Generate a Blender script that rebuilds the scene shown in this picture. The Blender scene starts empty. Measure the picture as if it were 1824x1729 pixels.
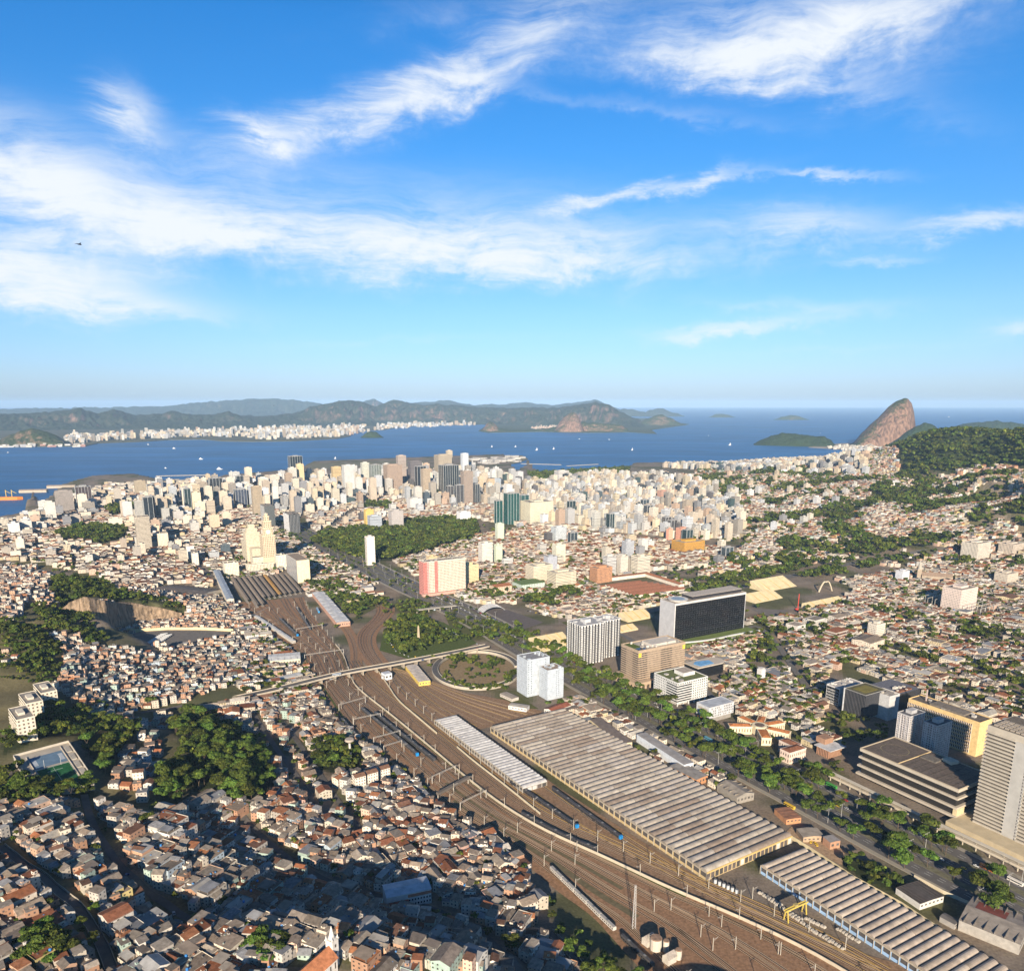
import bpy, math, random
import numpy as np
from mathutils import Vector
random.seed(7); RS = np.random.RandomState(11)
SC = bpy.context.scene; COL = SC.collection
rad = math.radians
# ---------------------------------------------------------------- camera
FPX, PCX, PCY, HORY, CAMH = 1390.0, 912.0, 1045.0, 718.0, 380.0     # measured on the 1824 px wide photograph
PITCH = math.atan((PCY - HORY) / FPX)
cam = bpy.data.cameras.new('camera'); camo = bpy.data.objects.new('camera', cam); COL.objects.link(camo)
cam.sensor_fit = 'HORIZONTAL'; cam.sensor_width = 36.0; cam.lens = 36.0 * FPX / 1824.0
cam.shift_y = (PCY - 864.5) / 1824.0
cam.clip_start = 5.0; cam.clip_end = 200000.0
camo.location = (0, 0, CAMH); camo.rotation_euler = (math.pi / 2 - PITCH, 0, 0)
SC.camera = camo
# ---------------------------------------------------------------- light
SUN_EL, SUN_AZ = 19.5, 3.6          # the shadows run to +3.6 degrees right of the view axis, sun behind the viewer
sun = bpy.data.lights.new('sun', 'SUN'); suno = bpy.data.objects.new('sun', sun); COL.objects.link(suno)
sun.energy = 5.0; sun.angle = rad(0.53); sun.color = (1.0, 0.85, 0.66)
_e, _a = rad(SUN_EL), rad(SUN_AZ)
SHADOW = Vector((math.sin(_a) * math.cos(_e), math.cos(_a) * math.cos(_e), -math.sin(_e)))
suno.rotation_euler = SHADOW.to_track_quat('-Z', 'Y').to_euler()
suno.location = (0, -500, 900)
SC.view_settings.view_transform = 'Standard'; SC.view_settings.look = 'None'
SC.view_settings.exposure = 0.77; SC.view_settings.gamma = 1.0
SC.cycles.max_bounces = 4; SC.cycles.diffuse_bounces = 1; SC.cycles.glossy_bounces = 2
SC.cycles.transmission_bounces = 1; SC.cycles.volume_bounces = 0; SC.cycles.transparent_max_bounces = 4
def pix_azel(x, y):
 dx, dy = (x - PCX) / FPX, (PCY - y) / FPX
 c, s = math.cos(PITCH), math.sin(PITCH)
 fy, uz = c + dy * s, dy * c - s
 return math.degrees(math.atan2(dx, fy)), math.degrees(math.atan2(uz, math.hypot(dx, fy)))
# ---------------------------------------------------------------- world: sky and cirrus
world = bpy.data.worlds.new('World'); SC.world = world; world.use_nodes = True
def make_world():
 nt = world.node_tree; nt.nodes.clear(); N = nt.nodes.new; L = nt.links.new
 def math_(op, a, b=None, c=None, clamp=False):
  n = N('ShaderNodeMath'); n.operation = op; n.use_clamp = clamp
  for i, v in enumerate((a, b, c)):
   if v is None: continue
   if isinstance(v, (int, float)): n.inputs[i].default_value = v
   else: L(v, n.inputs[i])
  return n.outputs[0]
 out = N('ShaderNodeOutputWorld'); bg = N('ShaderNodeBackground'); L(bg.outputs[0], out.inputs[0])
 sky = N('ShaderNodeTexSky'); sky.sky_type = 'NISHITA'; sky.sun_disc = False
 sky.sun_elevation = rad(SUN_EL); sky.sun_rotation = rad(180 + SUN_AZ)
 sky.altitude = 300; sky.air_density = 1.0; sky.dust_density = 0.6; sky.ozone_density = 2.0
 tc = N('ShaderNodeTexCoord'); sep = N('ShaderNodeSeparateXYZ'); L(tc.outputs['Generated'], sep.inputs[0])
 X, Y, Z = sep.outputs
 az = math_('MULTIPLY', math_('ARCTAN2', X, Y), 57.29578)
 hor = math_('SQRT', math_('ADD', math_('MULTIPLY', X, X), math_('MULTIPLY', Y, Y)))
 el = math_('MULTIPLY', math_('ARCTAN2', Z, hor), 57.29578)
 # fibrous noise: drawn out along the streaks, warped
 comb = N('ShaderNodeCombineXYZ'); L(az, comb.inputs[0]); L(el, comb.inputs[1])
 wn = N('ShaderNodeTexNoise'); wn.noise_dimensions = '2D'; wn.inputs['Scale'].default_value = 0.11; wn.inputs['Detail'].default_value = 3
 L(comb.outputs[0], wn.inputs['Vector'])
 vs = N('ShaderNodeVectorMath'); vs.operation = 'MULTIPLY_ADD'; L(wn.outputs['Color'], vs.inputs[0])
 vs.inputs[1].default_value = (4.5, 2.6, 0); L(comb.outputs[0], vs.inputs[2])
 mp = N('ShaderNodeMapping'); mp.inputs['Rotation'].default_value = (0, 0, rad(-11)); mp.inputs['Scale'].default_value = (0.055, 0.36, 1)
 L(vs.outputs[0], mp.inputs['Vector'])
 fib = N('ShaderNodeTexNoise'); fib.noise_dimensions = '2D'; fib.inputs['Scale'].default_value = 1.0; fib.inputs['Detail'].default_value = 9
 fib.inputs['Roughness'].default_value = 0.68; fib.inputs['Distortion'].default_value = 0.15
 L(mp.outputs[0], fib.inputs['Vector'])
 mp2 = N('ShaderNodeMapping'); mp2.inputs['Scale'].default_value = (0.16, 0.3, 1); mp2.inputs['Location'].default_value = (3.7, 1.3, 0)
 L(vs.outputs[0], mp2.inputs['Vector'])
 puf = N('ShaderNodeTexNoise'); puf.noise_dimensions = '2D'; puf.inputs['Scale'].default_value = 1.6; puf.inputs['Detail'].default_value = 7; puf.inputs['Roughness'].default_value = 0.66
 L(mp2.outputs[0], puf.inputs['Vector'])
 # blobs (azimuth, elevation in degrees, warped a little)
 sw = N('ShaderNodeSeparateXYZ')
 v2 = N('ShaderNodeVectorMath'); v2.operation = 'MULTIPLY_ADD'; cf = N('ShaderNodeCombineXYZ'); L(fib.outputs['Fac'], cf.inputs[0]); L(puf.outputs['Fac'], cf.inputs[1])
 L(cf.outputs[0], v2.inputs[0]); v2.inputs[1].default_value = (6.0, 2.2, 0)
 v3 = N('ShaderNodeVectorMath'); v3.operation = 'SUBTRACT'; L(comb.outputs[0], v2.inputs[2]); L(v2.outputs[0], v3.inputs[0]); v3.inputs[1].default_value = (3.0, 1.1, 0)
 L(v3.outputs[0], sw.inputs[0]); AZ, EL = sw.outputs[0], sw.outputs[1]
 blobs = [  # px, py, half length px, half height px, tilt (deg, up to the right), strength
  (1400, 60, 260, 80, -6, 1.1), (1620, 15, 260, 50, 8, 0.7), (1350, 135, 180, 36, -12, 0.55),
  (850, 95, 330, 44, 24, 0.95), (650, 200, 230, 34, 12, 0.6), (920, 120, 140, 32, 22, 0.6), (760, 20, 160, 40, 10, 0.35),
  (1120, 195, 240, 16, -8, 0.5), (235, 195, 42, 62, 60, 0.95), (480, 235, 60, 18, -20, 0.55),
  (620, 430, 420, 62, -4, 1.1), (1000, 430, 300, 50, -3, 0.75), (330, 420, 160, 50, 0, 0.5), (900, 480, 330, 22, 2, 0.4),
  (60, 300, 170, 90, -12, 0.9), (60, 500, 240, 62, -4, 1.0), (180, 540, 260, 26, -3, 0.6), (30, 420, 150, 70, 0, 0.5),
  (1130, 345, 170, 13, 8, 0.9), (1258, 318, 34, 14, 25, 0.5), (1450, 400, 150, 36, -2, 0.85), (1480, 312, 120, 9, -6, 0.75),
  (1760, 395, 130, 18, 5, 0.9), (1570, 462, 90, 8, 2, 0.5), (1400, 545, 190, 13, -3, 0.55), (1320, 585, 190, 14, 4, 0.8),
  (1830, 580, 80, 18, 0, 0.7), (1500, 622, 260, 8, 0, 0.3), (740, 605, 260, 9, 3, 0.35), (450, 300, 420, 60, -4, 0.22),
  (1000, 330, 330, 50, -2, 0.2), (1650, 200, 160, 40, -18, 0.3)]
 tot = None
 for (bx, by, hl, hh, tilt, st) in blobs:
  a0, e0 = pix_azel(bx, by)
  a1, e1 = pix_azel(bx + 50, by); a2, e2 = pix_azel(bx, by - 50)
  ka, ke = hl * (a1 - a0) / 50, hh * (e2 - e0) / 50
  t = rad(tilt); c, s = math.cos(t), math.sin(t)
  da = math_('SUBTRACT', AZ, a0); de = math_('SUBTRACT', EL, e0)
  p = math_('MULTIPLY_ADD', da, c / ka, math_('MULTIPLY', de, s / ka))
  q = math_('MULTIPLY_ADD', da, -s / ke, math_('MULTIPLY', de, c / ke))
  r2 = math_('ADD', math_('MULTIPLY', p, p), math_('MULTIPLY', q, q))
  g = math_('MULTIPLY', math_('POWER', 2.71828, math_('MULTIPLY', r2, -0.8)), st)
  tot = g if tot is None else math_('ADD', tot, g)
 # the same kind of cirrus goes on all round, outside the part of the sky that is in view
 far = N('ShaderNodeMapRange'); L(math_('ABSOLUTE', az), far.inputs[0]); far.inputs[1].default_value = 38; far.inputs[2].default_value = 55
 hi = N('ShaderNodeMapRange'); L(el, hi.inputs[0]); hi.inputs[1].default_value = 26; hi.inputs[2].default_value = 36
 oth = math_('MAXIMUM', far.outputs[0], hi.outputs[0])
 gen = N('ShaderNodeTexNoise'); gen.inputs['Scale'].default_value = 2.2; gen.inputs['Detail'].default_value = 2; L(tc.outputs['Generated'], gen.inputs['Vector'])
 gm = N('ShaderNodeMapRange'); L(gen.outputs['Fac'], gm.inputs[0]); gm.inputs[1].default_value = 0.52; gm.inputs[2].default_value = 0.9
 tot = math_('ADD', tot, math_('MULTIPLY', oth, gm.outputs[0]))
 tex = math_('ADD', math_('MULTIPLY', fib.outputs['Fac'], 0.65), math_('MULTIPLY', puf.outputs['Fac'], 0.35))
 texr = N('ShaderNodeMapRange'); L(tex, texr.inputs[0]); texr.inputs[1].default_value = 0.3; texr.inputs[2].default_value = 0.72
 dens = math_('MULTIPLY', tot, math_('ADD', math_('MULTIPLY', texr.outputs[0], 0.95), 0.12))
 dn = N('ShaderNodeMapRange'); dn.interpolation_type = 'SMOOTHSTEP'; L(dens, dn.inputs[0]); dn.inputs[1].default_value = 0.0; dn.inputs[2].default_value = 1.05
 up = N('ShaderNodeMapRange'); L(el, up.inputs[0]); up.inputs[1].default_value = 0.5; up.inputs[2].default_value = 4.0
 fac = math_('MULTIPLY', math_('MULTIPLY', dn.outputs[0], 0.97), up.outputs[0])
 # clear sky: the physical sky, deeper upward, and dimmed above the frame to weaken fill light
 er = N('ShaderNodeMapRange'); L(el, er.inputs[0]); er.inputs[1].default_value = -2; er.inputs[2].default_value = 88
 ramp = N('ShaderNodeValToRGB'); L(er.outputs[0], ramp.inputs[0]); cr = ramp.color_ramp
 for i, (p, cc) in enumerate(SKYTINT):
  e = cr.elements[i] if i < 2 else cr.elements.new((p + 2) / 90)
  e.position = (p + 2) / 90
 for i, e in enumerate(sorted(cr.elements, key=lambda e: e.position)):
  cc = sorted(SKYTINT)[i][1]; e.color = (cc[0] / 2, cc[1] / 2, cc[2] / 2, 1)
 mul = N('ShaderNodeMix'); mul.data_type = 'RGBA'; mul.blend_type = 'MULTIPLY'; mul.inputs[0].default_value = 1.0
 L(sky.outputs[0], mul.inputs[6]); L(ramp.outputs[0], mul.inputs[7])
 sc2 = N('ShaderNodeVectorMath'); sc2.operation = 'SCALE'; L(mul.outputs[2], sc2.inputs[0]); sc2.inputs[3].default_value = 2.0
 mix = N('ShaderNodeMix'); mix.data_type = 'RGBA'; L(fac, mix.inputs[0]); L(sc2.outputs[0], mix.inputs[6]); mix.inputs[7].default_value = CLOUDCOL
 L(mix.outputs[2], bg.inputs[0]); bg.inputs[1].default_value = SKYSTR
SKYSTR = 0.05
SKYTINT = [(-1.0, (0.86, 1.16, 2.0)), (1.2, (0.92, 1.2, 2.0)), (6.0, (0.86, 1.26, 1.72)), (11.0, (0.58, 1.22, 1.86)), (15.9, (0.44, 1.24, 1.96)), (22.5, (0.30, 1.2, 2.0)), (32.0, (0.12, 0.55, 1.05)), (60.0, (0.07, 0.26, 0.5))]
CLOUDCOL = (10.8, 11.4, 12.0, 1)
world.cycles.sampling_method = 'MANUAL'; world.cycles.sample_map_resolution = 512
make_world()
# ---------------------------------------------------------------- geometry of the view, used to survey the place
CP, SP = math.cos(PITCH), math.sin(PITCH)
def ground(px, py, z=0.0):
 """world x, y of the point at height z seen at photograph pixel px, py"""
 k = (PCY - py) / FPX
 fy, dz = CP + k * SP, SP - k * CP
 t = (CAMH - z) / dz
 return ((px - PCX) / FPX * t, fy * t)
def project(x, y, z):
 h = CAMH - z
 f = y * CP + h * SP
 return PCX + FPX * x / f, PCY - FPX * (y * SP - h * CP) / f
def height_at(y, py):
 k = (PCY - py) / FPX
 return CAMH - y * (SP - k * CP) / (CP + k * SP)
# ---------------------------------------------------------------- terrain heights
CTRL = [  # px, py, z
 (0,1729,62),(100,1729,60),(200,1720,53),(0,1600,66),(100,1600,61),(0,1500,64),(100,1500,56),(60,1430,55),(200,1480,47),(250,1560,46),(330,1640,36),
 (300,1729,60),(400,1700,58),(500,1700,58),(580,1705,57),(700,1722,54),(800,1729,44),(900,1729,27),(1000,1729,12),(1060,1729,5),(300,1600,36),(380,1640,30),
 (500,1560,14),(600,1590,10),(700,1610,8),(800,1630,7),(900,1650,8),(950,1665,6),(450,1490,16),(400,1430,24),(350,1360,22),(480,1620,24),(600,1640,24),(720,1660,20),(820,1680,15),
 (550,1480,13),(650,1500,8),(750,1510,6),(850,1540,5),(640,1420,6),(560,1400,9),(500,1330,7),(600,1300,2),(520,1250,3),(700,1450,4),(450,1300,6),
 (40,1400,51),(165,1400,47),(20,1325,51),(130,1322,48),(30,1300,40),(80,1245,44),(0,1250,48),(60,1285,40),(0,1290,43),
 (120,1290,38),(200,1290,30),(250,1275,18),(300,1285,10),(250,1330,30),(300,1350,28),(200,1340,36),(220,1420,40),(330,1280,9),
 (0,1060,78),(60,1040,76),(120,1048,66),(0,1130,72),(60,1100,72),(100,1125,58),(150,1160,42),(100,1180,48),(50,1160,62),(0,1190,62),(200,1200,28),(280,1200,16),(350,1190,7),(400,1160,3),
 (240,1130,7),(300,1140,6),(340,1125,5),(280,1120,7),(200,1055,52),(230,1058,46),(260,1064,38),(290,1070,30),(315,1080,18),(180,1130,40),(160,1100,52),(150,1060,60),
 (150,1010,18),(250,1040,8),(330,1060,2),(50,1000,28),(0,985,14),(100,985,10),(370,1080,3),(420,1120,1),
 (170,948,32),(230,955,20),(120,955,14),(170,925,10),(230,985,3),(300,985,1),(250,905,22),(300,905,12),(380,930,2),
 (1800,960,38),(1800,900,90),(1800,850,150),(1740,900,70),(1700,830,150),(1720,802,200),(1720,770,262),(1824,772,268),(1640,784,205),(1600,806,140),(1570,826,40),(1900,900,110),(1900,840,190),(1900,772,275),
 (1600,900,60),(1650,860,100),(1500,900,45),(1560,860,65),(1400,850,55),(1450,880,50),(1450,930,25),(1350,900,22),(1300,870,28),(1250,860,25),(1200,850,22),(1150,850,12),(1500,835,40),(1550,960,18),(1650,970,22),(1700,1000,8),
 (1260,828,3),(1400,824,3),(1500,820,3),(1100,834,2),(1000,838,2),(900,835,2),(700,825,2),(560,830,2),(400,850,2),(200,852,8),(100,872,2),(0,925,1),(-200,940,2),(-300,1060,60),(-200,1200,50),(-200,1400,60),
 (1580,1020,2),(1824,1020,6),(1824,1100,0),(1700,1100,0),(1600,1060,0),(1824,1250,0),(1900,1400,0),(1900,1700,0),(1600,1200,0),(1400,1100,0),(1400,1000,2),(1300,980,3),(1300,1150,0),(1480,1000,4),
 (1150,1000,0),(1000,1000,0),(1000,950,0),(1100,920,2),(1200,940,3),(1300,930,8),(900,950,0),(900,900,2),(800,900,4),(700,880,4),(600,880,2),(500,900,1),(760,880,12),(700,940,0),(800,1000,0),
 (1180,890,10),(1050,890,4)]
RAIL_L = [(419,1073),(449,1097),(478,1122),(518,1146),(543,1169),(552,1191),(583,1235),(610,1279),(636,1307),(686,1347),(719,1377),(774,1417),(818,1450),(860,1476),(926,1520),(956,1545),(1009,1590),(1071,1630),(1110,1672),(1145,1708),(1185,1750)]
WALL_A = [(541,1063),(551,1089),(573,1116),(592,1142),(612,1165),(621,1195),(627,1213),(640,1230),(697,1274),(759,1325),(811,1369),(842,1395),(903,1441),(977,1484),(1060,1520),(1124,1550),(1204,1588),(1320,1636),(1442,1694),(1560,1765)]
AVENUE = [(1960,1683),(1824,1612),(1700,1548),(1600,1498),(1450,1418),(1300,1343),(1150,1266),(1040,1208),(960,1165),(900,1130),(840,1097),(780,1068),(700,1032),(620,990),(560,960),(505,930)]
def densify(pts, step):
 out = []
 for a, b in zip(pts[:-1], pts[1:]):
  n = max(1, int(math.hypot(b[0] - a[0], b[1] - a[1]) / step))
  out += [(a[0] + (b[0] - a[0]) * i / n, a[1] + (b[1] - a[1]) * i / n) for i in range(n)]
 return out + [pts[-1]]
_cw = [(*ground(x, y, z), z) for x, y, z in CTRL]
for line in (RAIL_L, WALL_A, AVENUE):
 for p in densify([ground(*q) for q in line], 45): _cw.append((p[0], p[1], 0.0))
for p in [(720,1200),(800,1240),(900,1260),(1000,1340),(1150,1420),(1260,1500),(1400,1560),(1500,1650),(1300,1580),(1650,1700),(1700,1640),(1824,1729),(1600,1600),(450,1060),(480,1045),(500,1075),
          (720,1130),(830,1180),(880,1210),(1050,1150),(1200,1100),(1100,1060),(900,1050),(650,1080),(600,1050),(450,960),(400,1010),(1450,1300),(1350,1250),(1250,1200),(1700,1300),(1550,1350),(1450,1200)]:
 _cw.append((*ground(*p), 0.0))
_cw += [(-500,300,72),(-300,300,72),(-150,330,68),(0,340,62),(120,350,36),(230,360,8),(330,360,2),(480,330,0),(-300,120,70),(0,120,58),(300,120,25),(500,120,2),(800,300,0),(800,120,0),(-700,500,66),(-800,800,55)]
CW = np.array(_cw, float)
def _shepard(x, y):
 out = np.zeros_like(x)
 for i in range(0, len(x), 20000):
  xs, ys = x[i:i+20000, None], y[i:i+20000, None]
  d2 = (xs - CW[None, :, 0])**2 + (ys - CW[None, :, 1])**2 + 60.0
  w = d2 ** -1.9
  out[i:i+20000] = (w * CW[None, :, 2]).sum(1) / w.sum(1)
 return out
def vnoise(x, y, s, seed=0):
 """smooth value noise, vectorised"""
 x = np.asarray(x, float) / s + seed * 17.31; y = np.asarray(y, float) / s + seed * 9.77
 xi, yi = np.floor(x).astype(np.int64), np.floor(y).astype(np.int64); fx, fy = x - xi, y - yi
 fx, fy = fx*fx*(3-2*fx), fy*fy*(3-2*fy)
 def h(a, b):
  n = (a * 374761393 + b * 668265263 + seed * 1442695041) & 0x7fffffff
  n = ((n ^ (n >> 13)) * 1274126177) & 0x7fffffff
  return ((n ^ (n >> 16)) & 0xffff) / 65535.0
 return (h(xi,yi)*(1-fx)+h(xi+1,yi)*fx)*(1-fy) + (h(xi,yi+1)*(1-fx)+h(xi+1,yi+1)*fx)*fy
# cached on a regular grid
GX0, GX1, GY0, GY1, GS = -3000.0, 3600.0, 60.0, 6000.0, 15.0
_gx = np.arange(GX0, GX1 + 1, GS); _gy = np.arange(GY0, GY1 + 1, GS)
_XX, _YY = np.meshgrid(_gx, _gy)
ZG = _shepard(_XX.ravel(), _YY.ravel()).reshape(_XX.shape)
COAST = [(-400,960),(-60,928),(0,920),(40,912),(78,906),(80,892),(60,880),(60,870),(110,864),(165,849),(240,845),(290,856),(360,858),(400,846),(500,838),(545,829),(560,822),(700,816),(900,811),(938,818),(935,829),(920,838),(960,842),(1000,837),(1120,830),(1130,825),(1250,823),(1400,820),(1500,815),(1570,812),(1640,800),(1700,790),(1900,780),(2400,775)]
_cxy = np.array(sorted(COAST))
def coast_margin(x, y):
 """> 0 on the city's side of the shoreline"""
 px, py = project(np.asarray(x, float), np.maximum(np.asarray(y, float), 10.0), 0.0)
 return py - np.interp(px, _cxy[:, 0], _cxy[:, 1])
def terr(x, y):
 x = np.asarray(x, float); y = np.asarray(y, float)
 fx = np.clip((x - GX0) / GS, 0, len(_gx) - 1.001); fy = np.clip((y - GY0) / GS, 0, len(_gy) - 1.001)
 i, j = fx.astype(int), fy.astype(int); u, v = fx - i, fy - j
 z = (ZG[j, i]*(1-u) + ZG[j, i+1]*u)*(1-v) + (ZG[j+1, i]*(1-u) + ZG[j+1, i+1]*u)*v
 return z
def tz(x, y):
 fx = min(max((x - GX0) / GS, 0), len(_gx) - 1.001); fy = min(max((y - GY0) / GS, 0), len(_gy) - 1.001)
 i, j = int(fx), int(fy); u, v = fx - i, fy - j
 return float((ZG[j, i]*(1-u) + ZG[j, i+1]*u)*(1-v) + (ZG[j+1, i]*(1-u) + ZG[j+1, i+1]*u)*v)
def pt_in(x, y, poly):
 c = False; x0, y0 = poly[-1]
 for x1, y1 in poly:
  if (y0 > y) != (y1 > y) and x < (x1 - x0) * (y - y0) / (y1 - y0) + x0: c = not c
  x0, y0 = x1, y1
 return c
def on_terrain(px, py):
 """world point on the terrain seen at a pixel"""
 z = 0.0
 for _ in range(14):
  x, y = ground(px, py, z); z = 0.5 * z + 0.5 * tz(x, y)
 x, y = ground(px, py, z)
 return x, y, tz(x, y)
def PXY(pts): return [ground(*p) for p in pts]
def TXY(pts): return [on_terrain(*p)[:2] for p in pts]
def in_poly(x, y, poly):
 x = np.asarray(x); y = np.asarray(y); c = np.zeros(x.shape, bool); n = len(poly)
 for i in range(n):
  x0, y0 = poly[i]; x1, y1 = poly[(i + 1) % n]
  if y0 == y1: continue
  c ^= ((y0 > y) != (y1 > y)) & (x < (x1 - x0) * (y - y0) / (y1 - y0) + x0)
 return c
def dist_line(x, y, pts):
 x = np.asarray(x, float); y = np.asarray(y, float); d = np.full(x.shape, 1e9)
 for (ax, ay), (bx, by) in zip(pts[:-1], pts[1:]):
  vx, vy = bx - ax, by - ay; L2 = vx*vx + vy*vy + 1e-9
  t = np.clip(((x - ax)*vx + (y - ay)*vy) / L2, 0, 1)
  d = np.minimum(d, np.hypot(x - ax - t*vx, y - ay - t*vy))
 return d
# ---------------------------------------------------------------- scene helpers
def link(o, parent=None):
 COL.objects.link(o)
 if parent is not None: o.parent = parent
 return o
def tag(o, label=None, cat=None, group=None, kind=None):
 if label: o['label'] = label
 if cat: o['category'] = cat
 if group: o['group'] = group
 if kind: o['kind'] = kind
 return o
def empty(name, loc, label=None, cat=None, group=None, rz=0.0):
 o = bpy.data.objects.new(name, None); o.empty_display_size = 1.0
 o.location = loc; o.rotation_euler = (0, 0, rz); link(o)
 return tag(o, label, cat, group)
def raw_mesh(name, verts, faces_idx, loop_counts, mats, mat_idx=None, cols=None, uvs=None, smooth=False):
 me = bpy.data.meshes.new(name)
 nv, nl, nf = len(verts), len(faces_idx), len(loop_counts)
 me.vertices.add(nv); me.loops.add(nl); me.polygons.add(nf)
 me.vertices.foreach_set('co', np.asarray(verts, np.float32).ravel())
 me.loops.foreach_set('vertex_index', np.asarray(faces_idx, np.int32).ravel())
 st = np.zeros(nf, np.int32); lc = np.asarray(loop_counts, np.int32); st[1:] = np.cumsum(lc)[:-1]
 me.polygons.foreach_set('loop_start', st)
 if mat_idx is not None: me.polygons.foreach_set('material_index', np.asarray(mat_idx, np.int32))
 if smooth: me.polygons.foreach_set('use_smooth', np.ones(nf, bool))
 for m in mats: me.materials.append(m)
 if cols is not None:   # one colour for each face
  a = me.color_attributes.new('Col', 'BYTE_COLOR', 'CORNER')
  c = np.ones((nf, 4), np.float32); c[:, :3] = cols
  a.data.foreach_set('color', np.repeat(c, lc, axis=0).ravel())
 if uvs is not None:
  u = me.uv_layers.new(name='UVMap'); u.data.foreach_set('uv', np.asarray(uvs, np.float32).ravel())
 me.update(calc_edges=True)
 return me
class MB:
 """collects faces; local frame origin (ox, oy, oz) turned by ang; build() makes ONE mesh object"""
 def __init__(s): s.v = []; s.f = []; s.m = []; s.c = []; s.uv = []
 def face(s, pts, mat=0, col=(1, 1, 1), uv=None):
  n = len(s.v); s.v += pts; s.f.append(tuple(range(n, n + len(pts)))); s.m.append(mat); s.c.append(col)
  if uv is None:
   p0, p1 = pts[0], pts[1]
   ux = math.hypot(p1[0]-p0[0], p1[1]-p0[1]); ex, ey = ((p1[0]-p0[0])/ux, (p1[1]-p0[1])/ux) if ux > 1e-6 else (1, 0)
   vert = abs((pts[1][0]-pts[0][0])*(pts[2][1]-pts[0][1]) - (pts[1][1]-pts[0][1])*(pts[2][0]-pts[0][0])) < 1e-6
   uv = [((p[0]-p0[0])*ex + (p[1]-p0[1])*ey, (p[2]-p0[2]) if vert else (-(p[0]-p0[0])*ey + (p[1]-p0[1])*ex)) for p in pts]
  s.uv += uv
 def box(s, x0, y0, z0, x1, y1, z1, mat=0, col=(1, 1, 1), topmat=None, topcol=None, bottom=False):
  a, b, c, d = (x0,y0,z0),(x1,y0,z0),(x1,y1,z0),(x0,y1,z0); e, f, g, h = (x0,y0,z1),(x1,y0,z1),(x1,y1,z1),(x0,y1,z1)
  s.face([a,b,f,e],mat,col); s.face([b,c,g,f],mat,col); s.face([c,d,h,g],mat,col); s.face([d,a,e,h],mat,col)
  s.face([e,f,g,h], mat if topmat is None else topmat, col if topcol is None else topcol)
  if bottom: s.face([d,c,b,a],mat,col)
 def prism(s, poly, z0, z1, mat=0, col=(1, 1, 1), topmat=None, topcol=None, bottom=False):
  n = len(poly)
  for i in range(n):
   p, q = poly[i], poly[(i+1) % n]
   s.face([(p[0],p[1],z0),(q[0],q[1],z0),(q[0],q[1],z1),(p[0],p[1],z1)],mat,col)
  s.face([(p[0],p[1],z1) for p in poly], mat if topmat is None else topmat, col if topcol is None else topcol)
  if bottom: s.face([(p[0],p[1],z0) for p in reversed(poly)],mat,col)
 def cyl(s, x, y, z0, z1, r0, r1=None, n=10, mat=0, col=(1, 1, 1)):
  r1 = r0 if r1 is None else r1
  a = [(math.cos(6.28318*i/n), math.sin(6.28318*i/n)) for i in range(n)]
  for i in range(n):
   p, q = a[i], a[(i+1) % n]
   s.face([(x+p[0]*r0,y+p[1]*r0,z0),(x+q[0]*r0,y+q[1]*r0,z0),(x+q[0]*r1,y+q[1]*r1,z1),(x+p[0]*r1,y+p[1]*r1,z1)],mat,col)
  if r1 > 1e-3: s.face([(x+p[0]*r1,y+p[1]*r1,z1) for p in a],mat,col)
 def beam(s, p, q, w, h=None, mat=0, col=(1, 1, 1)):
  """square bar between two points"""
  h = w if h is None else h
  p, q = Vector(p), Vector(q); d = (q - p).normalized()
  up = Vector((0,0,1)) if abs(d.z) < 0.95 else Vector((1,0,0))
  sx = d.cross(up).normalized() * (w/2); sy = sx.normalized().cross(d).normalized() * (h/2)
  A = [tuple(p+sx*i+sy*j) for i, j in ((-1,-1),(1,-1),(1,1),(-1,1))]; B = [tuple(q+sx*i+sy*j) for i, j in ((-1,-1),(1,-1),(1,1),(-1,1))]
  for i in range(4): s.face([A[i],A[(i+1)%4],B[(i+1)%4],B[i]],mat,col)
  s.face(A[::-1],mat,col); s.face(B,mat,col)
 def mesh(s, name, mats, smooth=False):
  idx = [i for f in s.f for i in f]
  return raw_mesh(name, s.v, idx, [len(f) for f in s.f], mats, s.m, np.array(s.c, np.float32).reshape(-1, 3), s.uv, smooth)
 def build(s, name, mats, parent=None, loc=(0, 0, 0), rz=0.0, smooth=False):
  o = bpy.data.objects.new(name, s.mesh(name, mats if isinstance(mats, (list, tuple)) else [mats], smooth))
  o.location = loc; o.rotation_euler = (0, 0, rz)
  return link(o, parent)
def srgb(r, g, b):
 f = lambda c: (c/255/12.92 if c/255 <= 0.04045 else ((c/255+0.055)/1.055)**2.4)
 return (f(r), f(g), f(b))
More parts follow.
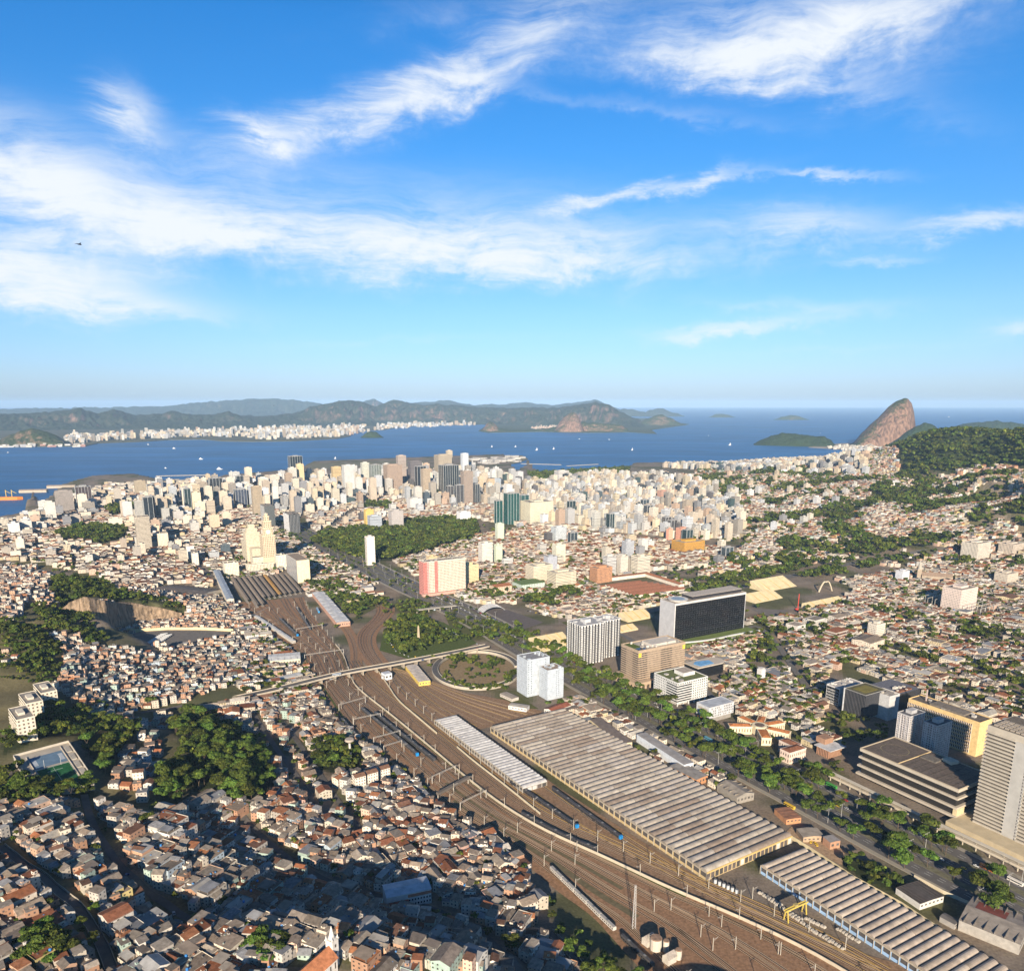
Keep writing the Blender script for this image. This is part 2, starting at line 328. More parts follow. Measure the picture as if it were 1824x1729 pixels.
# ---------------------------------------------------------------- materials
MATS = {}
def material(name, rough=0.85, color=None, src='attr', noise=0.0, nscale=0.2, spec=0.3, metal=0.0, extra=None):
 """src: attr = mesh colour, obj = object colour, fixed = color"""
 m = bpy.data.materials.new(name); m.use_nodes = True; nt = m.node_tree; N = nt.nodes.new; L = nt.links.new
 b = nt.nodes['Principled BSDF']; b.inputs['Roughness'].default_value = rough
 b.inputs['Specular IOR Level'].default_value = spec; b.inputs['Metallic'].default_value = metal
 if src == 'attr': n = N('ShaderNodeVertexColor'); n.layer_name = 'Col'; c = n.outputs[0]
 elif src == 'obj': n = N('ShaderNodeObjectInfo'); c = n.outputs['Color']
 else: n = N('ShaderNodeRGB'); n.outputs[0].default_value = (*color, 1); c = n.outputs[0]
 if noise:
  tcn = N('ShaderNodeNewGeometry'); nz = N('ShaderNodeTexNoise'); nz.inputs['Scale'].default_value = nscale; nz.inputs['Detail'].default_value = 4; nz.inputs['Roughness'].default_value = 0.65
  L(tcn.outputs['Position'], nz.inputs['Vector'])
  mr = N('ShaderNodeMapRange'); L(nz.outputs['Fac'], mr.inputs[0]); mr.inputs[1].default_value = 0.25; mr.inputs[2].default_value = 0.75
  mr.inputs[3].default_value = 1 - noise; mr.inputs[4].default_value = 1 + noise
  mx = N('ShaderNodeVectorMath'); mx.operation = 'SCALE'; L(c, mx.inputs[0]); L(mr.outputs[0], mx.inputs[3]); c = mx.outputs[0]
 if extra: c = extra(nt, N, L, c, b)
 L(c, b.inputs['Base Color'])
 MATS[name] = m
 return m
def windows_extra(pu, pv, wu, wv, glass=(0.03, 0.04, 0.05), v0=0.35, keep=0.85):
 """far facades only: window openings set out in metres on the wall's UVs"""
 def fn(nt, N, L, c, b):
  uv = N('ShaderNodeUVMap'); sp = N('ShaderNodeSeparateXYZ'); L(uv.outputs[0], sp.inputs[0])
  def M(op, a, bb=None):
   n = N('ShaderNodeMath'); n.operation = op
   for i, v in enumerate((a, bb)):
    if v is None: continue
    if isinstance(v, (int, float)): n.inputs[i].default_value = v
    else: L(v, n.inputs[i])
   return n.outputs[0]
  u, v = M('DIVIDE', sp.outputs[0], pu), M('DIVIDE', sp.outputs[1], pv)
  fu, fv = M('FRACT', u), M('FRACT', v)
  inu = M('LESS_THAN', M('ABSOLUTE', M('SUBTRACT', fu, 0.5)), wu / 2)
  inv = M('LESS_THAN', M('ABSOLUTE', M('SUBTRACT', fv, v0 + wv / 2)), wv / 2)
  w = M('MULTIPLY', inu, inv)
  cell = N('ShaderNodeCombineXYZ'); L(M('FLOOR', u), cell.inputs[0]); L(M('FLOOR', v), cell.inputs[1])
  wn = N('ShaderNodeTexWhiteNoise'); wn.noise_dimensions = '2D'; L(cell.outputs[0], wn.inputs['Vector'])
  w = M('MULTIPLY', w, M('ADD', M('MULTIPLY', wn.outputs['Value'], 1 - keep + 0.25), keep - 0.25))
  mx = N('ShaderNodeMix'); mx.data_type = 'RGBA'; L(w, mx.inputs[0]); L(c, mx.inputs[6]); mx.inputs[7].default_value = (*glass, 1)
  return mx.outputs[2]
 return fn
material('plaster', 0.9, noise=0.22, nscale=0.3, spec=0.2)
material('facade_house', 0.9, noise=0.14, nscale=0.2, extra=windows_extra(3.1, 3.0, 0.36, 0.42))
material('facade_punched', 0.85, noise=0.10, nscale=0.06, extra=windows_extra(3.0, 3.1, 0.5, 0.45))
material('facade_band', 0.8, noise=0.08, nscale=0.05, extra=windows_extra(40.0, 3.3, 0.97, 0.45))
material('facade_vertical', 0.8, noise=0.08, nscale=0.05, extra=windows_extra(3.4, 3.2, 0.48, 0.82, v0=0.1))
material('facade_glass', 0.18, noise=0.10, nscale=0.04, spec=0.6, extra=windows_extra(2.0, 3.6, 0.86, 0.8, glass=(0.012, 0.02, 0.028), v0=0.1))
material('roof', 0.95, noise=0.42, nscale=0.4, spec=0.1)
material('metal_roof', 0.7, noise=0.34, nscale=0.16, spec=0.25)
material('concrete', 0.9, noise=0.15, nscale=0.12)
material('glass_dark', 0.12, spec=0.4)
material('painted_metal', 0.5, noise=0.06, nscale=1.0)
material('car_paint', 0.3, src='obj', spec=0.5)
material('car_glass', 0.1, color=(0.015, 0.018, 0.022), src='fixed', spec=0.6)
material('rubber', 0.9, color=(0.02, 0.02, 0.02), src='fixed')
# ---------------------------------------------------------------- ground sheet, sea, hills
def ground_extra(nt, N, L, c, b):
 g = N('ShaderNodeNewGeometry')
 n1 = N('ShaderNodeTexNoise'); n1.inputs['Scale'].default_value = 0.035; n1.inputs['Detail'].default_value = 6; L(g.outputs['Position'], n1.inputs['Vector'])
 n2 = N('ShaderNodeTexNoise'); n2.inputs['Scale'].default_value = 0.5; n2.inputs['Detail'].default_value = 5; L(g.outputs['Position'], n2.inputs['Vector'])
 ad = N('ShaderNodeMath'); ad.operation = 'ADD'; L(n1.outputs['Fac'], ad.inputs[0]); L(n2.outputs['Fac'], ad.inputs[1])
 mr = N('ShaderNodeMapRange'); L(ad.outputs[0], mr.inputs[0]); mr.inputs[1].default_value = 0.6; mr.inputs[2].default_value = 1.4; mr.inputs[3].default_value = 0.55; mr.inputs[4].default_value = 1.5
 mx = N('ShaderNodeVectorMath'); mx.operation = 'SCALE'; L(c, mx.inputs[0]); L(mr.outputs[0], mx.inputs[3])
 return mx.outputs[0]
material('ground', 0.95, extra=ground_extra, spec=0.1)
def hill_mat(name, green, green2, rock, lo, hi, scale, rough=0.95):
 def fn(nt, N, L, c, b):
  g = N('ShaderNodeNewGeometry'); sp = N('ShaderNodeSeparateXYZ'); L(g.outputs['Normal'], sp.inputs[0])
  n1 = N('ShaderNodeTexNoise'); n1.inputs['Scale'].default_value = scale; n1.inputs['Detail'].default_value = 8; n1.inputs['Roughness'].default_value = 0.7; L(g.outputs['Position'], n1.inputs['Vector'])
  m1 = N('ShaderNodeMath'); m1.operation = 'MULTIPLY_ADD'; L(n1.outputs['Fac'], m1.inputs[0]); m1.inputs[1].default_value = 0.7; L(sp.outputs[2], m1.inputs[2])
  mr = N('ShaderNodeMapRange'); mr.interpolation_type = 'SMOOTHSTEP'; L(m1.outputs[0], mr.inputs[0]); mr.inputs[1].default_value = lo; mr.inputs[2].default_value = hi
  n2 = N('ShaderNodeTexNoise'); n2.inputs['Scale'].default_value = scale * 5; n2.inputs['Detail'].default_value = 7; n2.inputs['Roughness'].default_value = 0.75; L(g.outputs['Position'], n2.inputs['Vector'])
  mr2 = N('ShaderNodeMapRange'); L(n2.outputs['Fac'], mr2.inputs[0]); mr2.inputs[1].default_value = 0.32; mr2.inputs[2].default_value = 0.68
  a = N('ShaderNodeMix'); a.data_type = 'RGBA'; L(mr2.outputs[0], a.inputs[0]); a.inputs[6].default_value = (*green, 1); a.inputs[7].default_value = (*green2, 1)
  # streaks down the rock
  mp = N('ShaderNodeMapping'); mp.inputs['Scale'].default_value = (scale * 9, scale * 9, scale * 1.4); L(g.outputs['Position'], mp.inputs['Vector'])
  n3 = N('ShaderNodeTexNoise'); n3.inputs['Scale'].default_value = 1.0; n3.inputs['Detail'].default_value = 6; L(mp.outputs[0], n3.inputs['Vector'])
  mr3 = N('ShaderNodeMapRange'); L(n3.outputs['Fac'], mr3.inputs[0]); mr3.inputs[1].default_value = 0.3; mr3.inputs[2].default_value = 0.7; mr3.inputs[3].default_value = 0.4; mr3.inputs[4].default_value = 1.5
  rk = N('ShaderNodeVectorMath'); rk.operation = 'SCALE'; rk.inputs[0].default_value = rock; L(mr3.outputs[0], rk.inputs[3])
  mx = N('ShaderNodeMix'); mx.data_type = 'RGBA'; L(mr.outputs[0], mx.inputs[0]); L(rk.outputs[0], mx.inputs[6]); L(a.outputs[2], mx.inputs[7])
  bp = N('ShaderNodeBump'); bp.inputs['Strength'].default_value = 0.6; bp.inputs['Distance'].default_value = 0.25 / scale; L(n2.outputs['Fac'], bp.inputs['Height']); L(bp.outputs[0], b.inputs['Normal'])
  return mx.outputs[2]
 return material(name, rough, color=(0, 0, 0), src='fixed', spec=0.1, extra=fn)
hill_mat('far_hill', (0.020, 0.040, 0.020), (0.075, 0.085, 0.05), (0.22, 0.14, 0.105), 0.9, 1.25, 0.0024)
hill_mat('rock_hill', (0.025, 0.048, 0.018), (0.08, 0.10, 0.04), (0.25, 0.155, 0.105), 0.98, 1.3, 0.006)
hill_mat('wooded_hill', (0.016, 0.036, 0.012), (0.05, 0.075, 0.025), (0.16, 0.12, 0.09), 0.45, 0.75, 0.01)
hill_mat('cliff_rock', (0.03, 0.05, 0.015), (0.06, 0.08, 0.025), (0.30, 0.22, 0.15), 1.1, 1.4, 0.03)
def water_fn(nt, N, L, c, b):
 g = N('ShaderNodeNewGeometry')
 mp = N('ShaderNodeMapping'); mp.inputs['Scale'].default_value = (0.0009, 0.003, 1); mp.inputs['Rotation'].default_value = (0, 0, 0.25); L(g.outputs['Position'], mp.inputs['Vector'])
 n1 = N('ShaderNodeTexNoise'); n1.inputs['Scale'].default_value = 1.0; n1.inputs['Detail'].default_value = 6; n1.inputs['Roughness'].default_value = 0.6; n1.inputs['Distortion'].default_value = 1.2; L(mp.outputs[0], n1.inputs['Vector'])
 mr = N('ShaderNodeMapRange'); L(n1.outputs['Fac'], mr.inputs[0]); mr.inputs[1].default_value = 0.3; mr.inputs[2].default_value = 0.7; mr.inputs[3].default_value = 0.62; mr.inputs[4].default_value = 1.42
 mx = N('ShaderNodeVectorMath'); mx.operation = 'SCALE'; L(c, mx.inputs[0]); L(mr.outputs[0], mx.inputs[3])
 n2 = N('ShaderNodeTexNoise'); n2.inputs['Scale'].default_value = 0.06; n2.inputs['Detail'].default_value = 4; L(g.outputs['Position'], n2.inputs['Vector'])
 bp = N('ShaderNodeBump'); bp.inputs['Strength'].default_value = 0.8; bp.inputs['Distance'].default_value = 4.0; L(n2.outputs['Fac'], bp.inputs['Height']); L(bp.outputs[0], b.inputs['Normal'])
 return mx.outputs[0]
material('water', 0.45, color=(0.010, 0.10, 0.27), src='fixed', spec=0.16, extra=water_fn)
C_URBAN = np.array([0.20, 0.165, 0.13]); C_GRASS = np.array([0.075, 0.085, 0.028]); C_DIRT = np.array([0.24, 0.18, 0.12]); C_ASPH = np.array([0.075, 0.072, 0.07])
C_BALL = np.array([0.17, 0.118, 0.08]); C_WOOD = np.array([0.035, 0.045, 0.018]); C_SAND = np.array([0.33, 0.28, 0.2])
WOODS = []     # filled below: (polygon in world coordinates, density, kind)
GRASSY = []    # polygons of rough grass
def make_ground():
 ys = [60.0]
 while ys[-1] < 360: ys.append(ys[-1] + 20)
 while ys[-1] < 6200: ys.append(ys[-1] + max(4.5, ys[-1] * 0.0075))
 ys = np.array(ys); us = np.linspace(-1.0, 1.0, 400)
 U, Y = np.meshgrid(us, ys); X = U * (Y * 0.86 + 170)
 Z = terr(X.ravel(), Y.ravel()).reshape(X.shape)
 m = coast_margin(X, Y)
 Z = np.where(m > 0, Z + 0.0, np.maximum(-14, Z * 0 - 14))
 slope = vnoise(X, Y, 90, 3)*0.6 + vnoise(X, Y, 25, 4)*0.4
 col = np.tile(C_URBAN, (*X.shape, 1))
 n2 = vnoise(X, Y, 38, 15); n3 = vnoise(X, Y, 55, 16)
 col = col*(1-0.55*np.clip((n2-0.5)*5,0,1))[...,None] + C_DIRT*(0.55*np.clip((n2-0.5)*5,0,1))[...,None]
 g = 0.8*np.clip((n3-0.56)*7,0,1); col = col*(1-g)[...,None] + C_GRASS*g[...,None]
 hz = np.clip((Z - 12) / 20, 0, 1) * np.clip((slope - 0.36) * 6, 0, 1)
 col = col * (1 - hz[..., None]) + (0.6*C_GRASS + 0.4*C_DIRT) * hz[..., None]
 far = np.clip((Y - 3200) / 600, 0, 1) * (Z > 90)
 col = col * (1 - far[..., None]) + C_WOOD * far[..., None]
 for poly, dens, kind in WOODS:
  k = in_poly(X, Y, poly); col[k] = C_WOOD
 for poly, cc in GRASSY:
  k = in_poly(X, Y, poly); col[k] = cc * (0.75 + 0.5*vnoise(X, Y, 14, 8)[k])[:, None]
 R, Cn = X.shape
 V = np.stack([X, Y, Z], -1).reshape(-1, 3)
 i = np.arange(R - 1)[:, None] * Cn + np.arange(Cn - 1)[None, :]
 F = np.stack([i, i + 1, i + Cn + 1, i + Cn], -1).reshape(-1, 4)
 fc = col.reshape(-1, 3)[F].mean(1)
 me = raw_mesh('ground', V, F.ravel(), np.full(len(F), 4), [MATS['ground']], None, fc, None, True)
 o = bpy.data.objects.new('ground', me); link(o); tag(o, 'urban ground of the city with streets, slopes and bare earth', kind='structure')
def make_sea():
 ys = np.array([1200, 2500, 4000, 6000, 9000, 14000, 22000, 34000, 50000, 72000.0]); us = np.linspace(-1, 1, 13)
 U, Y = np.meshgrid(us, ys); X = U * Y * 1.3
 V = np.stack([X, Y, np.full_like(X, -2.0)], -1).reshape(-1, 3); R, Cn = X.shape
 i = np.arange(R - 1)[:, None] * Cn + np.arange(Cn - 1)[None, :]
 F = np.stack([i, i + 1, i + Cn + 1, i + Cn], -1).reshape(-1, 4)
 me = raw_mesh('sea', V, F.ravel(), np.full(len(F), 4), [MATS['water']])
 o = bpy.data.objects.new('sea', me); link(o); tag(o, 'deep blue water of the bay and the open sea', kind='structure')
def ridge(name, sil, ybase, depth, mat, label, ridged=0.25, nrow=22, step=3.0, kind='structure', cat=None, front=0.55, seed=0, base_z=-3.0, power=1.0):
 """a hill range: its crest line is surveyed (px, py), its foot lies at ybase, it has its own depth in metres"""
 sil = np.array(sil, float); xs = np.arange(sil[0, 0], sil[-1, 0] + 0.1, step)
 yb = np.interp(xs, *np.array(ybase, float).T) if isinstance(ybase, list) else np.full(len(xs), float(ybase))
 yt = np.interp(xs, sil[:, 0], sil[:, 1])
 yt = yt + (vnoise(xs, xs*0, 9, seed) + 0.5*vnoise(xs, xs*0, 4, seed+3) - 0.75) * min(2.6, 0.2*float(np.max(yb - yt)))
 k = (PCY - yb) / FPX; t = (CAMH - base_z) / (SP - k * CP)
 fx, fy = (xs - PCX) / FPX * t, (CP + k * SP) * t                # foot of the hill
 dl = np.hypot(fx, fy); ex, ey = fx / dl, fy / dl
 ts = np.concatenate([np.linspace(0, 1, nrow), np.linspace(1, 2, nrow // 2 + 1)[1:]])
 V = []
 dc = depth * front
 cy = fy + ey * dc
 kk = (PCY - yt) / FPX; zc = CAMH - cy * (SP - kk * CP) / (CP + kk * SP)      # crest height
 endf = np.clip(np.minimum(np.arange(len(xs)), np.arange(len(xs))[::-1]) / 4.0, 0, 1)
 for tt in ts:
  r = tt * dc if tt <= 1 else dc + (tt - 1) * (depth - dc)
  x, y = fx + ex * r, fy + ey * r
  p = (math.sin(tt * math.pi / 2)) ** power if tt <= 1 else math.cos((tt - 1) * math.pi / 2)
  nz = (vnoise(x, y, depth * 0.22, seed) + 0.5 * vnoise(x, y, depth * 0.1, seed + 1) + 0.3 * vnoise(x, y, depth * 0.04, seed + 2)) / 1.8 - 0.5 + 0.35 * (vnoise(x, y, depth * 0.016, seed + 5) - 0.5)
  w = 4 * p * (1 - p)
  z = base_z + (zc - base_z) * np.clip(p + ridged * 2.2 * nz * w, 0, 1)
  z = np.where(endf < 1, base_z + (z - base_z) * (0.25 + 0.75*endf), z)
  V.append(np.stack([x, y, z], -1))
 V = np.array(V); R, Cn, _ = V.shape
 i = np.arange(R - 1)[:, None] * Cn + np.arange(Cn - 1)[None, :]
 F = np.stack([i, i + 1, i + Cn + 1, i + Cn], -1).reshape(-1, 4)
 me = raw_mesh(name, V.reshape(-1, 3), F.ravel(), np.full(len(F), 4), [MATS[mat]], None, None, None, True)
 o = bpy.data.objects.new(name, me); link(o); tag(o, label, cat, None, kind)
 return o
def flat_land(name, pts, z, mat, col, label):
 """low land across the water, outline surveyed at sea level"""
 w = [ground(x, y, -2.0) for x, y in pts]
 b = MB(); b.prism([(x, y) for x, y in w], -6.0, z, 0, col)
 o = b.build(name, MATS[mat]); tag(o, label, kind='structure'); return o
def make_far():
 flat_land('far_shore', [(-260,801),(0,797),(60,796),(150,795),(175,790),(250,787),(300,784),(360,783),(395,786),(450,787),(520,786),(600,782),(626,777),(614,772),(640,768),(684,766),(720,760),(780,757.5),(850,756),(900,752),(900,742),(-400,742)], 3.0, 'ground', (0.11, 0.11, 0.07), 'low wooded shore across the bay')
 ridge('mountains', [(-300,732),(0,728),(150,726),(300,723),(340,718),(420,712),(470,710),(520,711),(560,717),(600,721),(640,719),(655,712),(668,711),(690,721),(760,716),(800,713),(840,721),(900,720),(930,716),(985,722),(1010,718),(1040,714),(1058,711),(1075,718),(1100,727),(1120,733)], 742, 6000, 'far_hill', 'palest range of mountains on the horizon', 0.5, seed=3)
 ridge('hills', [(-300,742),(-100,735),(0,738),(60,736),(100,733),(130,729),(145,726),(162,731),(180,737),(205,729),(222,733),(240,739),(290,737),(310,732),(335,737),(380,738),(410,733),(430,739),(470,741),(520,737),(545,728),(560,722),(600,715),(630,713),(650,716),(672,724),(685,718),(700,712),(725,715),(750,722),(780,719),(800,721),(830,723),(870,726),(930,727),(990,726),(1020,722),(1040,719),(1062,716),(1085,722),(1105,733),(1125,743),(1150,753)], [(-300,768),(0,768),(400,763),(700,755),(900,757),(1150,762)], 3600, 'far_hill', 'dark wooded hills behind the city across the bay', 0.6, 34, seed=5)
 ridge('hills', [(-100,762),(0,755),(40,750),(75,747),(95,747),(120,751),(160,757),(200,760),(240,756),(280,752),(300,750),(330,752),(360,758),(390,755),(420,749),(440,752),(470,758),(560,757),(620,752),(660,749),(700,756)], [(-100,768),(0,767),(350,764),(700,759)], 1300, 'far_hill', 'lower hills with houses on them across the bay', 0.5, seed=9)
 ridge('headland_hill', [(-40,790),(0,784),(20,775),(45,766),(62,763),(80,766),(105,776),(122,790),(128,795)], 795, 700, 'rock_hill', 'bare brown and green hill at the water left of the far city', 0.3, seed=12)
 flat_land('headland', [(852,768),(870,771),(960,769),(1050,771),(1120,770),(1170,773),(1160,766),(1215,758),(1228,756),(1150,745),(950,746),(870,756)], 3.0, 'ground', (0.07, 0.085, 0.04), 'low green headland at the mouth of the bay')
 ridge('rocky_hill', [(855,768),(862,758),(872,750),(880,751),(888,762),(905,766),(960,764),(1000,758),(1030,752),(1060,752),(1120,758)], 769, 420, 'rock_hill', 'low rocky point with grass at the bay mouth', 0.2, seed=15)
 ridge('rock_cone', [(984,770),(992,756),(1003,744),(1016,735),(1022,733),(1030,742),(1040,760),(1044,770)], 770, 520, 'rock_hill', 'steep bare brown rock at the bay mouth', 0.15, seed=16)
 ridge('headland_hill', [(1125,757),(1145,748),(1165,741),(1180,739),(1200,747),(1222,756)], 758, 700, 'rock_hill', 'small rocky hill at the end of the headland', 0.2, seed=17)
 ridge('island', [(1090,737),(1105,729),(1125,727),(1140,732),(1150,733),(1165,728),(1180,727),(1200,735),(1220,741)], 742, 1500, 'far_hill', 'long pale island on the horizon beyond the headland', 0.2, seed=18)
 ridge('island', [(1262,742),(1270,738),(1285,737),(1300,739),(1312,743)], 743.5, 700, 'rock_hill', 'low bare islet nearer the middle of the open sea', 0.2, seed=19)
 ridge('island', [(1378,747),(1390,743),(1405,739),(1415,740),(1425,742),(1441,747)], 748, 600, 'rock_hill', 'bare islet left of the tall rock peak', 0.2, seed=20)
 ridge('island', [(642,779),(648,772),(658,769),(670,768),(680,774),(684,779)], 780, 220, 'wooded_hill', 'small wooded islet off the far city', 0.2, seed=21)
 ridge('rock_peak', [(1508,797),(1520,786),(1530,775),(1545,757),(1560,742),(1575,725),(1585,717),(1593,712),(1600,710),(1608,711),(1615,718),(1621,734),(1625,752),(1630,775),(1634,797)], 797, 620, 'rock_hill', 'tall bare rock peak rising steeply from the water', 0.10, 40, 1.5, 'thing', 'mountain', 0.6, 22, power=0.62)
 ridge('hills', [(1570,799),(1590,785),(1610,770),(1625,760),(1640,753),(1652,754),(1665,762),(1685,770),(1700,766),(1730,770),(1800,776),(1860,780)], 800, 560, 'wooded_hill', 'green shoulder of the tall rock peak', 0.2, seed=24)
 ridge('hills', [(1640,776),(1680,766),(1700,758),(1740,752),(1770,749),(1800,752),(1824,757),(1900,764),(1980,775)], 776, 900, 'wooded_hill', 'long green hill behind the wooded slope', 0.2, seed=26)
 ridge('wooded_point', [(1336,793),(1350,785),(1372,776),(1392,771),(1420,773),(1450,776),(1468,777),(1480,784),(1492,795)], [(1336,793),(1492,797)], 420, 'wooded_hill', 'low wooded point in front of the tall rock peak', 0.25, seed=27)
 flat_land('low_shore', [(1440,797),(1490,800),(1560,803),(1640,806),(1700,806),(1700,790),(1500,790),(1470,793)], 2.5, 'ground', (0.3, 0.26, 0.2), 'narrow built-up shore at the foot of the rock peak')
 flat_land('airfield', [(545,829),(560,822),(640,819),(720,816),(860,811),(930,812),(940,818),(925,824),(880,832),(700,838),(560,838)], 2.2, 'ground', (0.17, 0.16, 0.1), 'flat airfield reaching out into the bay')
 for nm, a, b, lb in (('breakwater', (278,848), (371,846), 'long pale breakwater beyond the towers'), ('breakwater', (371,847), (306,859), 'slanting arm of the breakwater'), ('pier', (928,826), (1000,828), 'low stone mole off the marina'), ('pier', (1010,830), (1065,827), 'second mole enclosing the marina')):
  A, B = ground(*a, -2), ground(*b, -2); m = MB(); m.beam((*A, -0.8), (*B, -0.8), 14, 3.0, 0, (0.4, 0.36, 0.3)); tag(m.build(nm, MATS['concrete']), lb, 'breakwater')
def make_haze():
 m = bpy.data.materials.new('haze'); m.use_nodes = True; nt = m.node_tree; nt.nodes.clear()
 o = nt.nodes.new('ShaderNodeOutputMaterial'); v = nt.nodes.new('ShaderNodeVolumePrincipled')
 v.inputs['Color'].default_value = (0.44, 0.68, 1.0, 1); v.inputs['Density'].default_value = HAZE; v.inputs['Anisotropy'].default_value = -0.22
 nt.links.new(v.outputs[0], o.inputs['Volume'])
 b = MB(); b.box(-95000, -3000, -16, 95000, 73000, 560, bottom=True)
 ob = b.build('haze', m); tag(ob, 'thin pale haze over the city and the bay', kind='stuff')
HAZE = 2.1e-5
LANDMARKS = [('the hilltop sports court',95,1370),('the church',585,1690),('the white school',720,1580),('the white slope blocks',60,1260),('the quarry cliff',200,1100),('the quarry yard',320,1140),('the overpass',420,1240),
 ('the mushroom water tower',624,1340),('the white flats',655,1390),('the covered footbridge',780,1410),('the grey-white train',1040,1610),('the white warehouse',500,1170),('the station platforms',470,1045),('the clock tower',480,960),('the tall tan ribbed tower',247,950),('the park',700,965),
 ('the red and white slab',785,1030),('the black and white flats',1040,1150),('the huge black slab',1260,1100),('the cone-shaped cathedral',876,875),('the green glass towers',905,905),('the old market',1130,1040),('the bright orange building',1225,975),('the largest grandstand',1400,1045),('the spire church',1640,1010),('the pink square building',1706,1065),
 ('the tan office block',1150,1190),('the dark glass complex',1540,1250),('the substation',1770,1080),('the ochre yellow block',1690,1290),('the grey box on columns',1270,1265),('the street bend',150,1640),('the wooded hollow',400,1380),('the plaza',900,1100),('the wooded island',740,1130),('the brown pavilion',1490,1360),('the low office block',1610,1380),('the tin hut',1430,1485),('the ribbed tower',1780,1400),('the tiled institute',1352,1300),('the white mid-rise',1205,1225),('the blue-white tower',950,1210),('the huge shed',1100,1400),('the white shed',850,1330),('the blue-walled shed',1500,1620),('the grey warehouse',1760,1670),('the yard fan',820,1255),('the lattice pylon',1130,1630),('the gantry crane',1405,1625),('the yellow workshop',735,1205),('the hillside grove',90,1695),('the scrub lot',1550,1555),('the station throat',520,1120),('the court trees',60,1310),('the grey hollow houses',270,1370),('the sunlit grove edge',450,1400),('the hillside flats',150,1290)]
def near_phrase(px, py):
 d, nm, lx, ly = min((math.hypot((px-a)*0.8, (py-b)*1.6), n, a, b) for n, a, b in LANDMARKS)
 dx, dy = px-lx, py-ly
 if abs(dx) > 1.6*abs(dy): rel = 'right of' if dx > 0 else 'left of'
 else: rel = 'below' if dy > 0 else 'behind'
 far = 'just ' if d < 45 else ('far ' if d > 130 else '')
 return far + rel + ' ' + nm
# ---------------------------------------------------------------- occupancy map: what is built where
OX0, OY0, OS = -2600.0, 200.0, 3.0
ONX, ONY = 2000, 1500
OCC = np.zeros((ONY, ONX), bool)
_ox, _oy = np.meshgrid(OX0 + (np.arange(ONX) + 0.5) * OS, OY0 + (np.arange(ONY) + 0.5) * OS)
def _win(xs, ys, pad=0.0):
 i0 = max(0, int((min(xs) - pad - OX0) / OS)); i1 = min(ONX, int((max(xs) + pad - OX0) / OS) + 2)
 j0 = max(0, int((min(ys) - pad - OY0) / OS)); j1 = min(ONY, int((max(ys) + pad - OY0) / OS) + 2)
 return i0, i1, j0, j1
def occupy(poly):
 i0, i1, j0, j1 = _win([p[0] for p in poly], [p[1] for p in poly])
 if i1 > i0 and j1 > j0: OCC[j0:j1, i0:i1] |= in_poly(_ox[j0:j1, i0:i1], _oy[j0:j1, i0:i1], poly)
def occupy_line(pts, r):
 for a, b in zip(pts[:-1], pts[1:]):
  i0, i1, j0, j1 = _win((a[0], b[0]), (a[1], b[1]), r)
  if i1 > i0 and j1 > j0: OCC[j0:j1, i0:i1] |= dist_line(_ox[j0:j1, i0:i1], _oy[j0:j1, i0:i1], [a, b]) < r
def occupied(xs, ys):
 i = np.clip(((np.asarray(xs) - OX0) / OS).astype(int), 0, ONX - 1); j = np.clip(((np.asarray(ys) - OY0) / OS).astype(int), 0, ONY - 1)
 return OCC[j, i]
def any_occ(pts):
 for x, y in pts:
  if OCC[min(max(int((y - OY0) / OS), 0), ONY - 1), min(max(int((x - OX0) / OS), 0), ONX - 1)]: return True
 return False
def rect_pts(x, y, w, d, ang, grow=0.0):
 c, s = math.cos(ang), math.sin(ang); a, b = w / 2 + grow, d / 2 + grow
 return [(x + c*i*a - s*j*b, y + s*i*a + c*j*b) for i, j in ((-1,-1),(1,-1),(1,1),(-1,1))]
G30 = rad(30.0)
UX = (math.cos(G30), math.sin(G30)); UY = (-math.sin(G30), math.cos(G30))
def flatten_corridor():
 poly = PXY(RAIL_L + [(1500,1800),(1960,1800),(2100,1400),(1900,1120),(1300,1090),(1000,1050),(700,1000),(520,925),(470,960),(400,1010)])
 X, Y = _XX, _YY; ins = in_poly(X, Y, poly)
 near = (X > -1500) & (X < 1500) & (Y < 2600)
 d = np.full(X.shape, 1e9); d[near] = dist_line(X[near], Y[near], poly + [poly[0]])
 b = np.where(ins, 1.0, np.exp(-(d / 22.0) ** 2))
 ZG[:] = ZG * (1 - b) + (-0.45) * b
flatten_corridor()
def carve_quarry():
 poly = [ground(x, y, 6.0) for x, y in ((112,1112),(128,1136),(165,1142),(195,1130),(215,1116),(240,1106),(270,1101),(300,1099),(330,1098),(415,1122),(402,1160),(280,1168),(215,1152))]
 k = in_poly(_XX, _YY, poly); ZG[k] = np.minimum(ZG[k], 5.5)
carve_quarry()
# ---------------------------------------------------------------- sheets and strips
def offset_line(pts, off):
 out = []
 n = len(pts)
 for i in range(n):
  a, b = pts[max(0, i - 1)], pts[min(n - 1, i + 1)]
  dx, dy = b[0] - a[0], b[1] - a[1]; l = math.hypot(dx, dy) or 1.0
  out.append((pts[i][0] - dy / l * off, pts[i][1] + dx / l * off))
 return out
def smooth_line(pts, it=2):
 for _ in range(it):
  q = [pts[0]]
  for a, b in zip(pts[:-1], pts[1:]):
   q += [(0.75*a[0]+0.25*b[0], 0.75*a[1]+0.25*b[1]), (0.25*a[0]+0.75*b[0], 0.25*a[1]+0.75*b[1])]
  pts = q + [pts[-1]]
 return pts
def strip(mb, pts, w, z, mat=0, col=(1, 1, 1), zf=None):
 l, r = offset_line(pts, w / 2), offset_line(pts, -w / 2)
 for i in range(len(pts) - 1):
  q = [r[i], r[i+1], l[i+1], l[i]]
  mb.face([(p[0], p[1], z if zf is None else zf(*p) + z) for p in q], mat, col)
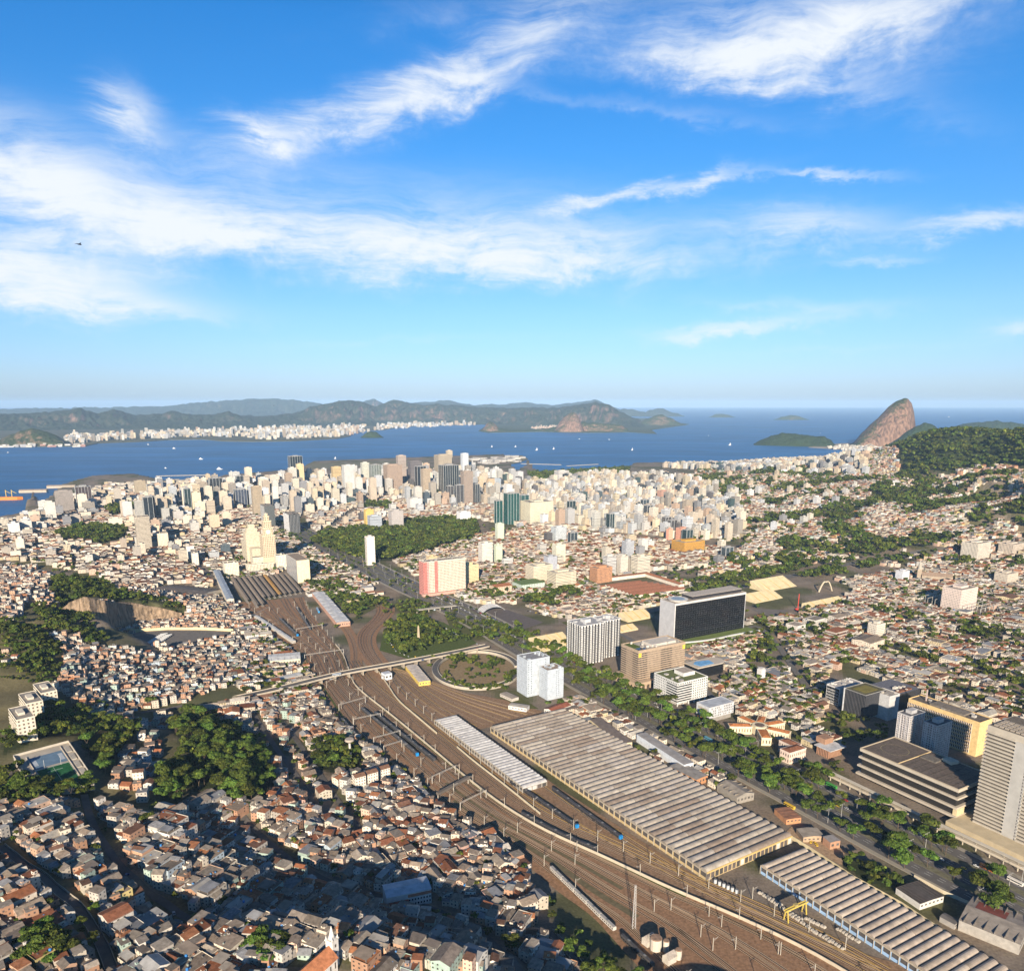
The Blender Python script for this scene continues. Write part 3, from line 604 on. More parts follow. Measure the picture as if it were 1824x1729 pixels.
def bar_line(mb, pts, w, z0, z1, mat=0, col=(1, 1, 1), zf=None):
 """a wall or kerb of width w following pts"""
 l, r = offset_line(pts, w / 2), offset_line(pts, -w / 2)
 H = (lambda p: 0.0) if zf is None else (lambda p: zf(*p))
 for i in range(len(pts) - 1):
  for a, b in ((r[i], r[i+1]), (l[i+1], l[i])):
   mb.face([(*a, H(a)+z0), (*b, H(b)+z0), (*b, H(b)+z1), (*a, H(a)+z1)], mat, col)
  q = [r[i], r[i+1], l[i+1], l[i]]; mb.face([(*p, H(p)+z1) for p in q], mat, col)
 for a, b in ((l[0], r[0]), (r[-1], l[-1])): mb.face([(*a, H(a)+z0), (*b, H(b)+z0), (*b, H(b)+z1), (*a, H(a)+z1)], mat, col)
def resample(pts, n):
 P = np.array(pts); d = np.r_[0, np.cumsum(np.hypot(*np.diff(P, axis=0).T))]
 s = np.linspace(0, d[-1], n)
 return np.stack([np.interp(s, d, P[:, 0]), np.interp(s, d, P[:, 1])], -1)
material('ballast', 0.95, noise=0.45, nscale=0.35, spec=0.1)
material('asphalt', 0.9, noise=0.22, nscale=0.15, spec=0.2)
material('rail_steel', 0.45, color=(0.46, 0.33, 0.22), src='fixed')
material('sleepers', 0.95, noise=0.3, nscale=0.8, spec=0.1)
material('grass', 0.95, noise=0.35, nscale=0.25, spec=0.1)
B_COL = (0.28, 0.165, 0.095)
def sheet(name, poly, z, mat, col, label):
 from mathutils.geometry import tessellate_polygon
 tri = tessellate_polygon([[Vector((p[0], p[1], 0)) for p in poly]])
 m = MB()
 for t in tri:
  q = [(poly[i][0], poly[i][1], z) for i in t]
  if (q[1][0]-q[0][0])*(q[2][1]-q[0][1]) - (q[1][1]-q[0][1])*(q[2][0]-q[0][0]) < 0: q.reverse()
  m.face(q, 0, col)
 o = m.build(name, MATS[mat]); tag(o, label, kind='structure'); return o
RL = resample(smooth_line(PXY(RAIL_L)), 90); RW = resample(smooth_line(PXY(WALL_A)), 90)
def corridor_line(f, i0=0, i1=90): return [tuple(RL[i]*(1-f) + RW[i]*f) for i in range(i0, i1)]
def track(pts, label, group, yellow=False):
 pts = list(pts); x, y = pts[0]
 r = empty('railway_track', (0, 0, 0), label, 'railway track', group)
 m = MB(); strip(m, pts, 2.7, 0.07, 0, random.choice(((0.09,0.058,0.04),(0.06,0.042,0.03),(0.14,0.088,0.056),(0.19,0.13,0.085),(0.10,0.08,0.065)))); m.build('sleeper_bed', MATS['sleepers'], r)
 for o in (-0.8, 0.8):
  m = MB(); bar_line(m, offset_line(pts, o), 0.2, 0.07, 0.26); m.build('rail', MATS['rail_steel'], r)
 if yellow:
  m = MB(); bar_line(m, offset_line(pts, 1.6), 0.16, 0.05, 0.34, 0, (0.42, 0.27, 0.07)); m.build('third_rail', MATS['painted_metal'], r)
 return r
def wall(name, pts, h, label, w=0.5, col=(0.52, 0.45, 0.34), zf=None):
 m = MB(); bar_line(m, pts, w, -1.0, h, 0, col, zf); return tag(m.build(name, MATS['concrete']), label, 'wall')
def make_rail():
 bed = MB()
 ex = [RL[0] + (RL[0] - RW[0]) * 0.03]
 for i in range(89):
  a, b, c, d = RL[i] + (RL[i]-RW[i])*0.06, RL[i+1] + (RL[i+1]-RW[i+1])*0.06, RW[i+1], RW[i]
  bed.face([(*a, 0.0), (*d, 0.0), (*c, 0.0), (*b, 0.0)], 0, B_COL)
 tag(bed.build('railway_bed', MATS['ballast']), 'wide brown ballast bed of the main railway', kind='structure')
 occupy([tuple(p) for p in RL] + [tuple(p) for p in RW[::-1]])
 plat = [(409,1028),(514,1020),(539,1051),(435,1069)]
 fr = [0.06, 0.13, 0.20, 0.28, 0.35, 0.42, 0.49, 0.56, 0.63, 0.70, 0.77, 0.84, 0.91, 0.965]
 names = ['outermost', 'second', 'third', 'fourth', 'fifth', 'sixth', 'seventh', 'eighth', 'ninth', 'tenth', 'eleventh', 'twelfth', 'thirteenth', 'last']
 for k, f in enumerate(fr):
  f2 = [min(0.985, max(0.02, f + 0.018*math.sin(i*0.16 + k*1.7))) for i in range(90)]
  gc = min((0.10, 0.40, 0.66, 0.90), key=lambda g: abs(g - f)); bw = [0.5*min(1, max(0, (i-50)/15)) for i in range(90)]
  f2 = [a + (gc - f)*b for a, b in zip(f2, bw)]
  pts = [tuple(RL[i]*(1-f2[i]) + RW[i]*f2[i]) for i in range(90)]
  track(pts, 'rusty main railway track, %s from the hillside houses' % names[k], 'tracks of the main railway')
 for f, i0, i1, w in ((0.965,24,52,3.0),(0.985,52,80,2.6),(0.015,26,50,3.0),(0.53,62,80,4.0),(0.25,66,84,6.0)):
  m = MB(); strip(m, corridor_line(f, i0, i1), w, 0.035, 0, (0.085,0.095,0.03) if w < 3.5 else (0.15,0.125,0.07)); tag(m.build('grass_verge', MATS['grass']), 'weedy green strip between the railway tracks', kind='structure')
 # crossovers in the station throat
 for k, (a, b, i0, i1) in enumerate([(0.1,0.3,6,16),(0.35,0.15,10,22),(0.5,0.75,5,17),(0.7,0.5,14,26),(0.85,0.65,8,20),(0.3,0.55,20,32),(0.6,0.4,40,54),(0.8,0.9,46,60),(0.4,0.2,60,74)]):
  pts = []
  for i in range(i0, i1):
   t = (i - i0) / (i1 - i0 - 1); t = t*t*(3-2*t); pts.append(tuple(RL[i]*(1-(a+(b-a)*t)) + RW[i]*(a+(b-a)*t)))
  track(pts, '%s crossover track between main railway lines, %s' % ('long' if i1-i0 > 12 else 'short', near_phrase(*project(*pts[len(pts)//2], 0.0))), 'crossover tracks')
 # walls along the metro line
 wall('retaining_wall', [tuple(p) for p in RW[24:]], 2.6, 'long pale concrete wall between the railway and the metro tracks')
 W2 = smooth_line(PXY([(673,1195),(693,1224),(708,1248),(741,1276),(778,1307)])); wall('retaining_wall', W2, 2.6, 'cream concrete wall curving beside the metro yard', col=(0.58, 0.5, 0.36))
 W3 = smooth_line(PXY([(814,1331),(842,1355),(899,1399),(962,1450)])); wall('retaining_wall', W3, 2.2, 'straight cream wall beside the white vaulted shed', col=(0.58, 0.5, 0.36))
 # metro yard ground and tracks
 yard = PXY([(621,1190),(690,1186),(716,1192),(770,1212),(830,1234),(900,1246),(965,1266),(962,1275),(851,1299),(998,1404),(1258,1571),(1300,1600),(1400,1660),(1650,1729),(1740,1790),(1600,1800)]) + [tuple(p) for p in RW[:24:-1]]
 sheet('railway_yard', yard, -0.02, 'ballast', (0.26, 0.165, 0.10), 'brown ground of the metro yard'); occupy(yard)
 base = smooth_line(PXY([(616,1178),(633,1206),(655,1228),(712,1272),(775,1322),(835,1373),(900,1425),(985,1475),(1070,1512),(1135,1542),(1215,1580),(1330,1628),(1460,1690),(1560,1748)]))
 for k in range(4):
  track(offset_line(base, 5 + 4.6*k), 'metro running track, %s from the long concrete wall' % names[k+1].replace('second','first').replace('third','second').replace('fourth','third').replace('fifth','fourth'), 'metro running tracks', k > 1)
 ends = [(778,1290),(790,1286),(803,1282),(826,1284),(848,1294),(862,1291),(878,1287),(893,1283),(908,1279),(923,1276),(938,1273),(953,1270)]
 A = ground(701, 1196)
 for k, e in enumerate(ends):
  E = ground(*e); t0 = ground(688 + k*1.6, 1190)
  mid = ground(706 + k*6, 1222 - k*0.6); mid2 = ground(706 + (e[0]-706)*0.5, 1222 + (e[1]-1222)*0.55 - 1.0*k)
  track(smooth_line([t0, mid, mid2, E], 3), 'curved track of the yard fan, %s counted from the white shed' % (names[k] if k else 'first'), 'fan of yard tracks', k % 2 == 0)
 # tracks between the sheds and the wall
 for k, (p) in enumerate([[(935,1400),(1010,1455),(1100,1510),(1200,1562),(1300,1615),(1450,1685),(1560,1742)], [(965,1398),(1040,1452),(1130,1508),(1230,1568),(1330,1618),(1480,1688),(1590,1742)], [(985,1400),(1060,1455),(1150,1512),(1245,1570),(1345,1625),(1490,1690),(1610,1745)]]):
  track(smooth_line(PXY(p)), 'yard track along the long vaulted shed, %s from its wall' % ['third', 'second', 'nearest'][k], 'tracks beside the vaulted shed', True)
def make_avenue():
 c = smooth_line(PXY(AVENUE)); m = MB(); strip(m, c, 66, 0.0, 0, (0.125, 0.118, 0.112))
 tag(m.build('avenue', MATS['asphalt']), 'wide asphalt avenue lined with trees', kind='structure'); occupy_line(c, 40)
 for off, lab in ((-15.5, 'narrow planted median of the avenue nearer the office blocks'), (15.5, 'planted median of the avenue nearer the sheds'), (0, 'central median of the avenue')):
  w = 7.0 if off else 5.0
  m = MB(); bar_line(m, offset_line(c, off), w, -0.2, 0.18, 0, (0.16, 0.15, 0.10)); tag(m.build('median', MATS['grass']), lab, kind='structure')
 for s in (-1, 1):
  m = MB(); bar_line(m, offset_line(c, s * 35.5), 5, -0.3, 0.15, 0, (0.3, 0.27, 0.22)); tag(m.build('pavement', MATS['concrete']), 'pale pavement along the avenue', kind='structure')
 lm = MB()
 L = resample(c, 420)
 for off in (-26, -22.5, -8.5, -5.5, 5.5, 8.5, 22.5, 26):
  o = offset_line([tuple(p) for p in L], off)
  for i in range(0, 250, 2): strip(lm, [o[i], o[i+1]], 0.28, 0.012, 0, (0.6, 0.6, 0.58))
 tag(lm.build('road_markings', MATS['asphalt']), 'dashed white lane markings of the avenue', kind='structure')
 return c
# ---------------------------------------------------------------- hero buildings
def frame(name, F, label, cat, z=None, group=None, rz=G30):
 x, y = F if z is None and isinstance(F[0], float) else ground(*F)
 return empty(name, (x, y, 0.0 if z is None else z), label, cat, group, rz)
def panes(mb, p, q, z0, z1, n, nz, fw, fh, mat=0, col=(0.02, 0.025, 0.03), out=0.06, skip=None, vz=0.5):
 """n x nz window panes standing just proud of the wall from p to q (outside on the right of p->q)"""
 dx, dy = q[0]-p[0], q[1]-p[1]; L = math.hypot(dx, dy); ex, ey = dx/L, dy/L; nx, ny = ey, -ex
 pu, pv = L / n, (z1 - z0) / nz
 for j in range(nz):
  for i in range(n):
   if skip and skip(i, j): continue
   u0 = pu*(i + 0.5 - fw/2); u1 = pu*(i + 0.5 + fw/2); v0 = z0 + pv*(j + vz - fh/2); v1 = z0 + pv*(j + vz + fh/2)
   a = (p[0]+ex*u0+nx*out, p[1]+ey*u0+ny*out); b = (p[0]+ex*u1+nx*out, p[1]+ey*u1+ny*out)
   k = random.uniform(0.6, 1.5)
   mb.face([(*a, v0), (*b, v0), (*b, v1), (*a, v1)], mat, (col[0]*k, col[1]*k, col[2]*k))
def roof_box(r, w, d, h, col, wallcol, par=1.0, t=0.35, name='roof', mat='roof', inset=0.0):
 """flat roof with a parapet round it, on a w x d block of height h"""
 m = MB(); m.face([(t, t, h+0.05), (w-t, t, h+0.05), (w-t, d-t, h+0.05), (t, d-t, h+0.05)], 0, col)
 m.build(name, [MATS[mat]], r)
 m = MB()
 for a in ((0,0,w,t), (0,d-t,w,d), (0,t,t,d-t), (w-t,t,w,d-t)): m.box(a[0], a[1], h, a[2], a[3], h+par, 0, wallcol)
 m.build('parapet', MATS['plaster'], r)
def clutter(r, w, d, h, n, col=(0.4, 0.38, 0.35), name='roof_plant', smin=1.5, smax=5):
 for _ in range(n):
  a, b = random.uniform(smin, smax), random.uniform(smin, smax); x, y = random.uniform(1, max(1.2, w-a-1)), random.uniform(1, max(1.2, d-b-1))
  k = random.uniform(0.6, 1.3); m = MB(); m.box(x, y, h+0.05, x+a, y+b, h+random.uniform(1, 3.2), 0, tuple(c*k for c in col)); m.build(name, MATS['concrete'], r)
def block(r, x0, y0, x1, y1, z0, z1, col, name='walls', mat='plaster', top=None):
 m = MB(); m.box(x0, y0, z0, x1, y1, z1, 0, col); return m.build(name, MATS[mat], r)
def occ_rect(F, w, d, grow=4.0, rz=G30):
 x, y = ground(*F); c, s = math.cos(rz), math.sin(rz)
 occupy([(x + c*a - s*b, y + s*a + c*b) for a, b in ((-grow,-grow),(w+grow,-grow),(w+grow,d+grow),(-grow,d+grow))])
def h_of(F, ytop): return height_at(ground(*F)[1], ytop)
# ---------------------------------------------------------------- vaulted sheds
def barrel_mesh(name, length, pitch, rise, col, n=7, over=0.3):
 """one barrel roof: axis along local x, width pitch along local y"""
 m = MB(); pr = []
 for i in range(n + 1):
  a = math.pi * (0.08 + 0.84 * i / n); pr.append((0.5*pitch*0.94*math.cos(a)/math.cos(math.pi*0.08) + pitch/2, rise * (math.sin(a) - math.sin(math.pi*0.08))))
 for (y0, z0), (y1, z1) in zip(pr[:-1], pr[1:]): m.face([(over,y0,z0),(length-over,y0,z0),(length-over,y1,z1),(over,y1,z1)][::-1], 0, col)
 for x in (over, length - over): m.face([(x, y, z) for y, z in (pr if x == over else pr[::-1])], 0, tuple(c*0.8 for c in col))
 return m.mesh(name, [MATS['metal_roof']])
def vault_shed(F, rz, cols, rows, pitch, eave, rise, label, palette, wallcol, z=0.0, gable=(0.6,0.45,0.2), open_side=False):
 x, y = ground(*F); L = rows * pitch; W = sum(cols)
 r = empty('vaulted_shed', (x, y, z), label, 'shed', None, rz)
 m = MB(); m.box(0.3, 0.3, -0.6, W-0.3, L-0.3, eave-0.9, 0, wallcol); m.build('walls', MATS['plaster'], r)
 m = MB(); m.box(0, -0.4, eave-0.9, W, 0.6, eave+0.1, 0, gable); m.box(0, L-0.6, eave-0.9, W, L+0.4, eave+0.1, 0, gable)
 m.box(-0.4, 0, eave-0.8, 0.4, L, eave+0.05, 0, (0.42,0.36,0.28)); m.box(W-0.4, 0, eave-0.8, W+0.4, L, eave+0.05, 0, (0.42,0.36,0.28))
 m.face([(0.3,0.5,eave-0.3),(W-0.3,0.5,eave-0.3),(W-0.3,L-0.5,eave-0.3),(0.3,L-0.5,eave-0.3)], 0, (0.2,0.17,0.14)); m.build('gutter', MATS['concrete'], r)
 posts = MB()
 for k in range(rows + 1):
  for xx in (-0.35, W+0.05): posts.box(xx, k*pitch-0.2, -0.5, xx+0.3, k*pitch+0.2, eave-0.8, 0, (0.5,0.45,0.36))
 tag(posts.build('posts', MATS['concrete'], r), kind='stuff')
 pn = MB()
 for k in range(rows):
  pn.face([(0.26,(k+0.88)*pitch,2.2),(0.26,(k+0.12)*pitch,2.2),(0.26,(k+0.12)*pitch,eave-1.2),(0.26,(k+0.88)*pitch,eave-1.2)], 0, (0.09,0.08,0.075))
 tag(pn.build('side_openings', MATS['plaster'], r), kind='stuff')
 n0 = max(1, int(W/5)); dm = MB()
 for k in range(n0):
  dm.face([(W*(k+0.12)/n0,0.26,0.2),(W*(k+0.88)/n0,0.26,0.2),(W*(k+0.88)/n0,0.26,eave-2.0),(W*(k+0.12)/n0,0.26,eave-2.0)], 0, random.choice(((0.07,0.065,0.06),(0.55,0.55,0.52),(0.12,0.1,0.09))))
 tag(dm.build('end_doors', MATS['plaster'], r), kind='stuff')
 x0 = 0.0
 for ci, cw in enumerate(cols):
  meshes = [barrel_mesh('vault', cw, pitch, rise, c) for c in palette]
  for k in range(rows):
   o = bpy.data.objects.new('vault', random.choice(meshes)); o.location = (x0, k*pitch, eave); link(o, r)
  x0 += cw
 c, s = math.cos(rz), math.sin(rz); g = 3
 occupy([(x + c*a - s*b, y + s*a + c*b) for a, b in ((-g,-g),(W+g,-g),(W+g,L+g),(-g,L+g))])
 return r
def make_sheds():
 tan = [(0.38,0.335,0.28),(0.34,0.295,0.245),(0.42,0.37,0.31),(0.30,0.255,0.21),(0.36,0.325,0.285),(0.27,0.215,0.17)]
 vault_shed((1258,1568), rad(32.0), [27,27,27,24], 44, 7.9, 7.5, 2.7, 'huge shed roofed with tan barrel vaults in four long columns', tan, (0.5,0.38,0.2), gable=(0.62,0.43,0.16))
 vault_shed((931,1412), rad(31.5), [29], 34, 5.9, 6.0, 1.5, 'narrow open shed with white barrel vaults beside the huge shed', [(0.55,0.54,0.52),(0.5,0.49,0.48),(0.46,0.45,0.44)], (0.3,0.28,0.25), gable=(0.6,0.58,0.55))
 x, y = ground(1354,1554); L = 27*6.6
 F2 = (x - math.cos(rad(120))*L, y - math.sin(rad(120))*L)
 px = project(F2[0], F2[1], 0.0)
 vault_shed(px, G30, [29, 22], 27, 6.6, 7.0, 2.5, 'long shed with blue side walls and grey barrel vaults in two columns', [(0.40,0.335,0.275),(0.35,0.29,0.235),(0.44,0.37,0.30)], (0.30,0.45,0.66), gable=(0.5,0.46,0.38))
# ---------------------------------------------------------------- single large buildings
DK = (0.018, 0.02, 0.024)
def make_heroes():
 # tower with concrete sunshades at the right edge
 A = ground(1733,1470); F = (A[0]-64*UY[0], A[1]-64*UY[1]); h = 100
 r = empty('office_tower', (F[0], F[1], 0), 'tall concrete office tower ribbed with horizontal sunshades', 'office tower', None, G30)
 con = (0.46,0.41,0.335)
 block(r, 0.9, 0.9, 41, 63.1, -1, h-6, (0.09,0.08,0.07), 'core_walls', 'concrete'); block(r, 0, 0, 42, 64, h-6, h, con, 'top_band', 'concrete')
 m = MB(); m.face([(0.8,0.8,h+0.02),(41.2,0.8,h+0.02),(41.2,63.2,h+0.02),(0.8,63.2,h+0.02)],0,(0.16,0.135,0.11)); m.build('roof', MATS['roof'], r)
 block(r, -0.6, 27, 0.9, 39, -1, h-6, (0.43,0.41,0.38), 'blank_panel', 'concrete')
 nf = 27
 for k in range(nf):
  z = 4 + k*(h-11)/(nf-1)
  m = MB(); m.box(-0.9, 39, z, 0.9, 64.6, z+1.55, 0, con, bottom=True); m.build('sunshade', MATS['concrete'], r)
  m = MB(); m.box(-0.9, -0.6, z, 0.9, 27, z+1.55, 0, con, bottom=True); m.build('sunshade', MATS['concrete'], r)
  m = MB(); m.box(0.9, -0.9, z, 42, 0.9, z+1.55, 0, con, bottom=True); m.build('sunshade', MATS['concrete'], r)
  m = MB(); m.box(0.9, 63.1, z, 42, 64.9, z+1.55, 0, con, bottom=True); m.build('sunshade', MATS['concrete'], r)
 m = MB()
 for k in range(30): m.face([(-0.64, 28.6, 4+k*3.0), (-0.64, 28.0, 4+k*3.0), (-0.64, 28.0, 6+k*3.0), (-0.64, 28.6, 6+k*3.0)], 0, (0.05,0.045,0.05))
 tag(m.build('slot_windows', MATS['plaster'], r), kind='stuff')
 for i in range(4):
  for j in range(6): m = MB(); m.box(3+i*5, 34+j*4.6, h+0.02, 6.4+i*5, 37.4+j*4.6, h+1.4, 0, (0.36,0.31,0.25)); m.build('roof_vent', MATS['concrete'], r)
 clutter(r, 40, 30, h, 3)
 occ_rect(project(F[0],F[1],0), 42, 64)
 m = MB(); x, y = A; m.box(-14, 0, -0.5, 62, 84, 4, 0, (0.5,0.42,0.28)); o = m.build('podium', MATS['concrete'], r); o.location = (-6, -6, 0)
 # low wide block with dark glass bands
 r = frame('office_block', (1700,1461), 'long low office block with dark glass bands and concrete ledges', 'office building')
 w, d, h = 56, 104, 31; con = (0.50,0.44,0.35)
 block(r, 2, 2, w-2, d-2, -0.5, h-1, (0.02,0.02,0.022), 'glass', 'glass_dark')
 for (z0, z1, o) in ((2.6,4.6,1.4),(11.6,13.4,1.0),(20.8,22.6,0.6),(28.4,h,0.2)):
  m = MB(); m.box(-o, -o, z0, w+o, d+o, z1, 0, con, bottom=True); m.build('ledge', MATS['concrete'], r)
 m = MB()
 for j in range(104):
  y = 2.2 + j * (d-4.4)/103
  for (z0, z1) in ((4.6,11.6),(13.4,20.8),(22.6,28.4)): m.box(1.7, y-0.05, z0, 2.0, y+0.05, z1, 0, (0.05,0.045,0.04))
 for i in range(52):
  x = 2.2 + i * (w-4.4)/51
  for (z0, z1) in ((4.6,11.6),(13.4,20.8),(22.6,28.4)): m.box(x-0.05, 1.7, z0, x+0.05, 2.0, z1, 0, (0.05,0.045,0.04))
 tag(m.build('mullions', MATS['concrete'], r), kind='stuff')
 block(r, 0.5, -1, 12, 3, -0.5, 12, (0.62,0.5,0.3), 'corner_wall', 'plaster')
 m = MB(); m.face([(0.5,0.5,h+0.03),(w-0.5,0.5,h+0.03),(w-0.5,d-0.5,h+0.03),(0.5,d-0.5,h+0.03)],0,(0.135,0.11,0.09)); m.build('roof', MATS['roof'], r)
 m = MB()
 for a in ((-0.2,-0.2,w+0.2,0.6),(-0.2,d-0.6,w+0.2,d+0.2),(-0.2,0.6,0.6,d-0.6),(w-0.6,0.6,w+0.2,d-0.6)): m.box(a[0],a[1],h,a[2],a[3],h+1.0,0,(0.42,0.35,0.26))
 m.build('parapet', MATS['concrete'], r)
 m = MB(); m.box(0.6, 62, h+0.03, w-0.6, 62.8, h+0.7, 0, (0.62,0.47,0.26)); m.build('roof_kerb', MATS['concrete'], r)
 for k in range(7): m = MB(); m.box(0.6, 8+k*8, h+0.03, w-8, 8.25+k*8, h+0.25, 0, (0.07,0.06,0.05)); m.build('roof_joint', MATS['roof'], r)
 m = MB()   # painted landing circle
 for k in range(40):
  a, b = 6.2832*k/40, 6.2832*(k+0.8)/40
  m.face([(28+13*math.cos(a),84+13*math.sin(a),h+0.05),(28+13.6*math.cos(a),84+13.6*math.sin(a),h+0.05),(28+13.6*math.cos(b),84+13.6*math.sin(b),h+0.05),(28+13*math.cos(b),84+13*math.sin(b),h+0.05)],0,(0.33,0.27,0.14))
 m.build('landing_circle', MATS['roof'], r)
 m = MB(); m.box(34, 44, h+0.03, 46, 60, h+1.2, 0, (0.16,0.14,0.12)); m.build('roof_hatch', MATS['roof'], r)
 m = MB(); m.prism([(44,34),(54,32),(55,42),(46,45)], h+0.03, h+3, 0, (0.55,0.49,0.38)); m.build('stair_house', MATS['plaster'], r)
 occ_rect((1700,1461), w, d, 8)
 # twin flats behind it
 for nm, F, ty, lb in ((0,(1612,1353),1277,'left of the twin grey-white blocks of flats with vertical ribs'),(1,(1659,1374),1294,'right-hand one of the twin grey-white blocks of flats')):
  r = frame('apartment_tower', F, lb, 'apartment tower'); h = h_of(F, ty); w, d = 27, 15
  block(r, 0, 0, w, d, -0.5, h, (0.46,0.45,0.45)); roof_box(r, w, d, h, (0.12,0.12,0.13), (0.4,0.39,0.39), 1.0)
  block(r, 8, 4, 18, 11, h, h+4, (0.42,0.41,0.41), 'stair_house')
  m = MB(); panes(m, (0,d), (0,0), 2, h, 6, 19, 0.5, 0.5, 0, (0.10,0.06,0.05)); panes(m, (0,0), (w,0), 2, h, 11, 19, 0.4, 0.5, 0, (0.07,0.05,0.045)); tag(m.build('windows', MATS['glass_dark'], r), kind='stuff')
  for k in range(5): m = MB(); m.box(-0.5, 0.4+k*3.4, -0.5, 0, 0.9+k*3.4, h, 0, (0.55,0.53,0.52)); m.build('rib', MATS['plaster'], r)
  for k in range(6): m = MB(); m.box(2+k*4.6, -0.5, -0.5, 2.6+k*4.6, 0, h, 0, (0.5,0.48,0.47)); m.build('rib', MATS['plaster'], r)
  occ_rect(F, w, d)
 # yellow block
 F = (1737,1347); r = frame('office_block', F, 'ochre yellow office block with rows of ribbed windows', 'office building'); w, d = 24, 84; h = h_of(F, 1288)
 yel = (0.70,0.50,0.24); block(r, 0, 0, w, d, -0.5, h, yel); roof_box(r, w, d, h, (0.14,0.12,0.1), yel, 1.0)
 nf = 8; pv = (h-4)/nf
 m = MB(); panes(m, (0,d), (0,8), 1, h-3, 38, nf, 0.52, 0.62, 0, (0.035,0.025,0.03)); tag(m.build('windows', MATS['glass_dark'], r), kind='stuff')
 m = MB()
 for k in range(39): y = 8 + k*(d-8)/38; m.box(-0.5, y-0.25, 1, 0, y+0.25, h-4, 0, (0.62,0.55,0.5))
 tag(m.build('window_ribs', MATS['plaster'], r), kind='stuff')
 for k in range(nf): m = MB(); m.box(-0.7, 8, 1+k*(h-4)/nf-0.5, 0, d, 1+k*(h-4)/nf+0.4, 0, (0.5,0.36,0.2)); m.build('ledge', MATS['plaster'], r)
 clutter(r, w, d, h, 9); m = MB(); m.box(3, 20, h+0.05, 20, 60, h+2.2, 0, (0.2,0.17,0.14)); m.build('roof_hall', MATS['roof'], r)
 m = MB(); m.beam((12, 70, h), (12, 70, h+14), 1.2, 1.2, 0, (0.5,0.4,0.36)); m.build('mast', MATS['painted_metal'], r)
 occ_rect(F, w, d)
 # dark glass complex
 F = (1493,1257); r = frame('office_block', F, 'white office block with a slanted white lattice over dark glass', 'office building'); h = h_of(F,1227); w, d = 46, 20
 block(r, 0, 0, w, d, -0.5, h, (0.62,0.60,0.57)); roof_box(r, w, d, h, (0.45,0.42,0.38), (0.6,0.58,0.55), 0.8); clutter(r, w, d, h, 6, (0.5,0.48,0.45))
 m = MB(); m.face([(-0.08,d-0.6,1),(-0.08,0.6,1),(-0.08,0.6,h-1),(-0.08,d-0.6,h-1)],0,DK); m.build('glass', MATS['glass_dark'], r)
 for k in range(9):
  y = 1.2 + k*2.1
  for j in range(5): m = MB(); z = 2 + j*(h-4)/5; m.beam((-0.3, y, z), (-0.3, y+1.5, z+(h-4)/5-1.6), 0.55, 0.3, 0, (0.55,0.55,0.55)); m.build('lattice_bar', MATS['plaster'], r)
 occ_rect(F, w, d)
 F = (1537,1284); r = frame('office_block', F, 'dark glass office block with a planted roof terrace', 'office building'); h = h_of(F,1239); w, d = 40, 30
 block(r, 0, 0, w, d, 3, h, (0.02,0.022,0.026), 'glass', 'glass_dark'); roof_box(r, w, d, h, (0.12,0.11,0.06), (0.3,0.29,0.28), 0.7)
 m = MB()
 for k in range(15): y = 1+k*2; m.box(-0.35, y-0.12, 4, 0, y+0.12, h, 0, (0.13,0.13,0.14))
 for k in range(20): x = 1+k*2; m.box(x-0.12, -0.35, 4, x+0.12, 0, h, 0, (0.13,0.13,0.14))
 tag(m.build('mullions', MATS['concrete'], r), kind='stuff')
 block(r, 3, 3, w-3, d-3, -0.5, 3, (0.25,0.25,0.26), 'ground_floor'); block(r, -0.6, d-1.2, 1, d+0.4, -0.5, h+1, (0.6,0.6,0.6), 'white_fin')
 m = MB(); m.box(8, 6, h+0.1, 32, 24, h+0.5, 0, (0.20,0.17,0.05)); m.build('planted_bed', MATS['grass'], r); occ_rect(F, w, d)
 F = (1580,1283); r = frame('office_block', F, 'office block with one pale blank wall and dark glass sides', 'office building'); h = h_of(F,1241); w, d = 62, 24
 block(r, 0, 0, 20, d, -0.5, h, (0.5,0.5,0.5)); block(r, 20, 0.5, w, d+18, -0.5, h-1, (0.03,0.03,0.034), 'glass', 'glass_dark')
 m = MB(); m.face([(20,0.5,h-0.9),(w,0.5,h-0.9),(w,d+18,h-0.9),(20,d+18,h-0.9)],0,(0.15,0.15,0.17)); m.build('roof', MATS['roof'], r); roof_box(r, 20, d, h, (0.35,0.32,0.28), (0.55,0.54,0.52), 0.8)
 clutter(r, w-4, d, h-0.8, 14, (0.5,0.46,0.4), smax=4); m = MB(); m.box(24, 4, h-0.9, 50, 9, h+0.6, 0, (0.22,0.1,0.06)); m.build('roof_duct', MATS['roof'], r); occ_rect(F, w, d+18)
 # old complex with orange tile roofs: wings round a courtyard
 def hip(r, x, y, w, d, ang, h, rise, wallc, roofc):
  e = []
  c, s = math.cos(ang), math.sin(ang); T = lambda a, b: (x + c*a - s*b, y + s*a + c*b)
  poly = [T(-w/2,-d/2),T(w/2,-d/2),T(w/2,d/2),T(-w/2,d/2)]
  m = MB(); m.prism(poly, -0.5, h, 0, wallc)
  cr = (0.55,0.5,0.42); po = [T(-w/2-.3,-d/2-.3),T(w/2+.3,-d/2-.3),T(w/2+.3,d/2+.3),T(-w/2-.3,d/2+.3)]; m.prism(po, h, h+0.7, 0, tuple(min(1,v*1.1) for v in wallc)); m.build('wing_walls', MATS['plaster'], r)
  i = min(w, d)/2 - 0.4; A, B = (T(-(w/2-.4)+i, 0), T(w/2-.4-i, 0)) if w >= d else (T(0, -(d/2-.4)+i), T(0, d/2-.4-i))
  q = [T(-w/2+.4,-d/2+.4),T(w/2-.4,-d/2+.4),T(w/2-.4,d/2-.4),T(-w/2+.4,d/2-.4)]; z0, z1 = h+0.72, h+0.72+rise
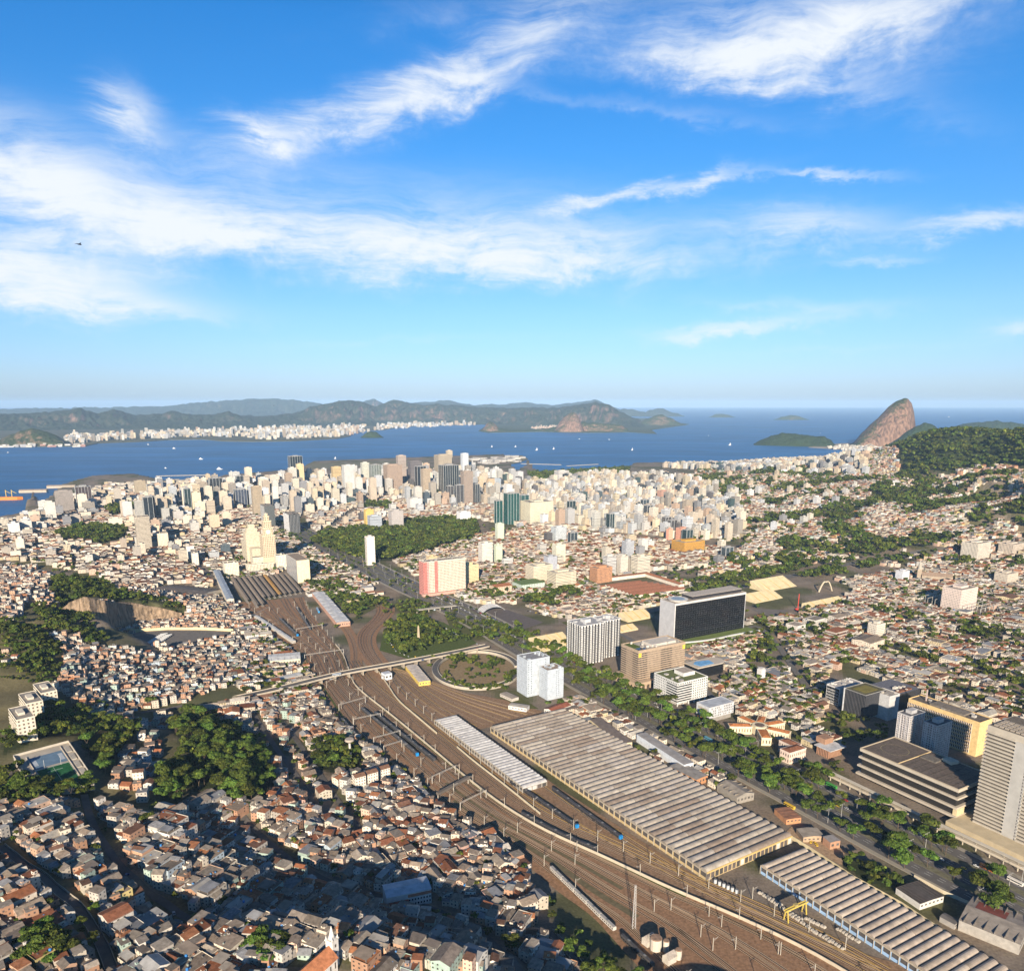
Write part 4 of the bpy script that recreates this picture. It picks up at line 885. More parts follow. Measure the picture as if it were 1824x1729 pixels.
  V = lambda p, z: (p[0], p[1], z); m = MB()
  if w >= d:
   m.face([V(q[0],z0),V(q[1],z0),V(B,z1),V(A,z1)],0,roofc); m.face([V(q[2],z0),V(q[3],z0),V(A,z1),V(B,z1)],0,roofc); m.face([V(q[1],z0),V(q[2],z0),V(B,z1)],0,roofc); m.face([V(q[3],z0),V(q[0],z0),V(A,z1)],0,roofc)
  else:
   m.face([V(q[0],z0),V(q[1],z0),V(A,z1)],0,roofc); m.face([V(q[1],z0),V(q[2],z0),V(B,z1),V(A,z1)],0,roofc); m.face([V(q[2],z0),V(q[3],z0),V(B,z1)],0,roofc); m.face([V(q[3],z0),V(q[0],z0),V(A,z1),V(B,z1)],0,roofc)
  m.build('tile_roof', MATS['roof'], r)
  m = MB(); nfl = max(1, int(h/4.5))
  for p0, p1 in zip(poly, poly[1:]+poly[:1]):
   L = math.hypot(p1[0]-p0[0], p1[1]-p0[1]); panes(m, p0, p1, 0.3, h-0.3, max(2, int(L/3)), nfl, 0.36, 0.5, 0, (0.12,0.1,0.08))
  tag(m.build('windows', MATS['glass_dark'], r), kind='stuff')
 orange = (0.42,0.16,0.06)
 F = (1352,1304); x, y = ground(*F); r = empty('institute', (x, y, 0), 'cream old complex with orange tiled wings round a small court', 'institution', None, 0)
 cream = (0.72,0.62,0.42)
 for a, ln, wd, dist in ((120,22,9,19),(65,20,9,18),(20,24,10,21),(-35,26,10,22),(-95,24,11,22),(178,26,10,23)):
  A = rad(a); hip(r, math.cos(A)*dist, math.sin(A)*dist*1.1, ln, wd, A, 8.5, 1.7, cream, orange)
 m = MB(); m.cyl(0, 0, -0.5, 9.6, 9, 9, 8, 0, cream); m.build('ring_hall', MATS['plaster'], r); m = MB(); m.cyl(0, 0, 9.6, 9.75, 6, 6, 8, 0, (0.16,0.12,0.1)); m.build('court_roof', MATS['roof'], r)
 occupy([(x+46*math.cos(i*0.785), y+46*math.sin(i*0.785)) for i in range(8)])
 F = (1405,1361); r = frame('old_building', F, 'pale pink two-storey old building with a rust tiled roof', 'old building')
 hip(r, 13, 6.5, 26, 13, 0, 12.5, 1.8, (0.72,0.58,0.48), (0.24,0.105,0.06)); hip(r, 24, 20, 13, 20, 0, 12, 2.2, (0.62,0.5,0.42), (0.24,0.11,0.065)); occ_rect(F, 32, 30)
 F = (1478,1352); r = frame('pavilion', F, 'brown pavilion with a pale flat overhanging roof', 'pavilion'); block(r, 2, 2, 22, 18, -0.5, 9, (0.30,0.17,0.11))
 m = MB(); m.box(-1, -1, 9, 25, 21, 9.8, 0, (0.52,0.52,0.52), bottom=True); m.build('roof', MATS['metal_roof'], r); block(r, 8, 14, 22, 26, 9.8, 16, (0.34,0.2,0.13), 'upper_block')
 for k in range(8): m = MB(); m.box(0, 2.4+k*2.1, -0.5, 2, 3.2+k*2.1, 9, 0, (0.36,0.2,0.13)); m.build('fin', MATS['plaster'], r)
 occ_rect(F, 25, 26)
 # grey box on orange columns
 F = (1262,1289); r = frame('office_block', F, 'light grey box building raised on orange columns', 'office building'); h = h_of(F,1261); w, d = 41, 22
 block(r, 0, 0, w, d, 6.5, h, (0.52,0.53,0.54)); roof_box(r, w, d, h, (0.42,0.44,0.47), (0.55,0.55,0.55), 0.5, mat='metal_roof')
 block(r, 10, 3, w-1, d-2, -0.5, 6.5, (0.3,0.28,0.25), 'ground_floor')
 for k in range(5): m = MB(); m.beam((1.5, 2+k*4.5, -0.5), (1.5+1.5*(k%2), 2+k*4.5, 6.5), 0.9, 0.9, 0, (0.65,0.3,0.1)); m.build('column', MATS['plaster'], r)
 m = MB(); m.face([(-0.06,d-3,h-6),(-0.06,3,h-6),(-0.06,3,h-2.6),(-0.06,d-3,h-2.6)],0,(0.42,0.38,0.3)); m.build('sign_panel', MATS['plaster'], r)
 m = MB(); panes(m, (0,0), (w,0), 7, h-0.5, 14, 4, 0.55, 0.6, 0, (0.20,0.19,0.17), skip=lambda i, j: random.random() < 0.35); tag(m.build('windows', MATS['glass_dark'], r), kind='stuff'); occ_rect(F, w, d)
 # white terraced block
 F = (1205,1258); r = frame('office_block', F, 'white mid-rise block with ribbon windows at its corner and a roof garden', 'office building'); w, d, h = 52, 46, 31
 wh = (0.60,0.59,0.565); block(r, 0, 0, w, d, 4, h, wh); block(r, 4, 4, w-4, d-4, -0.5, 4, (0.5,0.48,0.45), 'ground_floor'); roof_box(r, w, d, h, (0.13,0.15,0.06), wh, 1.1)
 m = MB(); nf = 7
 panes(m, (0,d), (0,22), 4.5, h-3, 7, nf, 0.4, 0.42); panes(m, (26,0), (w,0), 4.5, h-3, 7, nf, 0.4, 0.42)
 panes(m, (0,d), (0,0), h-3, h, 14, 1, 0.5, 0.5); panes(m, (0,0), (w,0), h-3, h, 14, 1, 0.5, 0.5)
 tag(m.build('windows', MATS['glass_dark'], r), kind='stuff')
 for k in range(nf):
  z = 4.5 + (k+0.3)*(h-7.5)/nf
  m = MB(); m.face([(-0.08,21,z),(-0.08,0,z),(-0.08,0,z+1.7),(-0.08,21,z+1.7)],0,DK); m.face([(0,-0.08,z),(25,-0.08,z),(25,-0.08,z+1.7),(0,-0.08,z+1.7)],0,DK); m.build('ribbon_window', MATS['glass_dark'], r)
 block(r, 24, 16, 44, 34, h, h+5, wh, 'roof_hall'); roof2 = MB(); roof2.face([(24.4,16.4,h+5.05),(43.6,16.4,h+5.05),(43.6,33.6,h+5.05),(24.4,33.6,h+5.05)],0,(0.4,0.34,0.28)); roof2.build('hall_roof', MATS['roof'], r); clutter(r, 22, 40, h, 5)
 for k in range(6): m = MB(); m.box(1+k*9.5, -0.2, -0.5, 2.2+k*9.5, 1, 4, 0, wh); m.build('column', MATS['plaster'], r)
 occ_rect(F, w, d, 6)
 # brown block on an arcade
 F = (1135,1224); r = frame('office_block', F, 'tan office block with dark windows and yellow corner signs on an arcade', 'office building'); w, d, h = 84, 38, 51
 br = (0.41,0.315,0.225); block(r, 0, 0, w, d, 6, h, br); roof_box(r, w, d, h, (0.42,0.38,0.33), br, 1.6, 0.8)
 m = MB()
 for (p, q, n) in (((0,d),(0,26),5),((0,12),(0,0),5),((0,0),(16,0),6),((40,0),(60,0),8)): panes(m, p, q, 8, h-2, n, 13, 0.82, 0.55, 0, (0.03,0.03,0.034))
 for (p, q, n) in (((0,26),(0,12),6),((16,0),(40,0),10),((60,0),(w,0),10)): panes(m, p, q, 8, h-2, n, 13, 0.42, 0.55, 0, (0.045,0.04,0.04))
 tag(m.build('windows', MATS['glass_dark'], r), kind='stuff')
 block(r, -9, -9, w*0.55, d+8, 5.5, 9.5, (0.47,0.355,0.25), 'podium')
 for k in range(8): m = MB(); m.box(-9, -9+k*7.3, -0.5, -7, -7+k*7.3, 5.5, 0, (0.46,0.35,0.25)); m.build('arcade_column', MATS['plaster'], r)
 for k in range(1, 7): m = MB(); m.box(-9+k*8, -9, -0.5, -7+k*8, -7, 5.5, 0, (0.46,0.35,0.25)); m.build('arcade_column', MATS['plaster'], r)
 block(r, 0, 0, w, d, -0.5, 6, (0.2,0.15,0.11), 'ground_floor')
 m = MB()
 for k in range(2):
  m.face([(0.4,-0.12,h-5-k*3.2),(5,-0.12,h-5-k*3.2),(5,-0.12,h-2.6-k*3.2),(0.4,-0.12,h-2.6-k*3.2)],0,(0.8,0.62,0.03)); m.face([(w-5,-0.12,h-5-k*3.2),(w-0.5,-0.12,h-5-k*3.2),(w-0.5,-0.12,h-2.6-k*3.2),(w-5,-0.12,h-2.6-k*3.2)],0,(0.8,0.62,0.03))
 m.build('yellow_sign', MATS['painted_metal'], r)
 m = MB(); m.box(2, 14, h+0.1, 16, 36, h+0.8, 0, (0.10,0.13,0.03)); m.build('planted_bed', MATS['grass'], r); m = MB(); m.box(4, 2, h+0.1, 18, 13, h+0.7, 0, (0.04,0.045,0.06)); m.build('solar_panels', MATS['glass_dark'], r)
 block(r, 30, 8, 74, 30, h, h+3.5, (0.55,0.5,0.44), 'roof_hall', 'concrete'); clutter(r, w, d, h+1.5, 14, (0.5,0.46,0.4)); occ_rect(F, w, d, 14)
 # black mirrored slab
 F = (1199,1147); r = frame('office_slab', F, 'huge slab with one black mirrored face and pale concrete ends', 'office building'); w, d, h = 158, 36, 67
 block(r, 0, 0, w, d, -0.5, h, (0.47,0.47,0.48), 'walls', 'concrete')
 npx, npz = 30, 16; m = MB(); pw = (w-3)/npx; ph = (h-7)/npz
 for i in range(npx):
  for j in range(npz):
   a = random.uniform(-0.05, 0.05); x0, z0 = 1.5+i*pw, 4+j*ph
   m.face([(x0,-0.25+a,z0),(x0+pw-0.06,-0.25-a,z0),(x0+pw-0.06,-0.25-a+random.uniform(-.03,.03),z0+ph-0.06),(x0,-0.25+a,z0+ph-0.06)],0,(0.010,0.011,0.013))
 tag(m.build('mirror_panes', MATS['glass_dark'], r), kind='stuff')
 m = MB(); m.box(0, -0.6, h-2.2, w, 0, h, 0, (0.6,0.58,0.55)); m.box(-0.3,-0.6,-0.5,1.4,0.2,h,0,(0.6,0.58,0.55)); m.build('frame', MATS['plaster'], r)
 roof_box(r, w, d, h, (0.36,0.31,0.26), (0.5,0.48,0.45), 0.8); block(r, 44, 8, w-3, d-3, h, h+5, (0.04,0.04,0.045), 'plant_hall', 'glass_dark'); m = MB(); m.box(43.5, 7.5, h+5, w-2.5, d-2.5, h+5.6, 0, (0.45,0.40,0.35)); m.build('plant_roof', MATS['roof'], r)
 m = MB(); m.cyl(22, 18, h+0.1, h+2.6, 15, 16.5, 28, 0, (0.62,0.6,0.56)); m.build('helipad', MATS['plaster'], r); m = MB(); m.cyl(22, 18, h+2.6, h+2.7, 11, 11, 28, 0, (0.25,0.34,0.45)); m.build('helipad_disc', MATS['roof'], r)
 m = MB(); m.box(6, -26, -0.5, w+8, -1, 5, 0, (0.16,0.2,0.06)); m.build('garden_terrace', MATS['grass'], r)
 m = MB(); bar_line(m, smooth_line([(-4,-12),(30,-22),(70,-27),(110,-24),(w+10,-28)]), 4, 5.2, 6.4, 0, (0.7,0.7,0.68)); m.build('canopy', MATS['plaster'], r); occ_rect(F, w, d, 28)
 F = (1256,1198); x, y = ground(*F); r = empty('round_building', (x, y, 0), 'low round-ended black glass building with a blue roof', 'office building', None, G30)
 poly = [(0,-12)] + [(18+14*math.sin(i*0.2617), -14*math.cos(i*0.2617)+2) for i in range(13)] + [(-26,16),(-26,-12)]
 m = MB(); m.prism(poly, -0.5, 14, 0, (0.015,0.016,0.018)); m.build('glass', MATS['glass_dark'], r); m = MB(); m.prism([(a*1.02,b*1.03) for a,b in poly], 14, 15.4, 0, (0.5,0.44,0.36)); m.build('roof_band', MATS['concrete'], r)
 m = MB(); m.prism([(-18,-8),(8,-8),(12,6),(-10,11),(-20,4)], 15.4, 15.8, 0, (0.16,0.36,0.62)); m.build('blue_roof', MATS['roof'], r); occupy([(x+34*math.cos(i*0.785), y+34*math.sin(i*0.785)) for i in range(8)])
 # black and white flats
 for F, w, d, ty, lb in (((1034,1185),44,38,1116,'black and white striped block of flats, broader one in front'),((1074,1172),33,30,1107,'black and white striped block of flats, slimmer one behind')):
  r = frame('apartment_tower', F, lb, 'apartment tower'); h = h_of(F, ty)
  block(r, 0.6, 0.6, w-0.6, d-0.6, -0.5, h-1, (0.05,0.05,0.055), 'dark_walls'); roof_box(r, w, d, h, (0.36,0.36,0.37), (0.62,0.61,0.6), 0.9)
  m = MB()
  for p, q, L, ax in (((0,d),(0,0),d,'y'),((0,0),(w,0),w,'x')):
   n = int(L/5.5)
   for i in range(n):
    u0 = (i+0.06)*L/n; u1 = u0 + L/n*(0.36 if i % 3 else 0.5)
    if ax == 'y': m.box(0.2, d-u1, -0.5, 0.6, d-u0, h, 0, (0.68,0.67,0.65))
    else: m.box(u0, 0.2, -0.5, u1, 0.6, h, 0, (0.68,0.67,0.65))
  tag(m.build('white_piers', MATS['plaster'], r), kind='stuff')
  m = MB(); nf = 20
  for L, ax in ((d,'y'),(w,'x')):
   n = int(L/5.5)
   for i in range(n):
    u = (i+0.06)*L/n + L/n*0.18
    for j in range(nf):
     z = 2.5 + j*(h-4)/nf
     if ax == 'y': m.face([(0.14,d-u+0.7,z),(0.14,d-u-0.7,z),(0.14,d-u-0.7,z+1.4),(0.14,d-u+0.7,z+1.4)],0,DK)
     else: m.face([(u-0.7,0.14,z),(u+0.7,0.14,z),(u+0.7,0.14,z+1.4),(u-0.7,0.14,z+1.4)],0,DK)
     if ax == 'x': m.box(u+1.5, 0.3, z-0.7, u+L/n*0.6, 0.6, z-0.4, 0, (0.3,0.3,0.3))
     else: m.box(0.3, d-u-L/n*0.6, z-0.7, 0.6, d-u-1.5, z-0.4, 0, (0.3,0.3,0.3))
  tag(m.build('windows', MATS['glass_dark'], r), kind='stuff'); clutter(r, w, d, h, 7, (0.45,0.45,0.45)); block(r, w*0.35, d*0.35, w*0.6, d*0.65, h, h+5, (0.5,0.5,0.5), 'stair_house'); occ_rect(F, w, d, 8)
 # white-blue tower in two steps
 for F, w, d, ty, lb in (((939,1241),35,27,1177,'taller part of the pale blue-white tower at the ramp'),((975,1247),25,21,1195,'lower front block joined to the pale blue-white tower')):
  r = frame('office_tower', F, lb, 'office tower'); h = h_of(F, ty); wb = (0.44,0.485,0.535)
  block(r, 0, 0, w, d, -0.5, h, wb); roof_box(r, w, d, h, (0.26,0.26,0.27) if w > 30 else (0.3,0.23,0.18), wb, 1.0)
  for k in range(14):
   z = 3+k*(h-4)/14
   m = MB(); m.box(-0.35, 0, z, 0, d, z+0.55, 0, (0.50,0.545,0.595)); m.build('ledge', MATS['plaster'], r)
   if w < 30: m = MB(); m.box(0, -0.35, z, w, 0, z+0.5, 0, (0.50,0.545,0.595)); m.build('ledge', MATS['plaster'], r)
  m = MB(); panes(m, (0,0), (w,0), 3, h-1, 8, 14, 0.3, 0.4, 0, (0.15,0.17,0.2), skip=lambda i, j: (i not in (0, 1, 6) if w > 30 else i not in (4, 5))); tag(m.build('windows', MATS['glass_dark'], r), kind='stuff')
  clutter(r, w, d, h, 8, (0.45,0.5,0.55), smax=4); occ_rect(F, w, d, 6)
 # red and white slab of flats
 F = (756,1061); r = frame('apartment_slab', F, 'large slab of flats with pink-red stripes at one end', 'apartment building'); w, d = 94, 24; h = h_of(F, 1002)
 block(r, 0, 0, w, d, -0.5, h, (0.70,0.62,0.5)); roof_box(r, w, d, h, (0.3,0.27,0.23), (0.6,0.55,0.47), 1.0); clutter(r, w, d, h, 9)
 for (a, b, c) in ((0,7,(0.62,0.2,0.17)),(24,31,(0.62,0.2,0.17)),(7,12,(0.66,0.4,0.36))): m = MB(); m.box(a, -0.25, -0.5, b, 0, h, 0, c); m.build('red_stripe', MATS['plaster'], r)
 m = MB(); m.box(-0.25, 0, -0.5, 0, d, h, 0, (0.64,0.26,0.22)); m.build('red_stripe', MATS['plaster'], r)
 m = MB(); panes(m, (0,0), (w,0), 3, h-1, 30, 20, 0.55, 0.5, 0, (0.16,0.13,0.11), 0.3); panes(m, (0,d), (0,0), 3, h-1, 6, 20, 0.5, 0.5, 0, (0.14,0.11,0.1), 0.3); tag(m.build('windows', MATS['glass_dark'], r), kind='stuff')
 m = MB(); m.box(-6, -9, -0.5, w, 0, 5, 0, (0.6,0.35,0.28)); m.build('arcade', MATS['plaster'], r); occ_rect(F, w, d, 10)
 # thin white tower by the park
 F = (655,1007); r = frame('office_tower', F, 'slim blank white tower in front of the park', 'office tower'); h = h_of(F, 957); w, d = 20, 14
 block(r, 0, 0, w, d, -0.5, h, (0.72,0.67,0.59)); roof_box(r, w, d, h, (0.35,0.32,0.28), (0.66,0.62,0.55), 1.0)
 m = MB(); panes(m, (0,d), (0,0), 2, h-2, 5, 22, 0.7, 0.5, 0, (0.25,0.23,0.2)); tag(m.build('windows', MATS['glass_dark'], r), kind='stuff'); block(r, 6, 4, 14, 10, h, h+4, (0.6,0.56,0.5), 'lift_house'); occ_rect(F, w, d)
 # slab beside the station: sun and shade painted in, cream end, grey side
 F = (531,1038); r = frame('office_slab', F, 'slab block with a sunlit cream end wall and a shaded grey gridded side, beside the station', 'office building'); w, d = 27, 92; h = h_of(F, 999)
 block(r, 0, 0, w, d, -0.5, h, (0.44,0.43,0.42)); m = MB(); m.box(-0.2, -0.3, -0.5, w+0.2, 0, h+0.4, 0, (0.78,0.66,0.44)); m.build('end_wall', MATS['plaster'], r); roof_box(r, w, d, h, (0.3,0.24,0.18), (0.5,0.45,0.38), 0.9)
 m = MB(); panes(m, (0,d), (0,0), 2, h-1, 40, 15, 0.7, 0.55, 0, (0.2,0.2,0.2)); tag(m.build('windows', MATS['glass_dark'], r), kind='stuff'); occ_rect(F, w, d)
 # clock tower
 F = (480,1008); x, y = ground(*F); r = empty('clock_tower', (x, y, 0), 'cream stepped clock tower of the railway station', 'clock tower', None, G30); H = h_of(F, 912); cr = (0.62,0.51,0.36)
 lv = [(0, 0.58, 14.5), (0.58, 0.72, 11.5), (0.72, 0.84, 9), (0.84, 0.92, 5.5), (0.92, 0.965, 3)]
 for i, (a, b, s) in enumerate(lv):
  block(r, -s, -s, s, s, a*H if a else -0.5, b*H, cr, 'shaft'); m = MB(); m.box(-s-0.7, -s-0.7, b*H, s+0.7, s+0.7, b*H+1.6, 0, (0.68,0.57,0.41)); m.build('cornice', MATS['plaster'], r)
  if i < 4:
   m = MB(); nz = max(2, int((b-a)*H/4)); nn = max(2, int(s/2))
   panes(m, (-s,s), (-s,-s), a*H+4*(i == 0)*6, b*H-1, nn, nz if i else nz-6, 0.5, 0.55, 0, (0.22,0.16,0.11)); panes(m, (-s,-s), (s,-s), a*H+4*(i == 0)*6, b*H-1, nn, nz if i else nz-6, 0.5, 0.55, 0, (0.22,0.16,0.11)); tag(m.build('windows', MATS['glass_dark'], r), kind='stuff')
 for nx, ny in ((-1,0),(0,-1)):
  m = MB(); pts = []
  for k in range(20): a = 6.2832*k/20; u, v = 5*math.cos(a), 5*math.sin(a); pts.append((nx*11.6 + (u if ny else 0), ny*11.6 + (-u if nx else 0), 0.65*H+v))
  m.face(pts, 0, (0.8,0.76,0.66)); m.build('clock_face', MATS['plaster'], r)
 m = MB(); m.cyl(0, 0, 0.965*H, H*1.0, 1.2, 0.1, 6, 0, (0.6,0.55,0.45)); m.build('spire', MATS['plaster'], r); occ_rect(F, 16, 16, 14)
 # stepped cream ministry beside it, station buildings
 F = (452,1000); x, y = ground(*F); r = empty('ministry_building', (x, y, 0), 'stepped cream ministry block left of the clock tower', 'office building', None, G30); H = h_of(F, 934)
 for (x0, y0, x1, y1, z0, z1) in ((-16,-8,18,22,-0.5,0.8*H),(-12,-4,13,17,0.8*H,0.9*H),(-7,0,8,13,0.9*H,H),(-14,22,14,62,-0.5,0.5*H),(18,-8,44,18,-0.5,0.55*H),(-10,-40,10,-8,-0.5,0.42*H)):
  block(r, x0, y0, x1, y1, z0, z1, (0.64,0.56,0.41)); m = MB(); nz = max(2, int((z1-z0)/3.6))
  panes(m, (x0,y1), (x0,y0), z0+1, z1-1, max(2, int((y1-y0)/3)), nz, 0.4, 0.5, 0, (0.3,0.25,0.19)); panes(m, (x0,y0), (x1,y0), z0+1, z1-1, max(2, int((x1-x0)/3)), nz, 0.4, 0.5, 0, (0.3,0.25,0.19)); tag(m.build('windows', MATS['glass_dark'], r), kind='stuff')
 occ_rect(F, 50, 60, 20)
 def simple(nm, F, w, d, ty, col, lb, cat, style='punched', rz=G30, roofc=(0.32,0.27,0.22), nwin=3.2, groupx=None, z=None):
  x, y = ground(*F); r = empty(nm, (x, y, 0), lb, cat, groupx, rz); h = h_of(F, ty) if ty > 100 else ty
  block(r, 0, 0, w, d, -0.8, h, col); roof_box(r, w, d, h, roofc, tuple(min(1, c*0.95) for c in col), 0.9)
  m = MB(); nz = max(1, int(h/3.2))
  fw, fh = {'punched': (0.42,0.46), 'band': (1.0,0.42), 'vert': (0.45,0.8), 'none': (0,0)}[style]
  if fw:
   panes(m, (0,d), (0,0), 0.8, h-0.5, max(1, int(d/nwin)), nz, fw, fh, 0, (0.15,0.13,0.11)); panes(m, (0,0), (w,0), 0.8, h-0.5, max(1, int(w/nwin)), nz, fw, fh, 0, (0.15,0.13,0.11)); tag(m.build('windows', MATS['glass_dark'], r), kind='stuff')
  if w*d > 150: clutter(r, w, d, h, 1 + int(w*d/700), tuple(c*0.8 for c in col))
  c, s = math.cos(rz), math.sin(rz); g = 2.5; occupy([(x+c*a-s*b, y+s*a+c*b) for a, b in ((-g,-g),(w+g,-g),(w+g,d+g),(-g,d+g))])
  return r, h
 simple('station_wing', (402,1027), 30, 26, 1004, (0.76,0.7,0.56), 'white station office at the far end of the platforms', 'station building')
 simple('station_hall', (440,1020), 62, 12, 1007, (0.74,0.68,0.54), 'long low white station hall behind the platform roofs', 'station building', 'vert')
 simple('station_wing', (494,1015), 22, 20, 990, (0.78,0.73,0.6), 'white square block between clock tower and slab', 'station building')
 simple('station_wing', (452,1012), 48, 22, 994, (0.74,0.67,0.52), 'cream station range below the clock tower', 'station building')
 simple('office_block', (355,1008), 62, 14, 985, (0.74,0.70,0.6), 'white diagonal range with a pale roof left of the station', 'office building', rz=rad(115))
 simple('apartment_tower', (334,998), 18, 12, 974, (0.70,0.68,0.62), 'slim plain white block left of the station', 'apartment tower', 'none')
 simple('office_tower', (247,984), 34, 36, 922, (0.52,0.46,0.37), 'tall tan ribbed office tower in the old town', 'office tower', 'band')
 simple('apartment_tower', (283,979), 26, 20, 951, (0.72,0.65,0.52), 'white block beside the tall tan ribbed tower', 'apartment tower')
 simple('apartment_tower', (212,1017), 14, 14, 990, (0.64,0.57,0.46), 'slim beige tower among low roofs in the old town', 'apartment tower')
 simple('office_block', (1008,1092), 26, 22, 5, (0.5,0.42,0.36), 'small brown roofed block by the plaza trees', 'office building')
 # striped block on the avenue
 F = (517,950); r, h = simple('office_block', F, 32, 70, 917, (0.05,0.055,0.06), 'office block wrapped in slanting white and black stripes', 'office building', 'none')
 for k in range(16): m = MB(); y = 2+k*4.2; m.beam((-0.3, y, 0), (-0.3, y+3.0, h), 1.5, 0.4, 0, (0.66,0.66,0.66)); m.build('slanting_fin', MATS['plaster'], r)
 for k in range(7): m = MB(); m.beam((2+k*4.2, -0.3, 0), (3.5+k*4.2, -0.3, h), 0.8, 0.4, 0, (0.5,0.5,0.5)); m.build('slanting_fin', MATS['plaster'], r)
 F = (474,941); r, h = simple('office_block', F, 30, 60, 902, (0.10,0.11,0.11), 'dark glass twin behind the striped office block', 'office building', 'none')
 for k in range(12): m = MB(); y = 3+k*4.8; m.beam((-0.3, y, 0), (-0.3, y+2.5, h), 1.2, 0.4, 0, (0.45,0.45,0.45)); m.build('slanting_fin', MATS['plaster'], r)
 # three white blocks of flats on the left slope
 for F, lb in (((78,1271),'white block of flats on the slope, topmost of three'),((52,1291),'white block of flats on the slope, middle of three'),((35,1323),'white block of flats on the slope, lowest of three')):
  x, y, z = on_terrain(F[0], F[1]); r = empty('apartment_block', (x, y, z), lb, 'apartment building', None, rad(42)); w, d, h = 16, 40, 24
  wc = (0.68,0.61,0.49); block(r, 0, 0, w, d, -8, h, wc); roof_box(r, w, d, h, (0.3,0.27,0.23), wc, 0.6); block(r, 4, 12, 10, 26, h, h+2.6, (0.6,0.54,0.44), 'stair_house')
  m = MB(); panes(m, (0,0), (w,0), 0.5, h, 4, 6, 0.42, 0.45, 0, (0.13,0.1,0.08)); panes(m, (0,d), (0,0), 0.5, h, 3, 6, 0.9, 0.4, 0, (0.06,0.05,0.045)); tag(m.build('windows', MATS['glass_dark'], r), kind='stuff')
  for k in range(6): m = MB(); m.box(-0.8, 1, 0.4+k*3.1, 0, d-1, 1.3+k*3.1, 0, (0.72,0.65,0.52)); m.build('balcony', MATS['plaster'], r)
  c, s = math.cos(rad(42)), math.sin(rad(42)); occupy([(x+c*a-s*b, y+s*a+c*b) for a, b in ((-3,-3),(w+3,-3),(w+3,d+3),(-3,d+3))])
 return simple, hip
